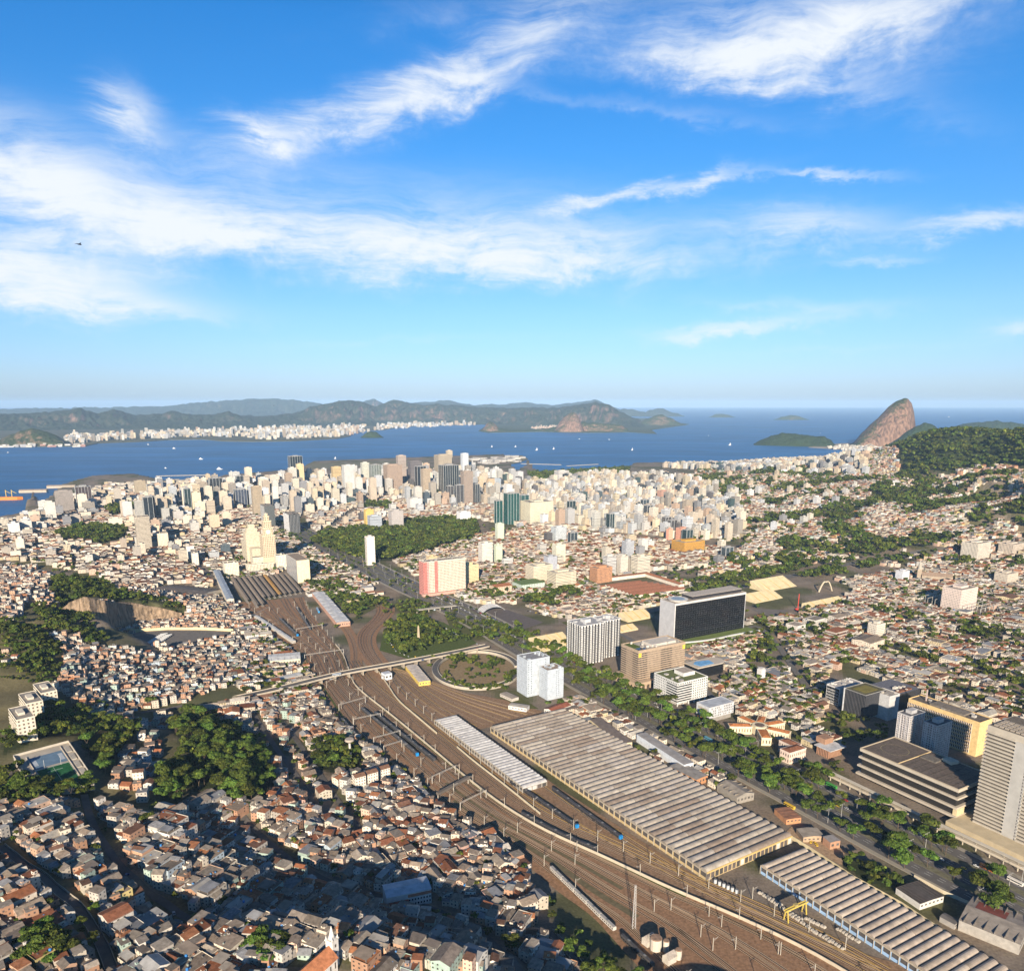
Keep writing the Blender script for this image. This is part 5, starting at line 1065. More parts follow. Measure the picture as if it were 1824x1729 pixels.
# ---------------------------------------------------------------- railway furniture, bridges, plazas
def copy_tree(o, loc, rz=0.0, label=None, group=None, col=None, scale=None):
 c = o.copy(); COL.objects.link(c); c.location = loc; c.rotation_euler = (0, 0, rz)
 if label: c['label'] = label
 if group: c['group'] = group
 if col: c.color = (*col, 1)
 if scale: c.scale = scale
 for ch in o.children:
  k = ch.copy(); COL.objects.link(k); k.parent = c
  if col and ch.get('tint'): k.color = (*col, 1)
 return c
def make_station():
 TL, TR, BR, BL = [ground(*p, 6.0) for p in ((409,1028),(514,1020),(541,1051),(437,1069))]
 n = 11; lerp = lambda a, b, t: (a[0]+(b[0]-a[0])*t, a[1]+(b[1]-a[1])*t)
 nm = ['first', 'second', 'third', 'fourth', 'fifth', 'sixth', 'seventh', 'eighth', 'ninth', 'tenth', 'last']
 for k in range(n):
  a, b = (k+0.08)/n, (k+0.80)/n; q = [lerp(BL,BR,a), lerp(BL,BR,b), lerp(TL,TR,b), lerp(TL,TR,a)]
  if k in (1, 2): q[0] = (q[0][0]*1.0+ (q[0][0]-q[3][0])*0.22, q[0][1]+(q[0][1]-q[3][1])*0.22); q[1] = (q[1][0]+(q[1][0]-q[2][0])*0.22, q[1][1]+(q[1][1]-q[2][1])*0.22)
  col = (0.52,0.3,0.1) if k == 6 else random.choice(((0.30,0.24,0.18),(0.34,0.27,0.2),(0.27,0.22,0.17)))
  r = empty('platform_canopy', (q[0][0], q[0][1], 0), ('orange platform roof among the brown ones of the station' if k == 6 else 'brown platform roof of the station, %s from the blue-grey shed' % nm[k]), 'platform roof', 'platform roofs of the station')
  L = [(p[0]-q[0][0], p[1]-q[0][1]) for p in q]
  m = MB(); mid0, mid1 = lerp(L[0],L[1],0.5), lerp(L[3],L[2],0.5)
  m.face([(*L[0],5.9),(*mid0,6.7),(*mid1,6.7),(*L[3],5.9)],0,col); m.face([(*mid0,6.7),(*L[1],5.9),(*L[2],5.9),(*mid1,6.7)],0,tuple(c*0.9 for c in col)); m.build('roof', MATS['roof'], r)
  m = MB(); m.prism([lerp(L[0],L[1],0.2), lerp(L[0],L[1],0.8), lerp(L[3],L[2],0.8), lerp(L[3],L[2],0.2)], -0.3, 1.0, 0, (0.3,0.27,0.23)); m.build('platform', MATS['concrete'], r)
  m = MB()
  for i in range(14): p = lerp(mid0, mid1, (i+0.5)/14); m.box(p[0]-0.2,p[1]-0.2,1.0,p[0]+0.2,p[1]+0.2,6.3,0,(0.3,0.28,0.25))
  tag(m.build('posts', MATS['concrete'], r), kind='stuff')
 poly = [TL, TR, BR, BL]; occupy(poly)
 # sheds round the station throat
 def hall(nm, a, b, w, h, col, wallc, lb, ridge_h=1.6, ribs=0, side=1):
  A, B = ground(*a), ground(*b); L = math.hypot(B[0]-A[0], B[1]-A[1]); rz = math.atan2(B[1]-A[1], B[0]-A[0])
  r = empty(nm, (A[0], A[1], 0), lb, 'shed', None, rz); y0, y1 = (0, w) if side > 0 else (-w, 0)
  m = MB(); m.box(0.3, y0+0.3, -0.5, L-0.3, y1-0.3, h, 0, wallc); m.build('walls', MATS['plaster'], r); ym = (y0+y1)/2
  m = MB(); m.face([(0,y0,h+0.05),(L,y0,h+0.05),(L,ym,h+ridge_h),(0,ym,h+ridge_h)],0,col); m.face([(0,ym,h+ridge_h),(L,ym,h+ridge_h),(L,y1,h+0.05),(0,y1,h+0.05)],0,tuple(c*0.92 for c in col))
  for x in (0.3, L-0.3): m.face([(x,y0+0.3,h),(x,y1-0.3,h),(x,ym,h+ridge_h-0.1)],0,wallc)
  m.build('roof', MATS['metal_roof'], r)
  for k in range(ribs): x = L*(k+0.5)/ribs; m = MB(); m.box(x-0.25,y0,h+0.1,x+0.25,y1,h+0.25+ridge_h*0.55,0,tuple(c*0.75 for c in col)); m.build('roof_rib', MATS['metal_roof'], r)
  m = MB(); panes(m, (0.3,y0+0.3), (L-0.3,y0+0.3), 1, h-0.5, max(2,int(L/4)), 1, 0.5, 0.4, 0, (0.12,0.11,0.1)); panes(m, (0.3,y1-0.3), (0.3,y0+0.3), 1, h-0.5, max(2,int(w/4)), 1, 0.5, 0.4, 0, (0.12,0.11,0.1)); tag(m.build('openings', MATS['glass_dark'], r), kind='stuff')
  c, s = math.cos(rz), math.sin(rz); g = 2; occupy([(A[0]+c*u-s*v, A[1]+s*u+c*v) for u, v in ((-g,y0-g),(L+g,y0-g),(L+g,y1+g),(-g,y1+g))])
  return r
 hall('platform_shed', (600,1117), (556,1062), 24, 8, (0.58,0.58,0.57), (0.5,0.3,0.22), 'long white panelled roof over tracks right of the station throat', 1.2, 9, -1)
 hall('station_shed', (418,1077), (392,1024), 14, 12, (0.33,0.38,0.45), (0.62,0.56,0.46), 'narrow blue-grey shed along the edge of the platforms', 1.5, 5, 1)
 hall('market_hall', (262,1060), (352,1070), 70, 8, (0.125,0.105,0.09), (0.4,0.36,0.3), 'broad dark grey roof left of the platforms', 3.0, 10, 1)
 hall('warehouse', (478,1188), (536,1183), 34, 9, (0.66,0.66,0.63), (0.62,0.55,0.42), 'white-roofed cream warehouse beside the station throat', 0.8, 5, 1)
 hall('warehouse', (520,1146), (452,1100), 7, 4, (0.55,0.55,0.54), (0.5,0.47,0.42), 'long thin white shed along the railway edge', 0.6, 7, -1)
 hall('roof_hall', (475,1222), (540,1207), 14, 5, (0.55,0.55,0.53), (0.45,0.42,0.38), 'long white flat roof under the overpass', 0.4, 0, 1)
 hall('workshop', (732,1222), (771,1212), 42, 6, (0.52,0.46,0.40), (0.72,0.52,0.13), 'yellow-walled workshop with a ribbed pale roof in the metro yard', 0.7, 9, 1) if False else hall('workshop', (746,1222), (722,1192), 17, 6, (0.52,0.46,0.40), (0.72,0.52,0.13), 'yellow-walled workshop with a ribbed pale roof in the metro yard', 0.7, 11, -1)
 hall('control_building', (686,1212), (699,1209), 12, 9, (0.5,0.52,0.55), (0.66,0.69,0.72), 'small white control building beneath the overpass', 0.4, 0, 1)
 hall('depot_office', (905,1263), (938,1268), 12, 5, (0.42,0.38,0.33), (0.68,0.66,0.62), 'white low office at the top of the huge shed', 0.5, 0, 1)
 hall('annex', (890,1240), (912,1250), 12, 4, (0.34,0.29,0.24), (0.55,0.5,0.44), 'small brown-roofed annex below the pale blue-white tower', 0.3, 0, 1)
 hall('red_roof_house', (985,1275), (1018,1262), 16, 5, (0.30,0.105,0.06), (0.68,0.66,0.6), 'red-tiled low house with white walls below the avenue trees', 2.2, 0, 1)
 hall('long_office', (1104,1337), (1050,1292), 16, 8, (0.20,0.16,0.13), (0.66,0.55,0.36), 'long cream office with a dark brown flat roof beside the huge shed', 0.5, 0, -1)
 hall('white_office', (1218,1376), (1133,1320), 13, 9, (0.33,0.31,0.29), (0.60,0.63,0.67), 'pale blue-white long office with a brown roof beside the huge shed', 0.5, 0, -1)
 hall('long_office', (1240,1400), (1190,1375), 18, 7, (0.3,0.27,0.24), (0.5,0.26,0.13), 'grey-roofed office with an orange brick end beside the huge shed', 0.4, 0, -1)
 hall('tin_shed', (1312,1432), (1276,1408), 22, 7, (0.30,0.26,0.21), (0.3,0.27,0.23), 'brown gabled tin shed by the avenue', 3.0, 4, -1)
 hall('brick_shell', (1400,1468), (1378,1448), 16, 5, (0.30,0.15,0.09), (0.5,0.25,0.13), 'orange brick roofless sheds at the corner of the huge shed', 0.3, 4, -1)
 hall('tin_shed', (1430,1500), (1417,1484), 20, 5, (0.33,0.28,0.22), (0.42,0.3,0.2), 'small tin-roofed hut with yellow cars beside it', 1.0, 0, -1)
 hall('hut', (1478,1513), (1464,1502), 11, 7, (0.3,0.27,0.25), (0.42,0.24,0.15), 'small brown brick hut on the dirt lot', 0.4, 0, -1)
 hall('ribbed_shed', (1638,1620), (1594,1590), 26, 5, (0.11,0.095,0.085), (0.62,0.6,0.55), 'dark ribbed roof shed behind the cream yard wall', 0.5, 16, -1)
 hall('container_hut', (1700,1655), (1672,1640), 8, 4, (0.14,0.13,0.12), (0.35,0.33,0.3), 'long dark-roofed hut in the shaded yard', 0.8, 0, -1)
 r = hall('tin_warehouse', (1815,1700), (1705,1655), 40, 8, (0.30,0.26,0.22), (0.38,0.35,0.31), 'large grey warehouse with a rust-red patch on its roof', 2.6, 6, -1)
 m = MB(); m.face([(14,-34,8.95),(34,-34,8.95),(34,-21,10.5),(14,-21,10.5)][::-1],0,(0.24,0.07,0.05)); m.face([(14,-34,8.97),(34,-34,8.97),(34,-21,10.55),(14,-21,10.55)],0,(0.24,0.07,0.05)); m.build('rusty_patch', MATS['metal_roof'], r)
 return hall
def make_overpass():
 px = [(225,1290),(270,1279),(330,1263),(420,1242),(500,1225),(600,1199),(700,1182),(800,1163),(868,1149)]
 c = smooth_line([ground(x, y, 8.0) for x, y in px], 2)
 r = empty('overpass', (0, 0, 0), 'concrete road overpass crossing the railway tracks', 'overpass')
 m = MB(); bar_line(m, c, 13.0, 6.4, 7.8, 0, (0.40,0.345,0.27));
 l, q = offset_line(c, 6.5), offset_line(c, -6.5)
 for i in range(len(c)-1): m.face([(*q[i+1],6.4),(*q[i],6.4),(*l[i],6.4),(*l[i+1],6.4)],0,(0.3,0.27,0.23))
 m.build('deck', MATS['concrete'], r); m = MB(); strip(m, c, 11.6, 7.82, 0, (0.13,0.12,0.11)); m.build('road_surface', MATS['asphalt'], r)
 for o in (6.3, -6.3): m = MB(); bar_line(m, offset_line(c, o), 0.35, 7.8, 8.8, 0, (0.50,0.44,0.35)); m.build('parapet', MATS['concrete'], r)
 P = resample(c, 26)
 for i in range(1, 25):
  x, y = P[i]; dx, dy = P[i+1 if i < 25 else i][0]-P[i-1][0], P[i+1 if i < 25 else i][1]-P[i-1][1]
  a = math.atan2(dy, dx); m = MB(); z = tz(x, y)
  if z > 5.5: continue
  m.box(-0.8, -4.5, z-0.6, 0.8, 4.5, 6.4, 0, (0.38,0.33,0.26)); o = m.build('pier', MATS['concrete'], r, (x, y, 0), a)
 occupy_line(c, 8)
 # footbridge at the avenue crossing
 A, B = ground(735,1087,6), ground(812,1078,6); r = empty('footbridge', (A[0], A[1], 0), 'pale bridge across the avenue near the wooded island', 'bridge')
 m = MB(); m.beam((0,0,6), (B[0]-A[0],B[1]-A[1],6), 9, 1.2, 0, (0.42,0.38,0.32)); m.build('deck', MATS['concrete'], r)
 for t in (0.1,0.37,0.63,0.9): m = MB(); x, y = (B[0]-A[0])*t, (B[1]-A[1])*t; m.box(x-0.7,y-2,-0.5,x+0.7,y+2,5.4,0,(0.38,0.34,0.28)); m.build('pier', MATS['concrete'], r)
 # covered footbridge over the railway
 A, B = ground(779,1416,5), ground(835,1386,5); r = empty('footbridge', (A[0], A[1], 0), 'dark covered footbridge over the main railway', 'bridge')
 V = (B[0]-A[0], B[1]-A[1]); m = MB(); m.beam((0,0,6.6),(V[0],V[1],6.6),3.4,2.6,0,(0.14,0.12,0.10)); m.build('covered_deck', MATS['concrete'], r)
 for t in (0.02,0.5,0.98): m = MB(); m.box(V[0]*t-0.6,V[1]*t-0.6,-0.4,V[0]*t+0.6,V[1]*t+0.6,5.4,0,(0.3,0.27,0.23)); m.build('pier', MATS['concrete'], r)
 # loop ramp
 ring = [ground(849+74*math.cos(t), 1194+33*math.sin(t), 0) for t in np.linspace(0.3, 6.1, 50)]
 r = empty('loop_ramp', (0,0,0), 'round loop ramp curling round a bare lot with palms', 'ramp'); m = MB()
 bar_line(m, ring, 9.0, -0.4, 2.6, 0, (0.42,0.37,0.3)); m.build('ramp_body', MATS['concrete'], r); m = MB(); strip(m, ring, 7.4, 2.63, 0, (0.11,0.105,0.1)); m.build('road_surface', MATS['asphalt'], r)
 for o in (4.3,-4.3): m = MB(); bar_line(m, offset_line(ring, o), 0.3, 2.6, 3.5, 0, (0.52,0.47,0.38)); m.build('parapet', MATS['concrete'], r)
 inner = [ground(849+68*math.cos(t), 1194+29*math.sin(t)) for t in np.linspace(0, 6.2, 36)]
 sheet('bare_lot', inner, 0.0, 'grass', (0.26,0.19,0.11), 'bare earth and scrub inside the loop ramp'); occupy([ground(849+84*math.cos(t), 1194+40*math.sin(t)) for t in np.linspace(0,6.2,30)])
 isl = PXY([(676,1158),(684,1120),(716,1100),(748,1098),(790,1108),(830,1130),(850,1145),(790,1168),(730,1174)]); sheet('traffic_island', isl, 0.0, 'grass', (0.085,0.11,0.03), 'grassy wooded traffic island'); occupy(isl)
 occupy(PXY([(620,1100),(700,1070),(760,1072),(860,1130),(820,1160),(700,1180),(660,1180)]))
 r2 = smooth_line(PXY([(672,1075),(688,1092),(668,1112),(652,1140),(660,1165),(690,1185)])); m = MB(); strip(m, r2, 11, 0.02, 0, (0.1,0.095,0.09)); tag(m.build('road', MATS['asphalt']), 'curving slip road round the wooded island', kind='structure')
 for pts, w in (([(668,1064),(690,1082),(682,1100),(654,1125),(650,1148),(664,1172),(696,1207)], 34), ([(606,1104),(625,1130),(635,1158),(634,1188),(640,1210)], 18)):
  m = MB(); strip(m, smooth_line(PXY(pts)), w, 0.004 + w*0.0006, 0, B_COL); tag(m.build('railway_bed', MATS['ballast']), 'brown ballast bed of a curving side line', kind='structure')
 for k in range(6): track(smooth_line(PXY([(655+k*5,1066),(674+k*5.4,1082),(666+k*5,1100),(640+k*4.6,1125),(637+k*4.6,1148),(652+k*4.2,1172),(686+k*3,1205)])), 'curved metro track past the wooded island, %s from the station' % ['first', 'second', 'third', 'fourth', 'fifth', 'sixth'][k], 'curved metro tracks')
 for k in range(2): track(smooth_line(PXY([(604+k*5,1108),(622+k*5,1130),(632+k*4,1158),(630+k*4,1188),(634+k*4,1205)])), 'grassy siding below the long white panelled roof, %s' % ['left one', 'right one'][k], 'grassy sidings')
 # plaza with the arched stage
 pl = PXY([(838,1085),(905,1086),(968,1108),(920,1125),(880,1112)]); sheet('plaza', pl, 0.03, 'asphalt', (0.13,0.11,0.1), 'dark empty event ground'); occupy(PXY([(815,1078),(920,1076),(990,1105),(920,1132)]))
 x, y = ground(880,1091); r = empty('stage_arch', (x, y, 0), 'grey arched stage roof at the event ground', 'stage', None, rad(28)); m = MB(); n = 10
 for i in range(n):
  a, b = math.pi*(0.1+0.8*i/n), math.pi*(0.1+0.8*(i+1)/n)
  p, q = (-24*math.cos(a), 13*math.sin(a)-2), (-24*math.cos(b), 13*math.sin(b)-2); m.face([(p[0],-1,p[1]),(q[0],-1,q[1]),(q[0],22,q[1]+1),(p[0],22,p[1]+1)],0,(0.36,0.36,0.37))
 m.build('arch_roof', MATS['metal_roof'], r)
 for i in range(6): m = MB(); yy = i*4.2; pr = None;
 for i in range(5):
  m = MB(); yy = i*5.2
  for k in range(n):
   a, b = math.pi*(0.1+0.8*k/n), math.pi*(0.1+0.8*(k+1)/n); m.beam((-24*math.cos(a),yy,13*math.sin(a)-1.7+yy/22),(-24*math.cos(b),yy,13*math.sin(b)-1.7+yy/22),0.6,0.6,0,(0.55,0.55,0.55))
  m.build('arch_rib', MATS['painted_metal'], r)
 # sloping concrete grandstands of the parade avenue
 def stand(nm, F, w, d, h, lb, rz, col=(0.62,0.52,0.33), n=12):
  x, y = ground(*F); r = empty(nm, (x, y, 0), lb, 'grandstand', None, rz)
  m = MB()
  for k in range(n): m.box(0, d*k/n, 0 if k else -0.5, w, d*(k+1)/n, 1.5+h*(k+1)/n, 0, col)
  m.build('terraces', MATS['concrete'], r)
  for k in range(3): m = MB(); x0 = w*(0.2+0.3*k); m.face([(x0,0,1.55+h/n),(x0+1.6,0,1.55+h/n),(x0+1.6,d,1.6+h+0.4),(x0,d,1.6+h+0.4)],0,(0.68,0.45,0.08)); m.build('yellow_aisle', MATS['painted_metal'], r)
  c, s = math.cos(rz), math.sin(rz); occupy([(x+c*u-s*v, y+s*u+c*v) for u, v in ((-3,-3),(w+3,-3),(w+3,d+3),(-3,d+3))])
 stand('grandstand', (962,1162), 66, 34, 14, 'sloping cream grandstand left of the black and white flats', rad(32))
 stand('grandstand', (1118,1108), 60, 26, 10, 'cream grandstand in the shadow of the huge black slab', rad(32))
 stand('grandstand', (1345,1075), 80, 30, 12, 'yellow-cream grandstand just right of the huge black slab', rad(32))
 stand('grandstand', (1362,1056), 100, 40, 17, 'largest yellow grandstand along the tree-lined road', rad(32))
 stand('grandstand', (1440,1085), 110, 16, 7, 'long low cream grandstand near the arch', rad(32))
 stand('grandstand', (1080,1132), 70, 16, 6, 'low cream terrace behind the black and white flats', rad(32))
 sheet('parade_square', PXY([(1330,1082),(1360,1062),(1460,1040),(1500,1050),(1440,1078),(1370,1098)]), 0.02, 'asphalt', (0.17,0.15,0.13), 'bare paved square between the grandstands'); occupy(PXY([(1320,1090),(1345,1050),(1470,1030),(1525,1050),(1480,1075),(1370,1105)]))
 x, y = ground(1470,1054); r = empty('arch', (x, y, 0), 'slender cream concrete arch on the parade square', 'arch', None, rad(20)); m = MB(); pts = [(-17+34*t, 0, 24*(1-(2*t-1)**2) + 3*math.exp(-((t-0.5)/0.08)**2)*-1) for t in np.linspace(0,1,17)]
 for a, b in zip(pts[:-1], pts[1:]): m.beam(a, b, 2.6, 1.4, 0, (0.68,0.58,0.42))
 m.build('arch_band', MATS['concrete'], r)
 # substation
 x, y = ground(1745,1098); r = empty('substation', (x, y, 0), 'electrical substation with rows of steel lattice frames', 'substation', None, rad(33)); ln = MB()
 for i in range(5):
  for j in range(9):
   m = MB(); X, Y = i*16, j*14
   for o in (-0.8, 0.8): m.beam((X+o,Y,-0.5),(X+o*0.3,Y,15),0.35,0.35,0,(0.42,0.4,0.36))
   for k in range(5): m.beam((X-0.8+0.1*k,Y,k*3),(X+0.8-0.1*k,Y,k*3+3),0.22,0.22,0,(0.42,0.4,0.36))
   m.build('lattice_mast', MATS['painted_metal'], r)
 for j in range(9): m = MB(); m.beam((0,j*14,14.5),(64,j*14,14.5),0.7,0.7,0,(0.42,0.4,0.36)); m.build('cross_beam', MATS['painted_metal'], r)
 occ_rect((1745,1098), 66, 120, 4, rad(33))
def make_trains():
 def car_mesh(L, W, H, col, roofc, stripe=None, win=(0.02,0.022,0.025)):
  b = MB(); s = 0.35
  pr = [(-W/2,0.9),(W/2,0.9),(W/2,H-0.5),(W/2-s,H),(-W/2+s,H),(-W/2,H-0.5)]
  for i in range(len(pr)):
   p, q = pr[i], pr[(i+1) % len(pr)]; c = roofc if i in (2,3,4) else col
   b.face([(0,p[0],p[1]),(L,p[0],p[1]),(L,q[0],q[1]),(0,q[0],q[1])][::-1],0,c)
  b.face([(0,y,z) for y,z in pr],0,col); b.face([(L,y,z) for y,z in pr][::-1],0,col)
  return b
 def train(px, n, L, col, roofc, label, front=None, group=None, H=3.9, W=3.0, w2=None, rev=False):
  pts = resample(smooth_line(PXY(px)), 400); d = np.r_[0, np.cumsum(np.hypot(*np.diff(pts, axis=0).T))]
  at = lambda s: (np.interp(s, d, pts[:,0]), np.interp(s, d, pts[:,1]))
  n = min(n, int(d[-1] / L)); r = empty('train', (*at(0), 0.2), label, 'train', group); o0 = at(0)
  body = car_mesh(L-0.8, W, H, col, roofc).mesh('carriage', [MATS['painted_metal']])
  wm = MB()
  for s in (-1, 1):
   for k in range(int(L/2.4)): x0 = 1+k*2.4; q = [(x0,s*(W/2+0.03),1.9),(x0+1.5,s*(W/2+0.03),1.9),(x0+1.5,s*(W/2+0.03),2.8),(x0,s*(W/2+0.03),2.8)]; wm.face(q if s < 0 else q[::-1],0,(0.02,0.022,0.025))
  wmesh = wm.mesh('windows', [MATS['glass_dark']])
  um = MB(); um.box(2,-1.1,0.1,5.5,1.1,0.9,0,(0.03,0.03,0.03)); um.box(L-6.3,-1.1,0.1,L-2.8,1.1,0.9,0,(0.03,0.03,0.03)); um.box(7,-0.7,H,9,0.7,H+0.4,0,(0.2,0.2,0.2)); umesh = um.mesh('running_gear', [MATS['painted_metal']])
  for k in range(n):
   a, b = at(k*L), at(k*L+L-0.8); rz = math.atan2(b[1]-a[1], b[0]-a[0])
   c = bpy.data.objects.new('carriage', body); c.location = (a[0]-o0[0], a[1]-o0[1], 0); c.rotation_euler = (0,0,rz); link(c, r)
   link(bpy.data.objects.new('windows', wmesh), c); link(bpy.data.objects.new('running_gear', umesh), c)
   if front and k == n-1:
    m = MB(); m.box(L-2.6,-W/2-0.06,0.8,L-0.6,W/2+0.06,H+0.08,0,front); m.build('cab_front', MATS['painted_metal'], c)
 dark, dr = (0.05,0.05,0.055), (0.065,0.06,0.058); bl = (0.02,0.25,0.6)
 train([(982,1549),(1010,1577),(1040,1605),(1075,1640),(1108,1671)], 8, 18, (0.58,0.55,0.5), (0.36,0.34,0.31), 'grey-white passenger train on the track nearest the hillside houses')
 train([(1108,1671),(1135,1698),(1165,1725),(1190,1748)], 4, 18, (0.06,0.06,0.06), (0.08,0.075,0.07), 'dark train coupled behind the grey-white train')
 train([(910,1395),(960,1428),(1000,1456),(1032,1478)], 6, 18, dark, dr, 'dark metro train with a blue front, nearer the concrete wall', bl)
 train([(985,1408),(1040,1448),(1085,1480),(1117,1503)], 8, 18, dark, dr, 'dark metro train with a blue front beside the huge shed', bl)
 train([(930,1452),(985,1483),(1040,1507),(1090,1528)], 8, 18, dark, dr, 'long dark metro train hugging the concrete wall')
 train([(645,1265),(690,1302),(730,1335),(762,1364)], 8, 20, (0.07,0.07,0.072), (0.10,0.095,0.09), 'dark suburban train with a blue front below the wall', bl, H=4.2)
 train([(668,1272),(710,1306),(745,1334),(775,1357)], 8, 20, (0.07,0.07,0.072), (0.085,0.08,0.076), 'dark suburban train on the track nearest the wall', H=4.2)
 train([(610,1284),(636,1315),(660,1338),(680,1354)], 6, 20, (0.075,0.072,0.07), (0.095,0.09,0.085), 'dark train at the foot of the red-roofed terrace rows', H=4.2)
 train([(499,1104),(520,1125),(540,1142),(551,1156)], 6, 20, (0.08,0.08,0.085), (0.12,0.11,0.10), 'dark train with a blue cab in the station throat, left one', bl, H=4.2)
 train([(528,1084),(545,1110),(560,1135),(577,1162)], 8, 20, (0.08,0.08,0.085), (0.11,0.10,0.095), 'dark train in the station throat, right one', H=4.2)
 train([(565,1085),(572,1100)], 2, 16, (0.05,0.3,0.6), (0.3,0.4,0.5), 'short blue train beside the long white panelled roof', H=4.2)
def make_masts():
 # lattice portal gantries over the tracks
 con = (0.40,0.37,0.33)
 lab = ['nearest the overpass', 'second from the overpass', 'third from the overpass', 'fourth from the overpass', 'fifth from the overpass', 'by the covered footbridge', 'past the covered footbridge']
 for k, (a, b) in enumerate([((604,1265),(651,1252)),((630,1291),(678,1281)),((666,1325),(713,1312)),((684,1340),(716,1330)),((770,1395),(811,1376)),((820,1443),(866,1420)),((543,1175),(612,1165)),((528,1128),(574,1120)),((440,1108),(480,1088))]):
  A, B = ground(*a), ground(*b); V = (B[0]-A[0], B[1]-A[1]); r = empty('catenary_gantry', (A[0],A[1],0), 'steel catenary portal spanning the tracks, ' + (lab[k] if k < 7 else 'in the station throat, %s' % ('right one' if k == 7 else 'left one')), 'gantry', 'catenary portals')
  for p in ((0,0), V):
   m = MB(); m.box(p[0]-0.35,p[1]-0.35,-0.3,p[0]+0.35,p[1]+0.35,8.6,0,con); m.build('post', MATS['painted_metal'], r)
  m = MB(); L = math.hypot(*V); n = int(L/2)
  for z in (7.4, 8.5): m.beam((0,0,z),(V[0],V[1],z),0.28,0.28,0,con)
  for i in range(n): m.beam((V[0]*i/n,V[1]*i/n,7.4 if i%2 else 8.5),(V[0]*(i+1)/n,V[1]*(i+1)/n,8.5 if i%2 else 7.4),0.16,0.16,0,con)
  m.build('truss', MATS['painted_metal'], r)
 # single masts
 def mast_proto(h, arm, w=0.34, side=1):
  r = empty('catenary_mast', (0,0,-50), 'x', 'mast'); m = MB(); m.cyl(0,0,-0.3,h,w,w*0.75,6,0,(0.42,0.38,0.32)); m.build('pole', MATS['concrete'], r)
  m = MB(); m.beam((0,0,h-1.6),(arm*side,0,h-1.0),0.18,0.18,0,(0.4,0.37,0.33)); m.beam((0,0,h-3.2),(arm*side,0,h-1.1),0.12,0.12,0,(0.4,0.37,0.33)); m.build('bracket', MATS['painted_metal'], r); return r
 P1, P2 = mast_proto(10.5, 4.5), mast_proto(10.5, -4.5)
 used = [False, False]; grp = 'catenary masts along the railway'
 def put(pt, which, lb):
  p = (P1, P2)[which]
  if not used[which]: used[which] = True; p.location = (*pt, 0); p['label'] = lb; p['group'] = grp; p.rotation_euler = (0,0,rad(30))
  else: copy_tree(p, (*pt, 0), rad(30)+random.uniform(-.1,.1), lb, grp)
 k = 0
 for f, lb in ((0.10,'slim concrete catenary mast on the hillside edge of the railway'),(0.45,'slim concrete catenary mast between the middle railway tracks'),(0.80,'slim concrete catenary mast between the far railway tracks'),(0.99,'slim concrete catenary mast against the long concrete wall')):
  for i in range(4, 90, 3):
   if random.random() < 0.12: continue
   j = min(89, i + random.choice((0,1))); p = RL[j]*(1-f) + RW[j]*f; put((p[0], p[1]), 1 if f > 0.5 else 0, lb.replace('slim concrete ', 'slim ') + ', ' + near_phrase(*project(p[0], p[1], 0.0)).replace('just ', ''))
 base = smooth_line(PXY([(690,1225),(741,1262),(800,1318),(860,1370),(930,1432),(1010,1478),(1090,1512),(1180,1552),(1270,1590),(1390,1640),(1500,1694)]))
 for p in resample(base, 26): put((p[0]+3, p[1]+2), 0, 'slim catenary mast over the metro tracks, ' + near_phrase(*project(p[0], p[1], 0.0)))
 for (x, y) in [(1248,1668),(1310,1690),(1340,1600),(1195,1620),(1285,1650),(1390,1700),(1355,1672)]: put(ground(x, y), random.choice((0,1)), 'slim pole on the bare railway ground, ' + near_phrase(x, y))
 # lattice pylon
 x, y = ground(1129,1652); r = empty('lattice_pylon', (x, y, 0), 'tall steel lattice pylon on the bare railway ground', 'pylon'); m = MB(); h = 36
 cs = [(-1.2,-1.2),(1.2,-1.2),(1.2,1.2),(-1.2,1.2)]
 for c in cs: m.beam((*c,-0.3),(c[0]*0.35,c[1]*0.35,h),0.3,0.3,0,(0.5,0.48,0.45))
 m.build('legs', MATS['painted_metal'], r); m = MB()
 for k in range(14):
  z0, z1 = k*h/14, (k+1)*h/14; s0, s1 = 1-0.65*z0/h, 1-0.65*z1/h
  for i in range(4): a, b = cs[i], cs[(i+1)%4]; m.beam((a[0]*s0,a[1]*s0,z0),(b[0]*s1,b[1]*s1,z1),0.16,0.16,0,(0.5,0.48,0.45))
 m.build('bracing', MATS['painted_metal'], r)
 # tanks and hut in the tracks
 for F, rr, hh, lb in (((1168,1689),4.2,9,'stout pale water tank with a rusty top among the tracks'),((1186,1692),2.2,8,'thin pale tank beside the stout one'),((1208,1706),2.4,7,'small pale tank beside the gabled tank hut')):
  x, y = ground(*F); r = empty('water_tank', (x,y,0), lb, 'tank'); m = MB(); m.cyl(0,0,-0.3,hh,rr,rr,14,0,(0.58,0.52,0.44)); m.build('shell', MATS['concrete'], r); m = MB(); m.cyl(0,0,hh,hh+0.5,rr*1.05,rr*0.9,14,0,(0.3,0.2,0.14)); m.build('lid', MATS['roof'], r)
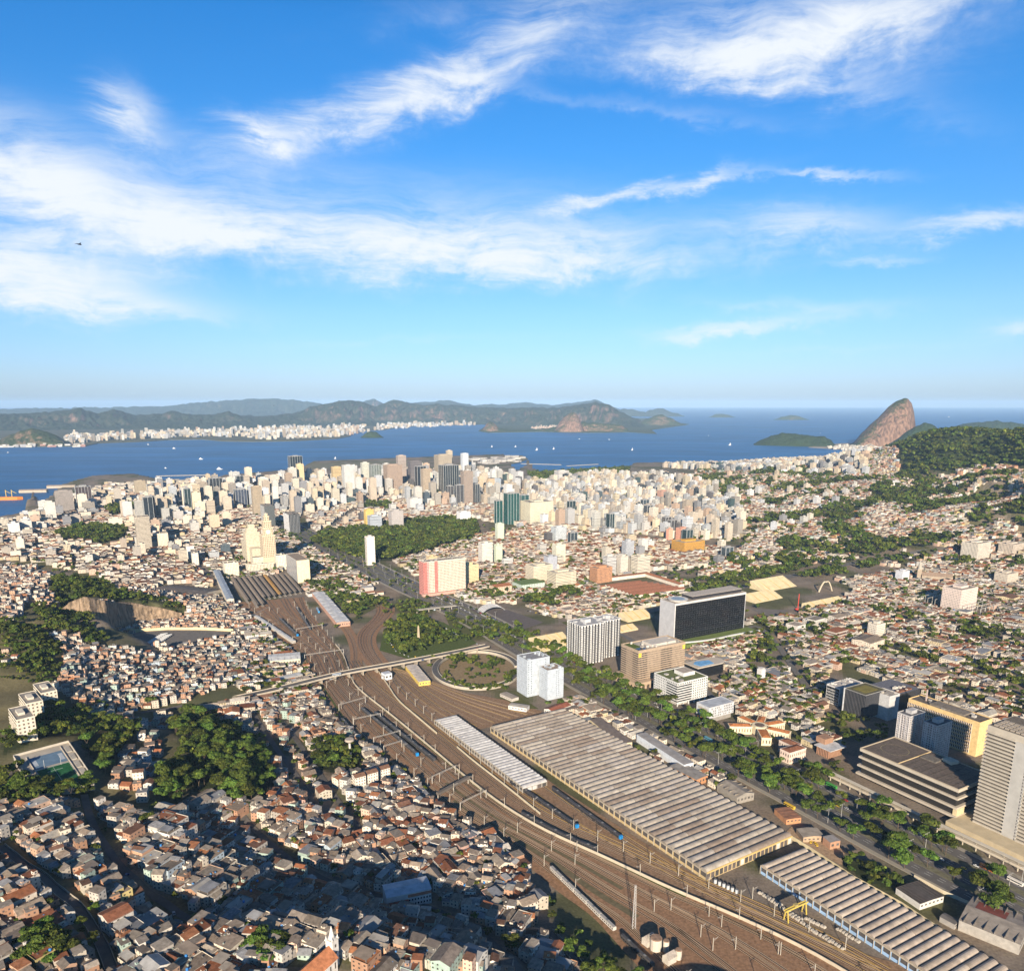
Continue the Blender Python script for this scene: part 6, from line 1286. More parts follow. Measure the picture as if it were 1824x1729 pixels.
 for F, lb in (((1155,1680),'pale gabled hut behind the stout tank'),((1192,1712),'pale gabled hut between the tanks')):
  x, y = ground(*F); r = empty('hut', (x,y,0), lb, 'hut', None, rad(35)); m = MB(); m.box(-4,-3,-0.3,4,3,5,0,(0.55,0.5,0.43)); m.face([(-4,-3,5),(-4,3,5),(-4,0,8)][::-1],0,(0.55,0.5,0.43)); m.face([(4,-3,5),(4,3,5),(4,0,8)],0,(0.55,0.5,0.43)); m.build('walls', MATS['plaster'], r)
  m = MB(); m.face([(-4.4,-3.4,4.8),(4.4,-3.4,4.8),(4.4,0,8.2),(-4.4,0,8.2)],0,(0.36,0.32,0.28)); m.face([(-4.4,0,8.2),(4.4,0,8.2),(4.4,3.4,4.8),(-4.4,3.4,4.8)],0,(0.36,0.32,0.28)); m.build('roof', MATS['roof'], r)
 # gantry crane and stacked precast pieces beside the blue shed
 x, y = ground(1400,1640); r = empty('gantry_crane', (x,y,0), 'yellow gantry crane over the rows of concrete pieces', 'crane', None, rad(30))
 for sx in (0, 20):
  for sy in (-2.2, 2.2): m = MB(); m.beam((sx,sy,-0.3),(sx,sy*0.4,9),0.7,0.7,0,(0.62,0.46,0.1)); m.build('leg', MATS['painted_metal'], r)
 for sy in (-1,1): m = MB(); m.beam((-2,sy,9.4),(22,sy,9.4),0.7,1.1,0,(0.62,0.46,0.1)); m.build('girder', MATS['painted_metal'], r)
 m = MB(); m.box(8,-1.2,10,11,1.2,11.4,0,(0.4,0.32,0.12)); m.build('trolley', MATS['painted_metal'], r)
 pm = MB(); pm.prism([(-1.2,-0.9),(1.2,-0.9),(1.2,0.9),(-1.2,0.9)],0,1.1,0,(0.52,0.47,0.39)); pm.prism([(-0.9,-0.6),(0.9,-0.6),(0.9,0.6),(-0.9,0.6)],1.1,1.7,0,(0.46,0.42,0.35)); pmesh = pm.mesh('concrete_piece', [MATS['concrete']])
 for row, (a, b, n) in enumerate([((1352,1590),(1392,1612),9),((1366,1598),(1400,1622),8),((1396,1618),(1428,1638),7),((1408,1630),(1452,1660),10),((1436,1636),(1468,1652),8),((1450,1660),(1478,1676),6),((1470,1668),(1500,1690),7),((1492,1655),(1530,1678),8)]):
  A, B = ground(*a), ground(*b)
  for i in range(n):
   o = bpy.data.objects.new('concrete_piece', pmesh); t = i/(n-1); o.location = (A[0]+(B[0]-A[0])*t+random.uniform(-.4,.4), A[1]+(B[1]-A[1])*t+random.uniform(-.4,.4), 0.0); o.rotation_euler=(0,0,rad(30)+random.uniform(-.1,.1)); link(o)
   tag(o, 'pale precast concrete piece stored beside the blue-walled shed', 'concrete block', 'concrete pieces stored beside the blue shed')
 dm = MB(); dm.cyl(0,0,0,3.4,1.3,1.3,12,0,(0.5,0.52,0.53)); dm.cyl(0,0,3.4,3.7,1.35,1.0,12,0,(0.2,0.2,0.2)); dmesh = dm.mesh('drum', [MATS['painted_metal']])
 A, B = ground(1274,1572), ground(1312,1590)
 for i in range(6): o = bpy.data.objects.new('drum', dmesh); t = i/5; o.location=(A[0]+(B[0]-A[0])*t, A[1]+(B[1]-A[1])*t,0); link(o); tag(o, 'tall grey-blue drum in the row at the corner of the huge shed', 'drum', 'drums in a row at the shed corner')
 wall('yard_wall', PXY([(1401,1488),(1440,1512),(1520,1565),(1605,1612),(1680,1662),(1760,1712),(1840,1760)]), 3.2, 'long cream yard wall between shed and scrub lot', 0.6, (0.62,0.52,0.33))
 wall('yard_wall', PXY([(1628,1562),(1680,1590),(1730,1612),(1790,1650)]), 2.6, 'cream wall along the avenue by the shaded yard', 0.5, (0.6,0.52,0.38))
 sheet('dirt_lot', PXY([(1395,1485),(1412,1470),(1450,1480),(1505,1515),(1500,1540),(1440,1510)]), 0.02, 'ballast', (0.36,0.25,0.16), 'bare sandy lot with parked yellow cars'); occupy(PXY([(1395,1485),(1412,1460),(1640,1570),(1840,1660),(1840,1760),(1600,1610)]))
 # elevated walkway along the low office block
 c = offset_line(smooth_line(PXY(AVENUE)), -44); c = [p for p in c if p[1] < 760 and p[1] > 470]
 r = empty('walkway', (0,0,0), 'long concrete raised walkway in front of the low office block', 'walkway')
 m = MB(); bar_line(m, c, 7, 4.6, 5.5, 0, (0.50,0.44,0.34)); m.build('deck', MATS['concrete'], r)
 for o in (3.4,-3.4): m = MB(); bar_line(m, offset_line(c,o), 0.4, 5.5, 6.8, 0, (0.54,0.47,0.36)); m.build('parapet', MATS['concrete'], r)
 m = MB(); bar_line(m, c, 4.6, 8.6, 9.0, 0, (0.56,0.5,0.4)); m.build('canopy', MATS['concrete'], r)
 for p in resample(c, 24): m = MB(); m.box(p[0]-0.5,p[1]-0.5,-0.4,p[0]+0.5,p[1]+0.5,4.6,0,(0.42,0.37,0.29)); m.box(p[0]-0.15,p[1]-0.15,5.5,p[0]+0.15,p[1]+0.15,8.6,0,(0.42,0.37,0.29)); m.build('pier', MATS['concrete'], r)
 occupy_line(c, 8)
# ---------------------------------------------------------------- special places on the left
def make_left():
 # quarry cliff: a real rock face, stepped back from the floor to the wooded rim
 foot = [(95,1118),(135,1128),(165,1138),(195,1132),(215,1118),(240,1108),(270,1103),(300,1101),(325,1100)]
 rim = [(92,1098),(120,1072),(150,1062),(178,1068),(205,1072),(235,1072),(262,1078),(292,1083),(322,1092)]
 A = [on_terrain(*p) for p in foot]
 P0 = resample([(a[0], a[1]) for a in A], 60); zf = np.interp(np.linspace(0,1,60), np.linspace(0,1,len(A)), [6 if i > 2 else (30,20,10)[i] for i in range(len(A))])
 P0 = np.array([ground(*p, z) for p, z in zip(resample(foot, 60), zf)])
 yr = resample(rim, 60)
 V = []; rows = 14
 for j in range(rows + 1):
  t = j / rows; row = []
  for i in range(60):
   bx, by = P0[i]*(1-15/math.hypot(*P0[i])); back = 9 * t ** 0.7
   dl = math.hypot(bx, by); x, y = bx + bx/dl*back, by + by/dl*back
   ztop = height_at(by + by/dl*9, yr[i][1]); z = zf[i] - 4 + (ztop - zf[i] + 4) * t
   k = (float(vnoise(i*7.0, j*4.0, 9, 4)) - 0.5) * 9 * (1 - abs(2*t-1)**3) + (float(vnoise(i*3.1, j*9.0, 4, 6)) - 0.5) * 4
   row.append((x + k*0.5, y + k, z + (random.uniform(-1, 1) if 0 < j < rows else 0)))
  V.append(row)
 top = [(x + x/math.hypot(x,y)*26, y + y/math.hypot(x,y)*26, z-6) for x, y, z in V[-1]]; V.append(top)
 V = np.array(V); R, Cn, _ = V.shape; i = np.arange(R-1)[:,None]*Cn + np.arange(Cn-1)[None,:]; F = np.stack([i,i+1,i+Cn+1,i+Cn],-1).reshape(-1,4)
 o = bpy.data.objects.new('quarry_cliff', raw_mesh('quarry_cliff', V.reshape(-1,3), F.ravel(), np.full(len(F),4), [MATS['cliff_rock']])); link(o); tag(o, 'old quarry cliff of bare rock below the wooded hilltop', kind='structure')
 occupy([tuple(p[:2]) for p in V[0]] + [tuple(p[:2]) for p in V[-1][::-1]])
 rimw = [tuple(p[:2]) for p in V[-2][::4]] + [tuple(p[:2]) for p in V[-1][::-4]]
 # quarry floor: depot yard with pale wall
 fl = [ground(*p, 6.2) for p in ((205,1140),(262,1122),(415,1124),(405,1130),(330,1150),(280,1164),(230,1158))]
 sheet('depot_yard', fl, 7.6, 'asphalt', (0.16,0.145,0.13), 'paved yard on the old quarry floor'); occupy(fl)
 wall('retaining_wall', [ground(*p, 6) for p in ((210,1124),(250,1126),(300,1123),(360,1123),(416,1126))], 12.0, 'long pale yellow wall behind the quarry yard', 1.0, (0.66,0.55,0.33))
 bm = MB(); bm.box(-5.5,-1.3,0.4,5.5,1.3,3.2,0,(0.62,0.62,0.6)); bmesh = bm.mesh('body', [MATS['painted_metal']]); gm = MB(); gm.box(-5.2,-1.33,1.5,5.2,1.33,2.4,0,DK); gmesh = gm.mesh('window_band', [MATS['glass_dark']])
 k = 0
 for a, b in (((246,1160),(292,1131)),((258,1161),(300,1133))):
  P, Q = ground(*a, 7.6), ground(*b, 7.6)
  for i in range(15):
   t = i/14; r = empty('parked_bus', (P[0]+(Q[0]-P[0])*t, P[1]+(Q[1]-P[1])*t, 7.6), 'white parked bus in the long row on the quarry yard', 'bus', 'buses parked in the quarry yard', rad(30)); link(bpy.data.objects.new('body', bmesh), r); link(bpy.data.objects.new('window_band', gmesh), r)
 # sports court
 c = [on_terrain(*p) for p in ((24,1348),(122,1322),(166,1392),(72,1420))]; z = max(p[2] for p in c) + 0.6
 q = [ground(*p, z) for p in ((24,1348),(122,1322),(168,1390),(70,1418))]
 r = empty('sports_court', (q[0][0], q[0][1], z), 'walled hilltop sports ground with a green pitch and a blue court', 'sports court'); L = lambda p: (p[0]-q[0][0], p[1]-q[0][1]); lerp2 = lambda u, v: tuple((1-v)*((1-u)*a+u*b) + v*((1-u)*d+u*cc) for a, b, cc, d in zip(L(q[0]), L(q[1]), L(q[2]), L(q[3])))
 m = MB(); m.prism([L(p) for p in q], -9, 0.02, 0, (0.42,0.37,0.3)); m.build('base', MATS['concrete'], r)
 def pad(u0, v0, u1, v1, zz, col, nm, mat='asphalt'): m = MB(); m.face([(*lerp2(u0,v0),zz),(*lerp2(u0,v1),zz),(*lerp2(u1,v1),zz),(*lerp2(u1,v0),zz)],0,col); m.build(nm, MATS[mat], r)
 pad(0.2,0.14,0.80,0.42,0.06,(0.13,0.21,0.29),'blue_court'); pad(0.2,0.46,0.80,0.94,0.06,(0.02,0.11,0.04),'green_pitch','grass')
 pad(0.22,0.2,0.30,0.36,0.08,(0.42,0.46,0.5),'court_key'); pad(0.70,0.2,0.78,0.36,0.08,(0.42,0.46,0.5),'court_key')
 for (u0,v0,u1,v1) in ((0.2,0.455,0.8,0.463),(0.2,0.93,0.8,0.938),(0.2,0.46,0.206,0.94),(0.794,0.46,0.8,0.94),(0.497,0.46,0.503,0.94),(0.38,0.46,0.62,0.465),(0.36,0.55,0.64,0.557)): pad(u0,v0,u1,v1,0.1,(0.4,0.48,0.42),'pitch_line')
 for (u0,v0,u1,v1,h) in ((0,0,1,0,2.2),(1,0,1,1,2.2),(1,1,0,1,1.4),(0,1,0,0,2.2),(0.82,0.05,0.82,0.95,1.0),(0.18,0.1,0.18,0.95,1.0)):
  a, b = lerp2(u0,v0), lerp2(u1,v1); m = MB(); m.beam((*a,h/2),(*b,h/2),0.4,h,0,(0.5,0.45,0.37)); m.build('low_wall', MATS['concrete'], r)
 for i in range(4): a, b = lerp2(0.88,0.1+i*0.2), lerp2(0.95,0.24+i*0.2); m = MB(); m.prism([lerp2(0.87,0.1+i*0.2),lerp2(0.96,0.1+i*0.2),lerp2(0.96,0.24+i*0.2),lerp2(0.87,0.24+i*0.2)],0.02,0.9+0.2*(i%2),0,(0.42,0.38,0.32)); m.build('bench_step', MATS['concrete'], r)
 for u in (0.35,0.65): a = lerp2(u,0.47); m = MB(); m.beam((*a,0),(*a,9),0.25,0.25,0,(0.5,0.5,0.48)); m.build('light_pole', MATS['painted_metal'], r)
 occupy([(a[0]+(a[0]-(q[0][0]+q[2][0])/2)*0.15, a[1]+(a[1]-(q[0][1]+q[2][1])/2)*0.15) for a in q])
 # church with a white tower, bottom edge
 x, y, z = on_terrain(588,1722); r = empty('church', (x, y, z), 'church with an orange tiled roof and a white pinnacled tower', 'church', None, rad(62)); wc = (0.72,0.68,0.62)
 m = MB(); w, L2, h = 12, 24, 9; m.box(-L2,-w/2,-5,0,w/2,h,0,wc); m.face([(0,-w/2,h),(0,w/2,h),(0,0,h+5.5)],0,wc); m.face([(-L2,w/2,h),(-L2,-w/2,h),(-L2,0,h+5.5)],0,wc); m.build('nave_walls', MATS['plaster'], r)
 m = MB(); oc = (0.48,0.19,0.09); m.face([(-L2-.5,-w/2-.6,h-.4),(0.5,-w/2-.6,h-.4),(0.5,0,h+5.7),(-L2-.5,0,h+5.7)],0,oc); m.face([(-L2-.5,0,h+5.7),(0.5,0,h+5.7),(0.5,w/2+.6,h-.4),(-L2-.5,w/2+.6,h-.4)],0,oc); m.build('tile_roof', MATS['roof'], r)
 m = MB(); m.box(0.2,-2.6,-5,5.4,2.6,17,0,wc); m.build('tower', MATS['plaster'], r); m = MB(); m.box(-0.2,-3,17,5.8,3,17.8,0,(0.66,0.62,0.55)); m.build('tower_cornice', MATS['plaster'], r)
 m = MB(); m.cyl(2.8,0,17.8,26,2.0,0.15,8,0,(0.66,0.62,0.56)); m.build('spire', MATS['plaster'], r)
 for a in (0.5,5.1):
  for b in (-2.3,2.3): m = MB(); m.cyl(a,b,17.8,20.5,0.5,0.08,6,0,wc); m.build('pinnacle', MATS['plaster'], r)
 m = MB(); panes(m,(-L2,-w/2),(0,-w/2),1,h,6,1,0.25,0.5,0,(0.12,0.1,0.08)); panes(m,(0.2,-2.6),(5.4,-2.6),2,16,1,3,0.25,0.4,0,(0.12,0.1,0.08)); tag(m.build('windows', MATS['glass_dark'], r), kind='stuff')
 occupy([(x+18*math.cos(i*0.785)-4, y+18*math.sin(i*0.785)-8) for i in range(8)])
 # school-like white and red building in the hollow
 x, y, z = on_terrain(690,1622); r = empty('school', (x, y, z), 'long white building with red bands and pale metal roofs in the dark hollow', 'school', None, rad(20)); w, d, h = 34, 17, 11
 block(r, 0, 0, w, d, -4, h, (0.66,0.64,0.62)); m = MB(); m.face([(-.4,-.4,h+.2),(w+.4,-.4,h+.2),(w+.4,d/2,h+1.6),(-.4,d/2,h+1.6)],0,(0.5,0.53,0.57)); m.face([(-.4,d/2,h+1.6),(w+.4,d/2,h+1.6),(w+.4,d+.4,h+.2),(-.4,d+.4,h+.2)],0,(0.45,0.48,0.52)); m.build('metal_roof', MATS['metal_roof'], r)
 block(r, -0.3, -6, 16, 0, -4, 6, (0.66,0.64,0.62), 'annex_walls'); m = MB(); m.box(-0.6,-6.3,6,16.3,-0.05,6.5,0,(0.30,0.09,0.06)); m.build('red_roof', MATS['roof'], r)
 m = MB(); m.box(16,-0.2,7.5,w,0,10,0,(0.42,0.16,0.10)); m.build('red_band', MATS['plaster'], r); m = MB(); panes(m,(16,0),(w,0),0,7,8,2,0.5,0.45,0,DK,0.25); panes(m,(-0.3,-6),(16,-6),0,6,6,2,0.4,0.4); tag(m.build('windows', MATS['glass_dark'], r), kind='stuff')
 occ = [(x+math.cos(rad(20))*a-math.sin(rad(20))*b, y+math.sin(rad(20))*a+math.cos(rad(20))*b) for a, b in ((-3,-9),(w+3,-9),(w+3,d+3),(-3,d+3))]; occupy(occ)
 # three-part white flats by the railway
 for i, F in enumerate([(634,1407),(656,1400),(678,1392)]):
  x, y, z = on_terrain(*F); r = empty('apartment_block', (x, y, z), 'white four-storey flats with a brown roof near the railway, %s of three' % ['first', 'middle', 'last'][i], 'apartment building', None, rad(33)); w, d, h = 11, 10, 13
  block(r, 0, 0, w, d, -4, h, (0.72,0.66,0.57)); m = MB(); bc=(0.21,0.115,0.075); m.face([(-.5,-.5,h),(w+.5,-.5,h),(w+.5,d/2,h+1.8),(-.5,d/2,h+1.8)],0,bc); m.face([(-.5,d/2,h+1.8),(w+.5,d/2,h+1.8),(w+.5,d+.5,h),(-.5,d+.5,h)],0,bc); m.build('tile_roof', MATS['roof'], r)
  for a in (0, w): m = MB(); m.face([(a,0,h),(a,d,h),(a,d/2,h+1.7)] if a else [(a,d,h),(a,0,h),(a,d/2,h+1.7)],0,(0.72,0.66,0.57)); m.build('gable', MATS['plaster'], r)
  m = MB(); panes(m,(0,0),(w,0),0.5,h,4,4,0.4,0.42,0,(0.13,0.08,0.06)); panes(m,(0,d),(0,0),0.5,h,3,4,0.4,0.42,0,(0.13,0.08,0.06)); tag(m.build('windows', MATS['glass_dark'], r), kind='stuff')
  occupy([(x+a-2, y+b-1) for a, b in ((-3,0),(10,-3),(14,12),(0,16))])
 # mushroom water tower in the grove
 x, y, z = on_terrain(624,1350); r = empty('water_tower', (x,y,z), 'white mushroom-shaped water tower rising from a grove', 'water tower'); m = MB(); m.cyl(0,0,-1,18,1.6,1.1,10,0,(0.6,0.56,0.5)); m.build('stem', MATS['concrete'], r); m = MB(); m.cyl(0,0,18,21,1.2,5.2,14,0,(0.42,0.36,0.3)); m.cyl(0,0,21,23,5.2,4.6,14,0,(0.40,0.34,0.28)); m.build('bowl', MATS['concrete'], r)
# ---------------------------------------------------------------- generic buildings and houses
PAL_CREAM = [(0.66,0.57,0.41),(0.64,0.58,0.47),(0.68,0.62,0.51),(0.58,0.48,0.34),(0.62,0.52,0.40),(0.54,0.52,0.48),(0.66,0.63,0.58),(0.50,0.42,0.33),(0.62,0.54,0.43),(0.70,0.64,0.53),(0.40,0.36,0.31),(0.46,0.46,0.46),(0.52,0.38,0.28),(0.56,0.55,0.50),(0.64,0.64,0.63),(0.58,0.60,0.62),(0.46,0.48,0.50),(0.28,0.28,0.29),(0.66,0.65,0.62)]
PAL_HOUSE = [(0.62,0.54,0.43),(0.68,0.60,0.48),(0.55,0.50,0.44),(0.44,0.40,0.35),(0.48,0.28,0.18),(0.42,0.24,0.15),(0.52,0.33,0.22),(0.66,0.62,0.56),(0.60,0.42,0.32),(0.58,0.48,0.30),(0.36,0.46,0.40),(0.42,0.50,0.56),(0.62,0.50,0.22),(0.70,0.66,0.60),(0.64,0.56,0.46),(0.55,0.36,0.30)]
NAME_HOUSE = ['beige','cream','grey-beige','grey','orange brick','red brick','bare brick','off-white','salmon','ochre','pale green','pale blue','yellow','white','sand-coloured','pink']
PAL_ROOF = [(0.235,0.20,0.165),(0.18,0.15,0.125),(0.31,0.265,0.215),(0.125,0.105,0.09),(0.30,0.12,0.06),(0.21,0.088,0.05),(0.36,0.155,0.075),(0.155,0.085,0.058),(0.36,0.35,0.335),(0.22,0.225,0.235),(0.42,0.39,0.34),(0.27,0.215,0.165)]
NAME_ROOF = ['grey slab','dark grey slab','pale concrete','sooty grey','red tile','rust-brown tile','orange tile','brown tile','pale metal','blue-grey metal','whitish metal','tan sheet']
HOUSES = []; BUILDS = []; TREES = []
def zone_houses(name, poly, ang, lw, ld, hs, nwall=None, nroof=None, gable=0.3, rows=2, street=6.0, jit=0.05, gap=0.5, skip=0.06, every=None, mode='house', pal=None, cross=70.0, noise=None):
 """row by row building plots inside poly (world coordinates)"""
 c, s = math.cos(ang), math.sin(ang); P = np.array(poly)
 u = P[:,0]*c + P[:,1]*s; v = -P[:,0]*s + P[:,1]*c
 vv = v.min(); row = 0
 while vv < v.max():
  dep = random.uniform(*ld); uu = u.min() + random.uniform(0, 8); run = 0.0
  while uu < u.max():
   w = random.uniform(*lw); cu, cv = uu + w/2, vv + dep/2
   x, y = cu*c - cv*s, cu*s + cv*c
   uu += w + (gap if random.random() < 0.7 else gap*4); run += w
   if run > cross: uu += street; run = 0
   if random.random() < skip: continue
   if not pt_in(x, y, poly): continue
   if noise is not None and not noise(x, y): continue
   px, py = project(x, y, tz(x, y))
   if px < -70 or px > 1900 or py > 1790: continue
   a = ang + random.uniform(-jit, jit); dd = dep * random.uniform(0.82, 1.0)
   cs = rect_pts(x, y, w, dd, a)
   if any_occ([(x, y)] + cs): continue
   h = hs() if callable(hs) else random.uniform(*hs)
   zs = [tz(*p) for p in cs]
   iw = random.choice(nwall) if nwall else random.randrange(len(PAL_HOUSE)); g = random.random() < gable
   ir = random.choice(nroof) if nroof else (random.choice((4,5,6,7,5,7,11)) if g else random.choice((0,1,2,3,0,2,8,9,10,11,1)))
   e = dict(x=x, y=y, z=min(zs), zt=max(zs)-min(zs), w=w, d=dd, h=h, ang=a, wall=iw, roof=ir, type=('gable' if g else random.choice(('flat','flat','shed','flat'))), zone=name, py=py, px=px)
   if pal: e['col'] = random.choice(pal)
   (HOUSES if mode == 'house' else BUILDS).append(e)
  vv += dep + (street if row % rows == rows-1 else gap*1.2); row += 1
def add_build(px, ytop, ybase, wpx, col, style, z=None, asp=0.7, label=None, ang=G30, roofc=None):
 """a tower whose foot is surveyed at px, ybase"""
 z0 = 2.0 if z is None else z; x, y = ground(px, ybase, z0); sc = y / FPX / CP
 W = wpx * (math.hypot(y, CAMH) / FPX); w = W / (0.866 + 0.5*asp); d = w*asp
 h = height_at(y - 0.3*w, ytop) - z0
 BUILDS.append(dict(x=x, y=y, z=z0-2, zt=0, w=w, d=d, h=max(8, h), ang=ang, col=col, style=style, px=px, py=ybase, label=label, zone='towers', roofc=roofc))
 occupy(rect_pts(x, y, w, d, ang, 3))
def scale_color(c, k): return tuple(min(0.85, v*k) for v in c)
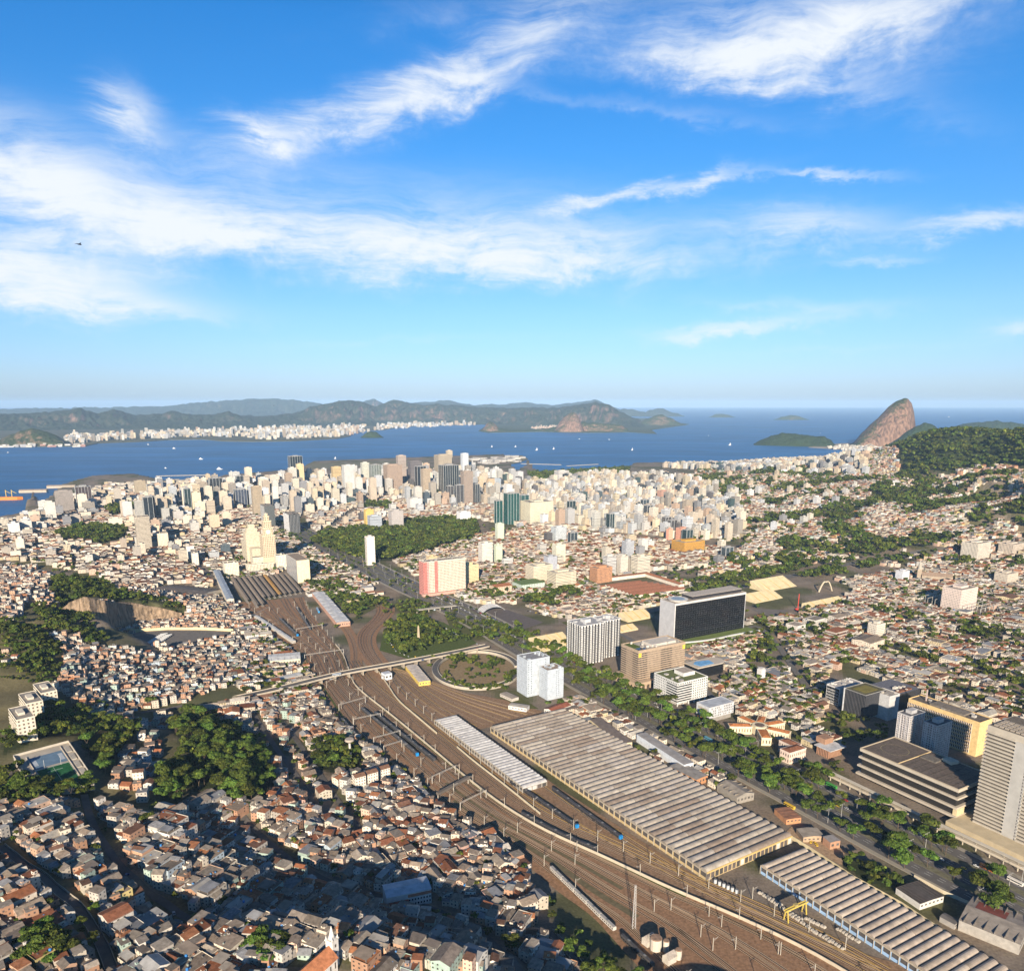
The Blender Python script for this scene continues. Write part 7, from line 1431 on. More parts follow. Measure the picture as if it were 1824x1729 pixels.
TOWERS = [ # px, top y, base y, width px, colour, facade, label
 (529,812,872,26,(0.02,0.03,0.035),'glass','black glass-topped tower, tallest left of centre in the far skyline'),(537,826,878,14,(0.72,0.58,0.34),'punched','narrow gold-cream tower in front of the black-topped tower'),(523,833,880,16,(0.68,0.64,0.56),'vertical','white ribbed tower left of the gold-cream one'),(516,843,884,15,(0.45,0.34,0.25),'vertical','brown and white ribbed tower at the foot of the black-topped tower'),
 (601,831,880,18,(0.70,0.53,0.28),'band','yellow banded tower in the far skyline'),(622,828,884,22,(0.60,0.60,0.58),'punched','pale grey tower right of the yellow banded tower'),(652,824,876,16,(0.66,0.66,0.56),'vertical','greenish white slab tower in the far skyline'),(670,827,878,22,(0.32,0.36,0.33),'glass','grey-green glass tower left of the broad brown tower'),
 (701,828,878,34,(0.44,0.33,0.25),'vertical','broad brown ribbed tower in the middle of the far skyline'),(716,811,868,18,(0.50,0.42,0.36),'band','tall tan tower with a dark crown behind the broad brown one'),(740,821,870,26,(0.20,0.18,0.18),'band','dark low-shouldered tower behind the black slab towers'),(750,830,880,20,(0.045,0.05,0.06),'glass','black slab tower beside a slim tan one'),(759,835,888,17,(0.50,0.40,0.29),'vertical','slim tan tower in front of the black slab tower'),
 (800,828,890,36,(0.055,0.065,0.07),'glass','broad black glass tower, widest dark one in the skyline'),(832,839,900,22,(0.40,0.32,0.26),'vertical','dull brown tower right of the broad black glass tower'),(790,810,864,32,(0.48,0.40,0.30),'vertical','tan twin-topped tower behind the broad black one'),(801,802,862,12,(0.62,0.53,0.40),'vertical','highest cream stair tower in the far skyline'),(828,807,858,14,(0.62,0.66,0.70),'punched','pale blue-white slim tower near the airfield'),
 (665,851,897,14,(0.55,0.46,0.36),'punched','slim brown ladder-fronted tower near the wooded knoll'),(739,887,908,28,(0.55,0.54,0.52),'none','plain grey box in front of the wooded knoll'),(826,911,932,25,(0.68,0.68,0.68),'none','plain white box above the park'),(658,907,942,18,(0.70,0.50,0.16),'punched','bright yellow block at the park edge'),(668,918,944,26,(0.48,0.52,0.57),'band','blue-grey banded block at the park edge'),(706,909,942,27,(0.48,0.44,0.42),'punched','grey block with a blank side at the park edge'),
 (888,891,932,15,(0.03,0.14,0.12),'glass','shorter green glass tower with white edges'),(911,878,932,28,(0.03,0.14,0.12),'glass','taller green glass tower with white ribs'),(932,881,928,20,(0.05,0.15,0.14),'glass','green glass annex right of the taller green tower'),(956,893,930,58,(0.66,0.61,0.47),'punched','very wide cream slab of flats right of the green towers'),
 (460,866,918,20,(0.46,0.37,0.26),'vertical','tan tower left of the striped office block'),(387,851,898,26,(0.06,0.065,0.075),'glass','black tower with white edges in the left skyline'),(445,832,880,14,(0.66,0.58,0.46),'punched','slim cream tower in the left skyline'),(430,871,905,24,(0.12,0.14,0.2),'glass','dark blue tower with a white side'),(252,856,890,22,(0.46,0.38,0.27),'vertical','tan tower with a dark neighbour in the left skyline'),(272,862,892,17,(0.05,0.06,0.08),'glass','dark glass tower beside the tan one in the left skyline'),
 (118,874,916,34,(0.34,0.30,0.27),'vertical','grey ribbed tower block by the port'),(152,866,905,30,(0.14,0.10,0.09),'glass','dark office block with a brown top by the port'),(93,894,932,20,(0.66,0.62,0.55),'punched','white slim tower left of the grey ribbed block'),(150,880,918,18,(0.7,0.64,0.52),'punched','cream tower in front of the dark office block'),
 (208,922,950,26,(0.72,0.66,0.53),'punched','white block left of the tall tan ribbed tower'),(327,902,922,24,(0.62,0.64,0.67),'none','plain pale box in the left town'),(357,893,918,21,(0.72,0.66,0.52),'punched','cream block right of the plain pale box'),(330,868,900,16,(0.5,0.5,0.52),'band','grey tower in the left town'),(345,862,892,20,(0.68,0.62,0.5),'punched','cream tower behind the grey tower in the left town'),(383,916,944,20,(0.55,0.45,0.33),'none','plain tan block in the left town'),(352,918,944,13,(0.68,0.6,0.46),'band','slim cream block beside the plain tan one'),(405,912,936,18,(0.7,0.58,0.44),'punched','peach block right of the plain tan one'),
 (573,838,872,14,(0.66,0.6,0.5),'punched','cream tower left of the yellow banded tower'),(560,846,880,12,(0.6,0.6,0.6),'vertical','white tower behind the old town roofs'),(490,846,878,20,(0.62,0.56,0.48),'punched','beige tower left of the black-topped tower'),(470,850,880,18,(0.7,0.66,0.58),'punched','white tower in the left-centre skyline'),(412,850,886,16,(0.68,0.62,0.52),'punched','cream tower right of the black tower with white edges'),(300,868,896,18,(0.66,0.6,0.5),'punched','cream tower in the left skyline by the breakwater'),
 (693,852,880,14,(0.6,0.56,0.5),'vertical','pale tower at the foot of the broad brown one'),(768,852,884,12,(0.66,0.62,0.56),'punched','white tower between the dark ones'),(640,850,884,14,(0.62,0.6,0.56),'punched','white tower right of the pale grey tower'),(845,852,880,12,(0.66,0.64,0.6),'punched','white tower left of the cone-shaped cathedral'),
 (1000,838,866,26,(0.62,0.6,0.57),'band','white block behind the marina park'),(930,854,872,26,(0.7,0.62,0.46),'punched','cream block near the aqueduct'),(1010,846,860,50,(0.6,0.58,0.54),'band','long pale block by the marina park'),(1180,873,900,20,(0.55,0.33,0.25),'band','brick-red tower on the wooded slope'),(1095,915,940,38,(0.55,0.58,0.6),'band','blue-white block of flats with a light stripe'),(1048,908,932,20,(0.72,0.64,0.46),'punched','cream flats in the mid town'),(1225,964,982,58,(0.62,0.33,0.06),'vertical','bright orange low building on the right of the town'),(1192,942,962,12,(0.7,0.36,0.26),'none','salmon pink block near the bright orange building'),(1215,940,962,24,(0.66,0.34,0.24),'punched','pink-red block near the bright orange building'),
 (995,938,964,28,(0.62,0.66,0.68),'vertical','pale blue-white flats in the mid town'),(890,932,960,16,(0.64,0.69,0.55),'punched','pale green tower above the plaza roofs') ,(865,966,1004,26,(0.68,0.64,0.57),'punched','white flats with dark bands behind the plaza trees'),(887,970,1000,16,(0.62,0.69,0.52),'punched','slim pale green block of flats'),(995,969,1000,24,(0.68,0.65,0.52),'punched','cream-green block of flats in the mid town'),(980,990,1018,24,(0.4,0.42,0.46),'none','grey block with a dark side in the mid town'),(1085,990,1024,24,(0.60,0.58,0.55),'band','grey-white flats left of a pair'),(1108,990,1022,20,(0.64,0.58,0.5),'punched','cream flats in the middle of a pair'),(1140,990,1022,34,(0.68,0.62,0.5),'band','broad cream flats with grey bands'),(1118,963,990,22,(0.5,0.52,0.55),'vertical','blue-grey flats with a brown side'),(1145,960,986,17,(0.66,0.64,0.6),'punched','pale square block of flats'),(960,1006,1034,48,(0.66,0.58,0.44),'punched','long cream building in the mid town'),(1000,1018,1044,52,(0.70,0.62,0.46),'band','long cream school building with a blank end'),(1070,1010,1034,40,(0.58,0.30,0.16),'vertical','orange-brown office with tall windows'),(835,1005,1036,36,(0.72,0.58,0.34),'punched','yellow-cream flats behind the red and white slab'),(770,990,1030,20,(0.68,0.52,0.3),'punched','ochre flats beside the red and white slab'),
 (1386,816,832,16,(0.36,0.33,0.3),'band','grey tower at the water behind the green slope'),(1420,822,834,12,(0.55,0.5,0.45),'punched','small grey-beige tower at the water'),(1562,802,820,20,(0.5,0.42,0.4),'vertical','grey and pink tower at the foot of the wooded hill'),(1532,818,828,40,(0.6,0.6,0.58),'band','long white block at the foot of the wooded hill'),(1735,966,1000,50,(0.70,0.63,0.52),'vertical','white slab of flats at the right edge, left of two'),(1798,968,998,44,(0.62,0.52,0.42),'vertical','beige slab of flats at the right edge, right of two'),(1606,1016,1034,24,(0.56,0.57,0.6),'none','plain grey box near the spire church'),(1706,1047,1082,60,(0.70,0.58,0.5),'punched','pale pink square building with a flat dark roof'),(1560,1110,1128,30,(0.66,0.6,0.5),'punched','cream building among low houses on the right'),(1790,1020,1040,40,(0.6,0.52,0.42),'punched','beige flats near the substation')]
def make_landmarks():
 # cone-shaped cathedral
 x, y = ground(876,892); r = empty('cathedral', (x, y, 0), 'cone-shaped concrete cathedral with stepped bands', 'cathedral'); H = height_at(y, 851); n = 14
 for k in range(n):
  R0 = 46*(1-0.62*k/n); R1 = 46*(1-0.62*(k+0.85)/n); m = MB(); m.cyl(0,0,H*k/n,H*(k+0.82)/n,R0,R1,20,0,(0.46,0.35,0.24)); m.build('ring', MATS['concrete'], r)
 m = MB(); m.cyl(0,0,0,H*0.995,41,15,20,0,(0.10,0.085,0.07)); m.build('inner_cone', MATS['concrete'], r)
 m = MB(); m.prism([(30,-38),(38,-30),(17,-9),(12,-16)],0,H,0,(0.42,0.46,0.5)); m.build('glass_strip', MATS['glass_dark'], r)
 # aqueduct of white arches
 A, B = ground(938,868), ground(1040,862); r = empty('aqueduct', (A[0],A[1],0), 'white arched aqueduct crossing between trees', 'aqueduct', None, math.atan2(B[1]-A[1],B[0]-A[0])); L = math.hypot(B[0]-A[0],B[1]-A[1]); n = 20
 m = MB(); m.box(0,-2,13,L,2,18,0,(0.74,0.7,0.62)); m.build('channel', MATS['plaster'], r)
 for k in range(n): m = MB(); m.box(k*L/n,-2,-1,k*L/n+4,2,13,0,(0.74,0.7,0.62)); m.build('pier', MATS['plaster'], r)
 # church with a spire on the right
 x, y = ground(1640,1034); r = empty('church', (x,y,0), 'grey stone church with a tall pointed spire', 'church', None, rad(-20)); wc=(0.36,0.29,0.22)
 block(r, 0,-9,60,9,-1,14,wc,'nave'); m = MB(); m.face([(0,-10,13.8),(60,-10,13.8),(60,0,20),(0,0,20)],0,(0.28,0.2,0.15)); m.face([(0,0,20),(60,0,20),(60,10,13.8),(0,10,13.8)],0,(0.26,0.18,0.14)); m.build('roof', MATS['roof'], r)
 block(r, -9,-4.5,0,4.5,-1,26,wc,'tower'); m = MB(); m.cyl(-4.5,0,26,48,4.6,0.2,8,0,(0.42,0.38,0.32)); m.build('spire', MATS['concrete'], r); occupy([(x+a,y+b) for a,b in ((-14,-12),(60,-32),(66,-8),(-10,14))])
 # old barracks with parallel brown roofs
 x, y = ground(1128,1066); r = empty('old_market', (x,y,0), 'old low halls with long parallel brown roofs and white gables', 'market hall', None, rad(27))
 for k in range(8):
  L = 130 - 6*k; y0 = k*13.0; block(r, 0, y0, L, y0+12.4, -0.5, 6, (0.68,0.62,0.52)); m = MB(); bc = (0.235,0.105,0.065) if k % 2 else (0.27,0.12,0.075)
  m.face([(-1,y0-.3,6),(L+1,y0-.3,6),(L+1,y0+6.2,9.4),(-1,y0+6.2,9.4)],0,bc); m.face([(-1,y0+6.2,9.4),(L+1,y0+6.2,9.4),(L+1,y0+12.7,6),(-1,y0+12.7,6)],0,bc); m.build('tile_roof', MATS['roof'], r)
  m = MB(); m.face([(0,y0+12.4,6),(0,y0,6),(0,y0+6.2,9.3)],0,(0.72,0.66,0.56)); m.build('gable', MATS['plaster'], r)
 block(r, 140, 30, 152, 150, -0.5, 8, (0.68,0.62,0.52), 'rear_range'); m = MB(); m.face([(139,29,8),(146,29,11),(146,151,11),(139,151,8)][::-1],0,(0.34,0.15,0.08)); m.face([(146,29,11),(153,29,8),(153,151,8),(146,151,11)][::-1],0,(0.34,0.15,0.08)); m.build('rear_roof', MATS['roof'], r)
 block(r, 40, 150, 150, 161, -0.5, 8, (0.66,0.6,0.5), 'side_range'); m = MB(); m.box(39,149.5,8,151,161.5,9.2,0,(0.30,0.14,0.085)); m.build('side_roof', MATS['roof'], r)
 occ_rect((1128,1066), 156, 162, 4, rad(27))
 for F, w, d, h, wc, rc, lb in (((882,1058),40,26,14,(0.66,0.52,0.38),(0.34,0.14,0.07),'peach three-storey house with an orange tiled roof by the plaza'),((930,1052),56,40,12,(0.5,0.62,0.55),(0.14,0.2,0.08),'mint green building with a planted roof')):
  x, y = ground(*F); r = empty('old_building', (x,y,0), lb, 'old building', None, G30); block(r, 0,0,w,d,-0.5,h,wc); m = MB()
  if 'tiled' in lb: m.face([(-.6,-.6,h),(w+.6,-.6,h),(w+.6,d/2,h+3.4),(-.6,d/2,h+3.4)],0,rc); m.face([(-.6,d/2,h+3.4),(w+.6,d/2,h+3.4),(w+.6,d+.6,h),(-.6,d+.6,h)],0,rc)
  else: m.box(-.6,-.6,h,w+.6,d+.6,h+0.6,0,rc)
  m.build('roof', MATS['roof'], r); m = MB(); panes(m,(0,d),(0,0),0.5,h,max(3,int(d/4)),3,0.4,0.5,0,(0.2,0.15,0.12)); panes(m,(0,0),(w,0),0.5,h,int(w/4),3,0.4,0.5,0,(0.2,0.15,0.12)); tag(m.build('windows', MATS['glass_dark'], r), kind='stuff'); occ_rect(F, w, d)
 # red crane near the grandstands
 x, y = ground(1421,1086); r = empty('mobile_crane', (x,y,0), 'red mobile crane with a raised jib near the grandstands', 'crane'); m = MB(); m.box(-5,-1.6,0.3,5,1.6,3,0,(0.6,0.05,0.03)); m.build('carrier', MATS['painted_metal'], r); m = MB(); m.beam((0,0,3),(8,20,26),1.1,1.1,0,(0.6,0.06,0.04)); m.build('jib', MATS['painted_metal'], r)
 x, y = ground(1355,1215); r = empty('monument_tower', (x,y,0), 'small white square tower beside the car park', 'tower', None, G30); block(r,0,0,8,8,-0.5,18,(0.66,0.64,0.62)); block(r,1,1,7,7,18,20,(0.5,0.48,0.46),'cap')
 x, y = ground(746,1148); r = empty('obelisk', (x,y,0), 'tall stone obelisk rising from the wooded island', 'monument'); m = MB(); m.cyl(0,0,-0.5,30,2.6,1.2,4,0,(0.6,0.48,0.32)); m.cyl(0,0,30,33,1.2,0.1,4,0,(0.6,0.48,0.32)); m.build('shaft', MATS['concrete'], r)
# ---------------------------------------------------------------- labels that single out one thing
NUM = ['', 'one', 'two', 'three', 'four', 'five', 'six', 'seven', 'eight', 'nine', 'ten', 'eleven', 'twelve', 'thirteen', 'fourteen', 'fifteen', 'sixteen', 'seventeen', 'eighteen', 'nineteen', 'twenty']
# ---------------------------------------------------------------- houses
def house_faces(wm, rm, e, mass=True):
 """walls into wm, roof into rm, world (mass) or local coordinates"""
 w, d, h, t = e['w']/2, e['d']/2, e['h'], e['type']; c, s = (math.cos(e['ang']), math.sin(e['ang'])) if mass else (1, 0)
 ox, oy, oz = (e['x'], e['y'], e['z']) if mass else (0, 0, 0)
 wc = e.get('col') or scale_color(PAL_HOUSE[e['wall']], e.setdefault('k', random.uniform(0.75, 1.12))); rc = scale_color(PAL_ROOF[e['roof']], random.uniform(0.75, 1.2))
 T = lambda x, y, z: (ox + c*x - s*y, oy + s*x + c*y, oz + z)
 zb = -2.0; zt = h + e['zt']
 P = [(-w,-d),(w,-d),(w,d),(-w,d)]
 rz = zt + (0.5 if t == 'flat' else 0)
 for i in range(4):
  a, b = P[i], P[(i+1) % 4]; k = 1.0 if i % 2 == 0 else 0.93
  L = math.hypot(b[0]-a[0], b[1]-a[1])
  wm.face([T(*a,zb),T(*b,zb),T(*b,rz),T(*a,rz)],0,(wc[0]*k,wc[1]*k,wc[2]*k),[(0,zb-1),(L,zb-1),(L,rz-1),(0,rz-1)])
 if t == 'flat':
  i = 0.22
  rm.face([T(-w+i,-d+i,zt+0.02),T(w-i,-d+i,zt+0.02),T(w-i,d-i,zt+0.02),T(-w+i,d-i,zt+0.02)],0,rc)
  if mass: rm.face([T(-w,-d,rz),T(w,-d,rz),T(w,d,rz),T(-w,d,rz)],0,rc)
 elif t == 'gable':
  r = min(2.2, d*0.42); o = 0.35
  if d <= w:
   wm.face([T(w,-d,zt),T(w,d,zt),T(w,0,zt+r)],0,wc); wm.face([T(-w,d,zt),T(-w,-d,zt),T(-w,0,zt+r)],0,wc)
   rm.face([T(-w-o,-d-o,zt-0.2),T(w+o,-d-o,zt-0.2),T(w+o,0,zt+r+0.1),T(-w-o,0,zt+r+0.1)],0,rc); rm.face([T(-w-o,0,zt+r+0.1),T(w+o,0,zt+r+0.1),T(w+o,d+o,zt-0.2),T(-w-o,d+o,zt-0.2)],0,rc)
  else:
   r = min(2.2, w*0.42)
   wm.face([T(-w,-d,zt),T(w,-d,zt),T(0,-d,zt+r)],0,wc); wm.face([T(w,d,zt),T(-w,d,zt),T(0,d,zt+r)],0,wc)
   rm.face([T(w+o,-d-o,zt-0.2),T(w+o,d+o,zt-0.2),T(0,d+o,zt+r+0.1),T(0,-d-o,zt+r+0.1)],0,rc); rm.face([T(0,-d-o,zt+r+0.1),T(0,d+o,zt+r+0.1),T(-w-o,d+o,zt-0.2),T(-w-o,-d-o,zt-0.2)],0,rc)
 else:
  o = 0.3; r = 0.9
  rm.face([T(-w-o,-d-o,zt+0.05),T(w+o,-d-o,zt+0.05),T(w+o,d+o,zt+r),T(-w-o,d+o,zt+r)],0,rc)
  wm.face([T(-w,d,zt),T(w,d,zt),T(w,d,zt+r-0.05),T(-w,d,zt+r-0.05)][::-1],0,wc); wm.face([T(w,-d,zt),T(w,d,zt),T(w,d,zt+r-0.08)],0,wc); wm.face([T(-w,d,zt),T(-w,-d,zt),T(-w,d,zt+r-0.08)],0,wc)
 if mass and t == 'flat' and random.random() < 0.45:
  a, b = random.uniform(-w*0.5,w*0.3), random.uniform(-d*0.5,d*0.3); q = random.uniform(1.2, min(3.0, w)); z0, z1 = zt, zt+random.uniform(1.3,2.8)
  Q = [(a,b),(a+q,b),(a+q,b+q),(a,b+q)]
  for i in range(4): p, pp = Q[i], Q[(i+1)%4]; wm.face([T(*p,z0),T(*pp,z0),T(*pp,z1),T(*p,z1)],0,wc)
  rm.face([T(*p,z1) for p in Q],0,rc)
def emit_houses(nmax=300):
 def size(e):
  ok = -10 < e['px'] < 1834 and 700 < e['py'] < 1745
  return (e['w']+e['d'])/math.sqrt(e['x']**2+e['y']**2+CAMH**2) * (1 if ok else 0.2)
 HOUSES.sort(key=size, reverse=True)
 near, far = HOUSES[:nmax], HOUSES[nmax:]
 seen = {}
 tm = MB(); tm.cyl(0,0,0,1.3,0.75,0.85,9,0,(0.05,0.22,0.55)); tm.cyl(0,0,1.3,1.6,0.85,0.3,9,0,(0.06,0.26,0.6)); tank = tm.mesh('water_tank', [MATS['painted_metal']])
 tm = MB(); tm.box(-1,-1,0,1,1,1.6,0,(0.45,0.42,0.37)); tm.box(-1.15,-1.15,1.6,1.15,1.15,1.75,0,(0.4,0.37,0.33)); tank2 = tm.mesh('water_tank', [MATS['concrete']])
 for e in near:
  wm, rm = MB(), MB(); house_faces(wm, rm, e, False); w, d, h = e['w']/2, e['d']/2, e['h']; zt = h+e['zt']
  st = max(1, round(h/2.9))
  extra = ''
  o = wm.build('house', [MATS['plaster']], None, (e['x'],e['y'],e['z']), e['ang'])
  if e['type'] != 'flat':   # give the roof sheet a thickness
   b2 = MB()
   for f in list(rm.f):
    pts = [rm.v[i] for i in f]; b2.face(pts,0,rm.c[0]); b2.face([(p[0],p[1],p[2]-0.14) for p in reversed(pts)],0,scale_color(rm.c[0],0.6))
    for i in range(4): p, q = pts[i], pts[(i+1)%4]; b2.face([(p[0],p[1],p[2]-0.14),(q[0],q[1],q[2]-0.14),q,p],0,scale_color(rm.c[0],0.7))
   rm = b2
  rm.build('roof', [MATS['roof'] if e['roof'] not in (8,9,10) else MATS['metal_roof']], o)
  m = MB(); rnd = random.random()
  for (p, q, L) in (((-w,-d),(w,-d),2*w),((w,-d),(w,d),2*d),((w,d),(-w,d),2*w),((-w,d),(-w,-d),2*d)):
   panes(m, p, q, zt-st*2.9, zt-0.1, max(1,int(L/3.2)), st, 0.34, 0.4, 0, (0.05,0.045,0.04), 0.05, lambda i, j: random.random() < 0.22, 0.52)
  if m.f: tag(m.build('windows', MATS['glass_dark'], o), kind='stuff')
  m = MB(); x0 = random.uniform(-w+0.4, w-1.6); m.box(x0,-d-0.07,zt-h-0.4,x0+1.1,-d-0.01,zt-h+2.0,0,random.choice(((0.16,0.1,0.06),(0.3,0.3,0.3),(0.1,0.16,0.2)))); m.build('door', MATS['painted_metal'], o)
  if e['type'] == 'flat':
   r = random.random()
   if r < 0.55:
    t = bpy.data.objects.new('water_tank', tank if r < 0.3 else tank2); t.location = (random.uniform(-w+1.3,w-1.3), random.uniform(-d+1.3,d-1.3), zt+0.02); link(t, o); extra = ', blue tank' if r < 0.3 else ', grey tank'
   if random.random() < 0.55 and w > 2.2 and d > 2.2:
    a, b = random.uniform(0.5,0.95)*2*w, random.uniform(0.4,0.8)*2*d; x0, y0 = (-w+0.25, -d+0.25) if random.random() < 0.5 else (w-a-0.25 if a < 2*w-0.5 else -w+0.25, d-b-0.25)
    m = MB(); k = random.random()
    if k < 0.5:
     m.box(x0,y0,zt,x0+min(a,2*w-0.5),y0+b,zt+2.6,0,scale_color(e.get('col') or PAL_HOUSE[e['wall']],random.uniform(0.7,1.1))); m.build('roof_room', MATS['plaster'], o)
     m = MB(); m.box(x0-0.25,y0-0.25,zt+2.6,x0+min(a,2*w-0.5)+0.25,y0+b+0.25,zt+2.8,0,scale_color(PAL_ROOF[random.choice((0,1,2,4,8,9,11))],1)); m.build('room_roof', MATS['roof'], o)
    else:
     m.face([(x0,y0,zt+2.3),(x0+min(a,2*w-0.5),y0,zt+2.3),(x0+min(a,2*w-0.5),y0+b,zt+2.75),(x0,y0+b,zt+2.75)],0,scale_color(PAL_ROOF[random.choice((1,2,8,9,10,11))],1)); m.build('terrace_cover', MATS['metal_roof'], o)
     m = MB()
     for (i, j) in ((0.1,0.1),(0.9,0.1),(0.1,0.9),(0.9,0.9)): X, Y = x0+i*min(a,2*w-0.5), y0+j*b; m.box(X-.1,Y-.1,zt,X+.1,Y+.1,zt+2.3,0,(0.4,0.38,0.35))
     tag(m.build('cover_posts', MATS['concrete'], o), kind='stuff')
  m = MB()
  for _ in range(random.randint(1,5)):
   a, b = random.uniform(0.4,1.6), random.uniform(0.4,1.2); x0, y0 = random.uniform(-w+0.3,w-1.9), random.uniform(-d+0.3,d-1.6); z0 = zt+0.03 if e['type'] == 'flat' else zt-0.1+(0.9*(y0+d)/(2*d) if e['type'] == 'shed' else 0.5)
   m.box(x0,y0,z0,x0+a,y0+b,z0+random.uniform(0.3,1.3),0,random.choice(((0.5,0.48,0.44),(0.1,0.25,0.5),(0.3,0.16,0.1),(0.6,0.58,0.55),(0.14,0.13,0.12),(0.3,0.34,0.3))))
  tag(m.build('roof_clutter', MATS['plaster'], o), kind='stuff')
  if random.random() < 0.5:
   m = MB(); s2 = random.choice((-1,1)); a, b = random.uniform(2,min(5,1.6*w)), random.uniform(1.5,3.5); x0 = random.uniform(-w, w-a); hh = random.uniform(2.4, max(2.6, h*0.7)); y0, y1 = (-d-b,-d-0.01) if s2 < 0 else (d+0.01,d+b)
   m.box(x0,y0,-2,x0+a,y1,hh+e['zt'],0,scale_color(e.get('col') or PAL_HOUSE[e['wall']],random.uniform(0.7,1.05))); m.build('lean_to', MATS['plaster'], o)
   m = MB(); m.face([(x0-.2,y0-.2,hh+e['zt']+0.03+(0 if s2 < 0 else 0.5)),(x0+a+.2,y0-.2,hh+e['zt']+0.03+(0 if s2 < 0 else 0.5)),(x0+a+.2,y1,hh+e['zt']+0.03+(0.5 if s2 < 0 else 0)),(x0-.2,y1,hh+e['zt']+0.03+(0.5 if s2 < 0 else 0))],0,scale_color(PAL_ROOF[random.choice((0,1,2,3,5,7,11,8))],1)); m.build('lean_to_roof', MATS['roof'], o)
  rn = NAME_ROOF[e['roof']]; lb = '%s %s-storey house, %s roof%s, %s' % (NAME_HOUSE[e['wall']], NUM[st], rn, extra, near_phrase(e['px'], e['py']))
  if len(lb.replace('-', ' ').split()) > 16: lb = lb.replace(extra, '')
  if len(lb.split()) > 16: lb = lb.replace('far ', '').replace('just ', '')
  tag(o, lb, 'house', 'houses of the hillside quarters')
 wm, rm = MB(), MB()
 for e in far: house_faces(wm, rm, e, True)
 nw = len(wm.v); wm.v += rm.v; wm.f += [tuple(i+nw for i in f) for f in rm.f]; wm.m += [1]*len(rm.f); wm.c += rm.c; wm.uv += rm.uv
 tag(wm.build('distant_houses', [MATS['facade_house'], MATS['roof']]), 'countless low houses packed over the city floor and hillsides', kind='stuff')
 print('houses', len(HOUSES))
COLNAMES = [((0.74,0.64,0.47),'cream'),((0.72,0.70,0.66),'white'),((0.60,0.52,0.42),'beige'),((0.62,0.60,0.56),'pale grey'),((0.4,0.4,0.42),'grey'),((0.66,0.56,0.40),'sand-coloured'),((0.55,0.35,0.25),'brick-red'),((0.5,0.58,0.62),'blue-white'),((0.05,0.06,0.07),'dark')]
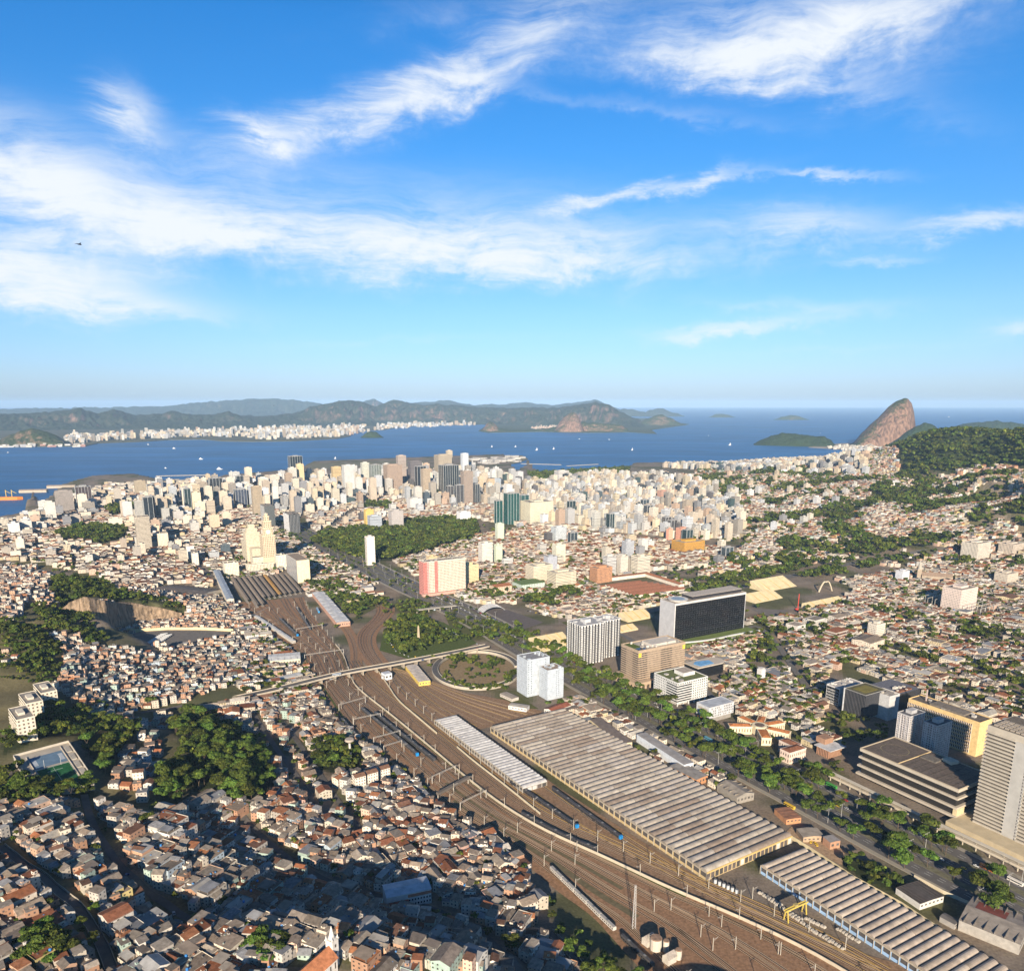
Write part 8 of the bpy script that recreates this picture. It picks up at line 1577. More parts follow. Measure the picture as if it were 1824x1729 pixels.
def emit_builds(nmax=290):
 for b in BUILDS:
  if 'style' not in b and b['h'] > 24 and random.random() < 0.09: b['style'] = 'glass'; b['col'] = random.choice(((0.05,0.06,0.07),(0.09,0.12,0.14),(0.06,0.1,0.1),(0.14,0.13,0.13)))
  b.setdefault('style', random.choice(('punched','punched','punched','band','vertical','none'))); b.setdefault('label', None)
 named = [b for b in BUILDS if b['label']]; rest = [b for b in BUILDS if not b['label']]
 rest.sort(key=lambda b: (b['h'] * (b['w']+b['d'])) / (b['x']**2+b['y']**2), reverse=True)
 near, far = named + rest[:nmax-len(named)], rest[nmax-len(named):]
 wm = MB()
 for k, b in enumerate(near + far):
  mass = k >= len(near); w, d, h = b['w']/2, b['d']/2, b['h'] + b['zt']; col = b.get('col') or random.choice(PAL_CREAM); col = scale_color(col, 1.0 if b['label'] else random.uniform(0.82,1.1)); rc = b.get('roofc') or scale_color(random.choice(((0.36,0.32,0.27),(0.28,0.25,0.22),(0.42,0.38,0.33))), random.uniform(0.8,1.1))
  mt = {'punched':'facade_punched','band':'facade_band','vertical':'facade_vertical','glass':'facade_glass','none':'plaster'}[b['style']]
  if mass:
   c, s = math.cos(b['ang']), math.sin(b['ang'])
   T = lambda x, y, z: (b['x']+c*x-s*y, b['y']+s*x+c*y, b['z']+z)
   P = [(-w,-d),(w,-d),(w,d),(-w,d)]; mi = {'punched':0,'band':1,'vertical':2,'glass':2,'none':3}[b['style']]
   for i in range(4):
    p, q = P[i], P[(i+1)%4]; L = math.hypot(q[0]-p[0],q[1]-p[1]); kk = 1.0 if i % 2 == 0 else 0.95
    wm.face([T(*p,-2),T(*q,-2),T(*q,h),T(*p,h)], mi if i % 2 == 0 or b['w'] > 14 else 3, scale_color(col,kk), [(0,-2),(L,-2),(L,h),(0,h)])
   wm.face([T(*p,h) for p in P],4,rc)
   a = w*random.uniform(0.2,0.5); Q = [(-a,-a),(a,-a),(a,a),(-a,a)]; hh = h+random.uniform(2,5)
   for i in range(4): p, q = Q[i], Q[(i+1)%4]; wm.face([T(*p,h),T(*q,h),T(*q,hh),T(*p,hh)],3,col)
   wm.face([T(*p,hh) for p in Q],4,rc)
   continue
  st = max(1, round(h/3.2)); cn = min(COLNAMES, key=lambda t: sum((a-bb)**2 for a, bb in zip(t[0], col)))[1]
  lb = b['label'] or '%s %s-storey block of flats %s' % (cn, NUM[min(20,st)], near_phrase(b['px'], b['py']))
  tall = h > 45 and b['label']
  r = empty('office_tower' if tall else 'apartment_building', (b['x'],b['y'],b['z']), lb, 'office tower' if tall else 'apartment building', None if b['label'] else 'blocks of flats in the town', b['ang'])
  m = MB(); P = [(-w,-d),(w,-d),(w,d),(-w,d)]
  for i in range(4): p, q = P[i], P[(i+1)%4]; L = math.hypot(q[0]-p[0],q[1]-p[1]); m.face([(*p,-2),(*q,-2),(*q,h),(*p,h)],0,col,[(0,-2),(L,-2),(L,h),(0,h)])
  m.build('walls', MATS[mt], r)
  m = MB(); m.box(-w+0.5,-d+0.5,h-0.6,w-0.5,d-0.5,h+0.02,0,rc); m.build('roof', MATS['roof'], r)
  m = MB(); pc = scale_color(col,0.92) if b['style'] != 'glass' else (0.3,0.3,0.3)
  for a in ((-w,-d,w,-d+0.5),(-w,d-0.5,w,d),(-w,-d+0.5,-w+0.5,d-0.5),(w-0.5,-d+0.5,w,d-0.5)): m.box(a[0],a[1],h,a[2],a[3],h+1.1,0,pc)
  m.build('parapet', MATS['plaster'], r)
  a, bb = w*random.uniform(0.3,0.55), d*random.uniform(0.3,0.55); m = MB(); m.box(-a,-bb,h+0.02,a,bb,h+random.uniform(3,5.5),0,scale_color(pc,0.95)); m.build('lift_house', MATS['plaster'], r)
  if b['style'] in ('band','punched') and h > 20 and not mass:
   m = MB(); nf = int(h/6.4)
   for i in range(1, nf): z = i*6.4; m.box(-w-0.35,-d-0.35,z,w+0.35,d+0.35,z+0.5,0,scale_color(pc,1.03))
   tag(m.build('floor_ledges', MATS['plaster'], r), kind='stuff')
  if b['style'] == 'glass':
   for xx in np.linspace(-w, w, max(3, int(w/4))): m = MB(); m.box(xx-0.4,-d-0.5,-1,xx+0.4,-d,h+1,0,(0.5,0.52,0.52)); m.build('white_rib', MATS['plaster'], r)
   for yy in np.linspace(-d, d, max(2, int(d/5))): m = MB(); m.box(-w-0.5,yy-0.4,-1,-w,yy+0.4,h+1,0,(0.45,0.47,0.47)); m.build('white_rib', MATS['plaster'], r)
 # far cities across the water
 def far_city(poly, n, hs, ws, pal, seed, z=3.0, thr=0.42):
  xs = [p[0] for p in poly]; ys = [p[1] for p in poly]; k = 0; tries = 0
  while k < n and tries < n*30:
   tries += 1; px, py = random.uniform(min(xs),max(xs)), random.uniform(min(ys),max(ys))
   if not pt_in(px, py, poly): continue
   if vnoise(np.array([px]),np.array([py*3]),26,seed)[0] < thr: continue
   x, y = ground(px,py,z); w, d = random.uniform(*ws)/2, random.uniform(*ws)/2; h = random.uniform(*hs)*(1 if random.random() < 0.75 else 1.6); a = random.uniform(0.3,0.8); c, s = math.cos(a), math.sin(a); col = scale_color(random.choice(pal), random.uniform(0.55,1.0))
   T = lambda u, v, zz: (x+c*u-s*v, y+s*u+c*v, zz)
   P = [(-w,-d),(w,-d),(w,d),(-w,d)]
   for i in range(4): p, q = P[i], P[(i+1)%4]; wm.face([T(*p,z-4),T(*q,z-4),T(*q,z+h),T(*p,z+h)],3,col,[(0,0)]*4)
   wm.face([T(*p,z+h) for p in P],4,(0.4,0.36,0.31)); k += 1
 far_city([(120,791),(180,785),(250,782),(380,778),(480,783),(600,778),(690,764),(850,757.2),(700,756),(560,761),(400,768),(250,770),(130,776)], 1150, (14,48), (16,34), PAL_CREAM, 5, thr=0.36)
 far_city([(250,781),(380,774),(480,780),(620,775),(640,766),(560,764),(400,771),(300,776)], 380, (25,60), (16,30), PAL_CREAM, 6, thr=0.4)
 far_city([(660,767),(720,759),(850,757),(850,755.5),(700,757)], 120, (20,50), (20,36), PAL_CREAM, 8, thr=0.2)
 far_city([(-60,790),(130,784),(130,774),(0,774)], 150, (8,22), (14,30), PAL_CREAM, 13, thr=0.45)
 far_city([(0,796),(150,795),(150,792),(0,792)], 60, (6,16), (20,50), [(0.6,0.6,0.6),(0.5,0.3,0.25),(0.65,0.62,0.55)], 9, thr=0.1)
 far_city([(945,762),(1000,756),(1000,761),(960,766)], 80, (8,20), (12,24), [(0.6,0.45,0.36),(0.6,0.5,0.4)], 10, thr=0.1)
 far_city([(1470,798),(1500,801),(1620,805),(1620,800),(1500,795)], 190, (8,18), (10,22), [(0.72,0.68,0.6),(0.7,0.64,0.52),(0.6,0.55,0.48)], 11, thr=0.15)
 far_city([(840,818),(930,815),(925,822),(860,828)], 40, (8,16), (20,60), [(0.6,0.58,0.54),(0.5,0.48,0.45)], 12, thr=0.1)
 tag(wm.build('distant_buildings', [MATS['facade_punched'],MATS['facade_band'],MATS['facade_vertical'],MATS['plaster'],MATS['roof']]), 'mass of far apartment blocks in the city and across the bay', kind='stuff')
 print('builds', len(BUILDS))
# ---------------------------------------------------------------- trees
def leaf_fn(nt, N, L, c, b):
 oi = N('ShaderNodeObjectInfo'); hs = N('ShaderNodeHueSaturation'); mr = N('ShaderNodeMapRange'); L(oi.outputs['Random'], mr.inputs[0]); mr.inputs[3].default_value = 0.462; mr.inputs[4].default_value = 0.525
 m2 = N('ShaderNodeMapRange'); L(oi.outputs['Random'], m2.inputs[0]); m2.inputs[3].default_value = 0.65; m2.inputs[4].default_value = 1.5
 L(mr.outputs[0], hs.inputs['Hue']); L(m2.outputs[0], hs.inputs['Value']); L(c, hs.inputs['Color'])
 tr = N('ShaderNodeBsdfTranslucent'); L(hs.outputs[0], tr.inputs[0]); ms = N('ShaderNodeMixShader'); ms.inputs[0].default_value = 0.25
 out = [n for n in nt.nodes if n.type == 'OUTPUT_MATERIAL'][0]
 L(b.outputs[0], ms.inputs[1]); L(tr.outputs[0], ms.inputs[2]); L(ms.outputs[0], out.inputs[0])
 return hs.outputs[0]
material('leaves', 0.75, extra=leaf_fn, spec=0.2)
material('bark', 0.95, color=(0.11,0.08,0.055), src='fixed', noise=0.3, nscale=2.0)
LEAF = [(0.052,0.085,0.013),(0.070,0.108,0.016),(0.092,0.13,0.02),(0.115,0.15,0.024),(0.038,0.066,0.013)]
def crown_quads(n, lobes, size, seed, flat=0.75):
 """unit crown (radius about 1, centre at origin): leaf clumps spread through a handful of uneven lobes"""
 R = np.random.RandomState(seed)
 C = [];
 for k in range(lobes):
  a = R.uniform(0, 6.283); rr = R.uniform(0.25, 0.72) if k else 0.0; C.append((math.cos(a)*rr, math.sin(a)*rr, R.uniform(-0.3, 0.42)*flat if k else 0.15, R.uniform(0.30, 0.52)))
 C = np.array(C); li = R.randint(0, lobes, n); dirs = R.normal(size=(n,3)); dirs[:,2] = np.abs(dirs[:,2])*0.9 + dirs[:,2]*0.25; dirs /= np.linalg.norm(dirs,axis=1)[:,None]
 rad_ = R.uniform(0.72, 1.06, n)[:,None]; P = C[li,:3] + dirs*C[li,3:4]*rad_*np.array([1,1,flat])
 nrm = dirs + R.normal(size=(n,3))*0.45; nrm /= np.linalg.norm(nrm,axis=1)[:,None]
 t = np.cross(nrm, R.normal(size=(n,3))); t /= np.linalg.norm(t,axis=1)[:,None]; b = np.cross(nrm,t); s = (size*R.uniform(0.6,1.35,n))[:,None]
 Q = np.stack([P-t*s-b*s*0.8, P+t*s*0.9-b*s, P+t*s+b*s*0.9, P-t*s*0.8+b*s],1)
 colr = np.array(LEAF)[R.choice(len(LEAF), n, p=[.25,.3,.22,.1,.13])]*R.uniform(0.75,1.25,n)[:,None]*(0.9+0.25*(li%3))[:,None]
 return Q, colr
def quads_mesh(name, Q, col, mat):
 n = len(Q); return raw_mesh(name, Q.reshape(-1,3), np.arange(4*n), np.full(n,4), [mat], None, col)
def emit_trees(nmax=300):
 T = [t for t in TREES if -40 < t[6] < 1864 and t[7] < 1780]
 T.sort(key=lambda t: t[3]/math.sqrt(t[0]**2+t[1]**2+CAMH**2), reverse=True)
 near, far = T[:nmax], T[nmax:]
 protos = []
 for k in range(7):
  Q, c = crown_quads(950, 7+k%4, 0.082, 40+k); cm = quads_mesh('crown', Q, c, MATS['leaves'])
  tb = MB(); tb.cyl(0,0,-0.35,0.62,0.055,0.035,7);
  R = random.Random(k)
  for i in range(5): a = i*1.256+R.uniform(-.4,.4); tb.beam((0,0,0.45+0.05*i),(math.cos(a)*0.45,math.sin(a)*0.45,0.95+R.uniform(-.1,.2)),0.03,0.03)
  protos.append((cm, tb.mesh('trunk', [MATS['bark']])))
 # palm
 pm = MB(); pm.cyl(0,0,-0.4,1.25,0.05,0.035,7); ptr = pm.mesh('trunk', [MATS['bark']])
 pq = []; pc = []
 for i in range(16):
  a = i*0.3927*2.4; tilt = random.uniform(0.1,0.6); prev = np.array([0,0,1.25]); d = np.array([math.cos(a),math.sin(a),tilt])
  for sgm in range(4):
   nx = prev + d*0.16; side = np.array([-math.sin(a),math.cos(a),0])*0.055*(1.2-0.25*sgm)
   pq.append([prev-side,prev+side,nx+side*0.8,nx-side*0.8]); pc.append(LEAF[i%4]); prev = nx; d = d + np.array([0,0,-0.32])
 palm = (quads_mesh('crown', np.array(pq), np.array(pc), MATS['leaves']), ptr)
 kinds = {}
 for i, (x, y, z, r, h, kind, px, py) in enumerate(near):
  if kind == 'palm': cm, tm = palm; nm = 'palm_tree'; sc = (r*2.2, r*2.2, h*0.8); lb = 'tall palm'; ct = 'palm'
  else: cm, tm = protos[i % 7]; nm = 'broadleaf_tree'; lb = 'big spreading green tree' if r > 6.5 else ('round green tree' if r > 4.2 else 'small green tree'); ct = 'tree'
  root = empty(nm, (x,y,z), '%s %s' % (lb, (kind[1] + ', ' if isinstance(kind, tuple) else '') + near_phrase(px,py)), ct, 'trees ' + (kind[0] if isinstance(kind, tuple) else 'of the city'))
  co = bpy.data.objects.new('crown', cm); to = bpy.data.objects.new('trunk', tm)
  if kind == 'palm': co.scale = to.scale = sc
  else:
   co.location = (0,0,h-r*0.62); co.scale = (r*1.12, r*1.12*random.uniform(0.88,1.1), r*random.uniform(0.92,1.12)); co.rotation_euler = (0,0,random.uniform(0,6.28))
   to.scale = (r*0.9, r*0.9, h*0.62)
  link(co, root); link(to, root)
 # the rest as one mass
 lods = [(30, 0.30), (70, 0.20), (150, 0.14)]
 LP = [[crown_quads(n, 5, s, 90+10*j+k) for k in range(6)] for j, (n, s) in enumerate(lods)]
 VV, CC = [], []
 for (x, y, z, r, h, kind, px, py) in far:
  D = math.sqrt(x*x+y*y+CAMH**2); ps = r*1390/D; j = 2 if ps > 9 else (1 if ps > 4.5 else 0)
  Q, c = random.choice(LP[j]); a = random.uniform(0,6.28); ca, sa = math.cos(a), math.sin(a)
  M = np.array([[ca,-sa,0],[sa,ca,0],[0,0,random.uniform(0.85,1.15)]])
  VV.append((Q.reshape(-1,3) @ M.T)*r*1.1 + np.array([x,y,z+h-r*0.6])); CC.append(c*random.uniform(0.5,1.4)*np.array([random.uniform(0.8,1.25),1,random.uniform(0.8,1.1)]))
 if VV:
  V = np.concatenate(VV); C = np.concatenate(CC); n = len(V)//4
  o = bpy.data.objects.new('distant_trees', raw_mesh('distant_trees', V, np.arange(4*n), np.full(n,4), [MATS['leaves']], None, C)); link(o); tag(o, 'masses of green trees in parks, gardens and on hills', kind='stuff')
 print('trees', len(T), 'far quads', sum(len(c) for c in CC))
def add_tree(x, y, r, h=None, kind='tree', z=None):
 zz = tz(x, y) if z is None else z; px, py = project(x, y, zz)
 TREES.append((x, y, zz, r, h or r*1.9, kind, px, py))
def wood(poly, spacing, r0, r1, kind='tree', thr=None, scale=40, seed=1, avoid=True, mark=True):
 P = np.array(poly); n = 0
 x0, x1, y0, y1 = P[:,0].min(), P[:,0].max(), P[:,1].min(), P[:,1].max()
 gx, gy = np.meshgrid(np.arange(x0, x1, spacing), np.arange(y0, y1, spacing)); gx = gx.ravel() + RS.uniform(-.45,.45,gx.size)*spacing; gy = gy.ravel() + RS.uniform(-.45,.45,gy.size)*spacing
 k = in_poly(gx, gy, poly)
 if thr is not None: k &= (0.65*vnoise(gx, gy, scale, seed) + 0.35*vnoise(gx, gy, scale*0.35, seed+1)) > thr
 if avoid: k &= ~occupied(gx, gy)
 for x, y in zip(gx[k], gy[k]):
  r = random.uniform(r0, r1); add_tree(x, y, r, r*random.uniform(1.5,2.7), kind)
 if mark:
  if thr is None: occupy(poly)
  else:
   i0, i1, j0, j1 = _win(P[:,0], P[:,1]); X, Y = _ox[j0:j1,i0:i1], _oy[j0:j1,i0:i1]
   OCC[j0:j1,i0:i1] |= in_poly(X, Y, poly) & ((0.65*vnoise(X, Y, scale, seed) + 0.35*vnoise(X, Y, scale*0.35, seed+1)) > thr)
# ---------------------------------------------------------------- putting it together
WOODPX = [  # pixel outline on the terrain, spacing, r0, r1
 ([(553,966),(575,952),(620,944),(690,938),(740,930),(800,925),(848,932),(852,948),(840,962),(790,972),(745,988),(700,998),(655,1000),(600,985)], 11, 5.5, 9.5),
 ([(92,1060),(110,1040),(135,1030),(165,1045),(205,1056),(250,1066),(300,1073),(330,1083),(325,1092),(285,1082),(235,1074),(195,1074),(165,1066),(140,1075),(110,1085)], 8, 4, 7),
 ([(0,1108),(35,1112),(70,1126),(105,1150),(112,1175),(90,1198),(60,1195),(25,1160),(0,1150)], 9, 3.5, 6),
 ([(60,1275),(110,1262),(160,1275),(215,1292),(250,1300),(235,1330),(205,1345),(195,1390),(180,1372),(150,1325),(120,1312),(60,1322),(0,1350),(0,1330)], 8.5, 4, 7),
 ([(300,1300),(345,1278),(400,1290),(445,1310),(475,1350),(488,1400),(470,1425),(425,1432),(380,1410),(340,1405),(310,1440),(285,1425),(290,1380),(335,1350)], 9, 4.5, 8),
 ([(0,1400),(30,1372),(70,1405),(110,1412),(160,1398),(170,1415),(130,1428),(60,1430),(0,1440)], 8, 4, 6.5),
 ([(684,1150),(690,1118),(716,1101),(752,1103),(772,1112),(776,1140),(752,1164),(716,1168)], 8.5, 4.5, 7),
 ([(553,1345),(575,1322),(618,1320),(640,1345),(642,1372),(600,1380),(560,1368)], 8.5, 4, 6.5),
 ([(100,952),(130,942),(165,938),(205,942),(228,950),(215,962),(180,972),(150,960),(115,964)], 11, 5, 8),
 ([(190,908),(230,900),(265,905),(262,914),(200,918)], 13, 6, 9),
 ([(1560,826),(1600,795),(1640,775),(1690,764),(1760,762),(1900,760),(1900,836),(1800,838),(1740,832),(1690,836),(1620,845)], 19, 7, 10),
 ([(1505,1520),(1560,1545),(1606,1572),(1598,1590),(1545,1575),(1500,1545)], 7, 3, 5),
 ([(940,846),(1000,843),(1120,836),(1118,846),(1040,856),(950,862)], 16, 7, 11),
 ([(745,873),(772,876),(790,884),(760,895),(735,890)], 12, 5, 8),
 ([(655,895),(700,898),(690,908),(650,906)], 12, 5, 8)]
STREETS = [[(150,1415),(163,1466),(190,1510),(218,1548),(252,1581),(289,1602),(335,1640),(420,1660)], [(0,1507),(34,1534),(68,1554),(102,1588),(146,1622),(170,1660),(184,1687),(200,1729)], [(504,1285),(539,1333),(575,1388),(601,1425),(640,1475)], [(452,1272),(490,1330),(540,1400),(575,1450)],
 [(430,1450),(500,1520),(560,1560),(650,1590),(760,1612),(850,1650),(905,1700),(930,1740)], [(250,1270),(330,1255)], [(978,1660),(1010,1690),(1040,1729)]]
def prepare():
 for pts, sp, r0, r1 in WOODPX:
  w = TXY(pts); WOODS.append((w, sp, None))
 GRASSY.append((TXY([(0,1125),(60,1130),(120,1175),(100,1230),(60,1215),(0,1200)]), 0.7*C_GRASS + 0.3*C_DIRT))
 GRASSY.append((TXY([(60,1330),(110,1270),(200,1270),(250,1290),(180,1310),(60,1345)]), 0.65*C_GRASS + 0.35*C_DIRT))
 GRASSY.append((TXY([(0,1395),(60,1420),(0,1440)]), C_GRASS))
def place_hills():
 make_ground(); make_sea(); make_far(); make_haze()
def roads():
 for k, s in enumerate(STREETS):
  c = smooth_line(TXY(s)); c = [tuple(p) for p in resample(c, max(8, int(sum(math.hypot(b[0]-a[0], b[1]-a[1]) for a, b in zip(c[:-1], c[1:]))/5)))]
  m = MB(); strip(m, c, 6.0, 0.45, 0, (0.12,0.11,0.10), lambda x, y: tz(x, y)); tag(m.build('street', MATS['asphalt']), ['steep street between the hillside houses', 'street curving down past the grove', 'straight street between terrace rows near the railway', 'second straight street near the railway', 'street through the dark hollow', 'short road joining the overpass', 'street above the railway cutting'][k], kind='structure')
  if k in (1, 6):
   for o in (-3.4, 3.4): m = MB(); bar_line(m, offset_line(c, o), 0.3, -1, 1.6, 0, (0.42,0.37,0.3), lambda x, y: tz(x, y)); tag(m.build('garden_wall', MATS['plaster']), 'low wall along the %s side of %s' % ('uphill' if o > 0 else 'downhill', ['', 'the street curving past the grove', '', '', '', '', 'the street above the railway cutting'][k]), 'wall')
  occupy_line(c, 4.2)
 # other large roads
 for pts, w, lb in (([(1824,985),(1700,990),(1560,1000),(1480,1012),(1400,1030),(1330,1045),(1200,1078),(1100,1100)], 24, 'tree-lined road passing behind the grandstands'), ([(1000,1090),(1060,1110),(1130,1140),(1240,1215),(1290,1260)], 9, 'side street by the tan office block'), ([(1320,1130),(1345,1110),(1380,1140),(1440,1230)], 9, 'street right of the huge black slab'), ([(560,960),(600,930),(640,905),(700,880)], 14, 'street running into the centre'), ([(340,1000),(380,1030),(405,1070)], 10, 'street along the station sheds')):
  c = smooth_line(PXY(pts)); m = MB(); strip(m, c, w, 0.55, 0, (0.15,0.14,0.13), lambda x, y: max(0, tz(x, y))); tag(m.build('road', MATS['asphalt']), lb, kind='structure'); occupy_line(c, w/2+2)
def avenue_trees(c):
 L = [tuple(p) for p in resample(c, 330)]
 near = {(-15.5): 'on the office-side median', 15.5: 'on the shed-side median', 0: 'on the central median', 33: 'on the shed-side pavement', -34: 'on the office-side pavement'}
 for off, dens in ((-15.5,0.55),(15.5,0.62),(0,0.26),(33,0.3),(-34,0.16)):
  o = offset_line(L, off)
  for i in range(0, 330, 1):
   x, y = o[i]; px, py = project(x, y, 0)
   if px > 1830: continue
   k = (1.75 if px < 1480 else 1.15) if 1000 < px < 1800 else (0.5 if px < 800 else 0.45)
   if 930 < px < 1010: k = 0.7
   if random.random() < dens*k*0.7:
    r = random.uniform(5.2,9.2) if px > 900 else random.uniform(2.6,4.4); add_tree(x+random.uniform(-2.5,2.5), y+random.uniform(-2.5,2.5), r, r*random.uniform(1.9,2.3), ('along the avenue', near[off]), 0.0)
def singles():
 for px, py, r in [(270,1258,7),(255,1252,5),(178,1262,6),(190,1270,6),(85,1272,4.5),(150,1210,4.5),(135,1205,4),(262,1468,5.5),(275,1445,4),(365,1470,3.5),(410,1495,3),(620,1440,4),(716,1378,4),(700,1390,3.5),(745,1398,3.5),(770,1580,5),(790,1562,5),(680,1565,3),(640,1660,3),(910,1692,7),(925,1700,5),(1000,1655,3),(975,1610,3.5),(985,1615,3),(915,1530,4),(720,1532,3),(745,1538,2.5),(395,1620,5),(375,1630,4),(350,1655,5),(340,1680,5),(330,1700,4),(1085,1725,5),(1075,1710,4),(1050,1690,3.5),(1030,1670,3.5),
  (460,1690,7),(478,1700,6),(450,1672,5),(500,1706,6),(490,1680,5),(470,1722,6),(440,1700,5),(505,1685,5),(60,1690,7),(85,1680,7),(110,1690,7),(95,1705,7),(65,1712,7),(120,1712,6),(45,1722,6),(85,1725,6),(135,1700,5),(30,1708,5),(75,1668,6),
  (480,1205,5),(455,1190,6),(460,1200,5),(410,1225,5),(425,1218,5),(240,1245,5),(440,1120,4),(380,1105,5),(395,1108,5),(320,1165,4),(560,1245,4),(575,1250,4),(552,1238,4),(545,1282,4),(600,1120,4),(572,1118,5),
  (838,1085,3),(850,1088,3),(735,1082,3),(810,1118,5),(800,1130,5),(870,1130,6),(880,1120,6),(895,1128,6),(875,1142,5),(900,1145,5),(860,1135,5),(770,1128,5),(778,1135,4),(765,1150,4),(750,1160,4),(820,1182,6),(812,1180,5),(912,1210,6),(905,1220,5),(880,1222,4),(900,1230,4),(765,1190,4),(755,1180,4),(830,1205,3),(868,1205,3),(995,1145,6),(1005,1150,6),(1000,1165,6),(990,1140,5),(1350,1085,5),(1330,1092,4),(1700,1012,9),(1720,1008,9),(1820,1010,10),(1800,1015,9),
  (1375,1240,5),(1390,1232,5),(1360,1245,5),(1340,1252,5),(1330,1262,5),(1300,1248,4),(1425,1250,5),(1410,1258,5),(1440,1285,6),(1445,1290,6),(1395,1262,5),(1470,1290,5),(1480,1282,5),(1500,1298,6),(1512,1290,6),(1460,1265,4),(1480,1370,5),(1470,1378,4),(1495,1378,4),(1490,1365,4),(1320,1320,4),(1375,1320,3.5),(1340,1342,4),(1255,1262,5),(1130,1345,4),(1105,1355,4),(1072,1300,4),(1020,1290,4),(1010,1300,4),(975,1258,4),(1000,1258,5),(1015,1250,4),(838,1188,8),(846,1180,6),(828,1183,5),(905,1216,7),(915,1205,6),(780,1172,5),(770,1178,5),(792,1170,5)]:
  x, y, z = on_terrain(px, py); add_tree(x, y, r, r*1.9, 'tree', z)
 for px, py, r in [(1062,1738,5),(1085,1745,6),(1105,1752,5),(1130,1758,6),(1155,1766,5),(1040,1715,4.5),(1020,1690,4),(1000,1672,4),(1075,1728,4.5),(1180,1772,5.5),(985,1640,3.5),(1012,1705,5),(1050,1748,6)]:
  x, y, z = on_terrain(px, py); add_tree(x, y, r, r*2.4, 'tree', z)
 for px, py in [(815,1175),(822,1172),(870,1178),(880,1182),(850,1210),(858,1214),(868,1212),(885,1206),(872,1200),(840,1216),(800,1180),(808,1185),(1015,1170),(1002,1180),(735,1140),(760,1138),(930,1560),(150,1660),(170,1690),(45,1700),(100,1720)]:
  x, y, z = on_terrain(px, py); add_tree(x, y, 4.2, 11, 'palm', z)
def fill():
 NR = [0,1,2,11,0,2,8,10,11,7,5,4,1,0,11,9,6]
 near_h = lambda: random.choice((3.1,3.4,5.8,6.2,6.0,8.8,5.6,9.4,3.3))
 fav_h = lambda: random.choice((3,5.6,5.8,8.4,3))
 mid_h = lambda: random.choice((4,6,7,9,6,5,11))
 z1 = math.atan2(*[b-a for a, b in zip(on_terrain(34,1534)[:2], on_terrain(146,1622)[:2])][::-1])
 zone_houses('on the lit hilltop', TXY([(-60,1405),(60,1425),(145,1412),(165,1470),(255,1585),(330,1650),(420,1690),(430,1760),(-60,1790)]), z1, (9,15), (12,19), near_h, nwall=[0,1,2,3,0,1,13,14,14,7,4,8,10,11,5,12,1,14], gable=0.3, rows=2, street=2.0, gap=0.1, skip=0.04, nroof=NR)
 z2 = math.atan2(*[b-a for a, b in zip(on_terrain(190,1510)[:2], on_terrain(289,1602)[:2])][::-1])
 zone_houses('in the hollow', TXY([(160,1418),(285,1470),(300,1440),(380,1415),(450,1440),(490,1425),(560,1500),(700,1570),(960,1640),(1040,1750),(420,1790),(300,1640)]), z2+0.2, (8,14), (11,18), near_h, nwall=[0,1,2,3,13,14,7,4,5,8,10,11,3,2,1], gable=0.3, rows=2, street=2.4, gap=0.2, skip=0.06, nroof=NR)
 zone_houses('in the terrace rows by the railway', TXY([(440,1290),(470,1255),(560,1240),(600,1290),(640,1315),(690,1355),(775,1425),(860,1485),(940,1560),(975,1625),(940,1640),(700,1575),(560,1500),(490,1425),(480,1360)]), rad(-58), (9,17), (10,14), lambda: random.choice((3.5,5.8,6,6,8.6,4)), nwall=[0,1,2,13,14,7,4,8,1,0,15], nroof=NR+[4,5,7,5], gable=0.5, rows=2, street=3.5, gap=0.2, skip=0.05)
 zone_houses('of the favela slope', TXY([(60,1112),(130,1132),(190,1155),(300,1170),(420,1140),(475,1155),(470,1200),(430,1215),(330,1250),(250,1275),(150,1265),(95,1225),(110,1180)]), rad(20), (5,8.5), (5.5,8.5), fav_h, nwall=[4,5,6,4,6,0,1,2,3,14,8,7,10,11,5,13], gable=0.08, rows=3, street=1.6, gap=0.2, skip=0.04, jit=0.25, cross=40)
 zone_houses('on the strip above the yellow wall', TXY([(190,1128),(262,1106),(330,1086),(405,1074),(445,1120),(400,1124),(300,1121),(220,1124)]), rad(10), (5,8), (5.5,8), fav_h, nwall=[4,5,6,4,0,1,2,14,8,7], gable=0.08, rows=3, street=1.6, gap=0.2, jit=0.25)
 zone_houses('on the left hilltop', TXY([(-60,1150),(0,1150),(60,1165),(70,1190),(0,1185),(-60,1180)]), rad(15), (6,9), (6,9), fav_h, gable=0.1, skip=0.55, jit=0.3)
 zone_houses('on the left hilltop', TXY([(-60,1010),(60,1008),(100,1030),(95,1050),(40,1075),(20,1110),(-60,1130)]), rad(15), (5.5,9), (6,9), fav_h, nwall=[4,5,6,0,1,2,14,8,7], gable=0.1, rows=3, street=2, gap=0.2, jit=0.25)
 zone_houses('below the white blocks', TXY([(90,1275),(130,1260),(240,1278),(330,1280),(300,1310),(240,1320),(130,1300)]), rad(10), (6,9), (6,9), fav_h, gable=0.1, skip=0.45, jit=0.3)
 zone_houses('inside the wooded hollow', TXY([(200,1330),(290,1310),(300,1400),(280,1440),(200,1420)]), rad(10), (7,10), (7,10), near_h, gable=0.4, skip=0.4, jit=0.3)
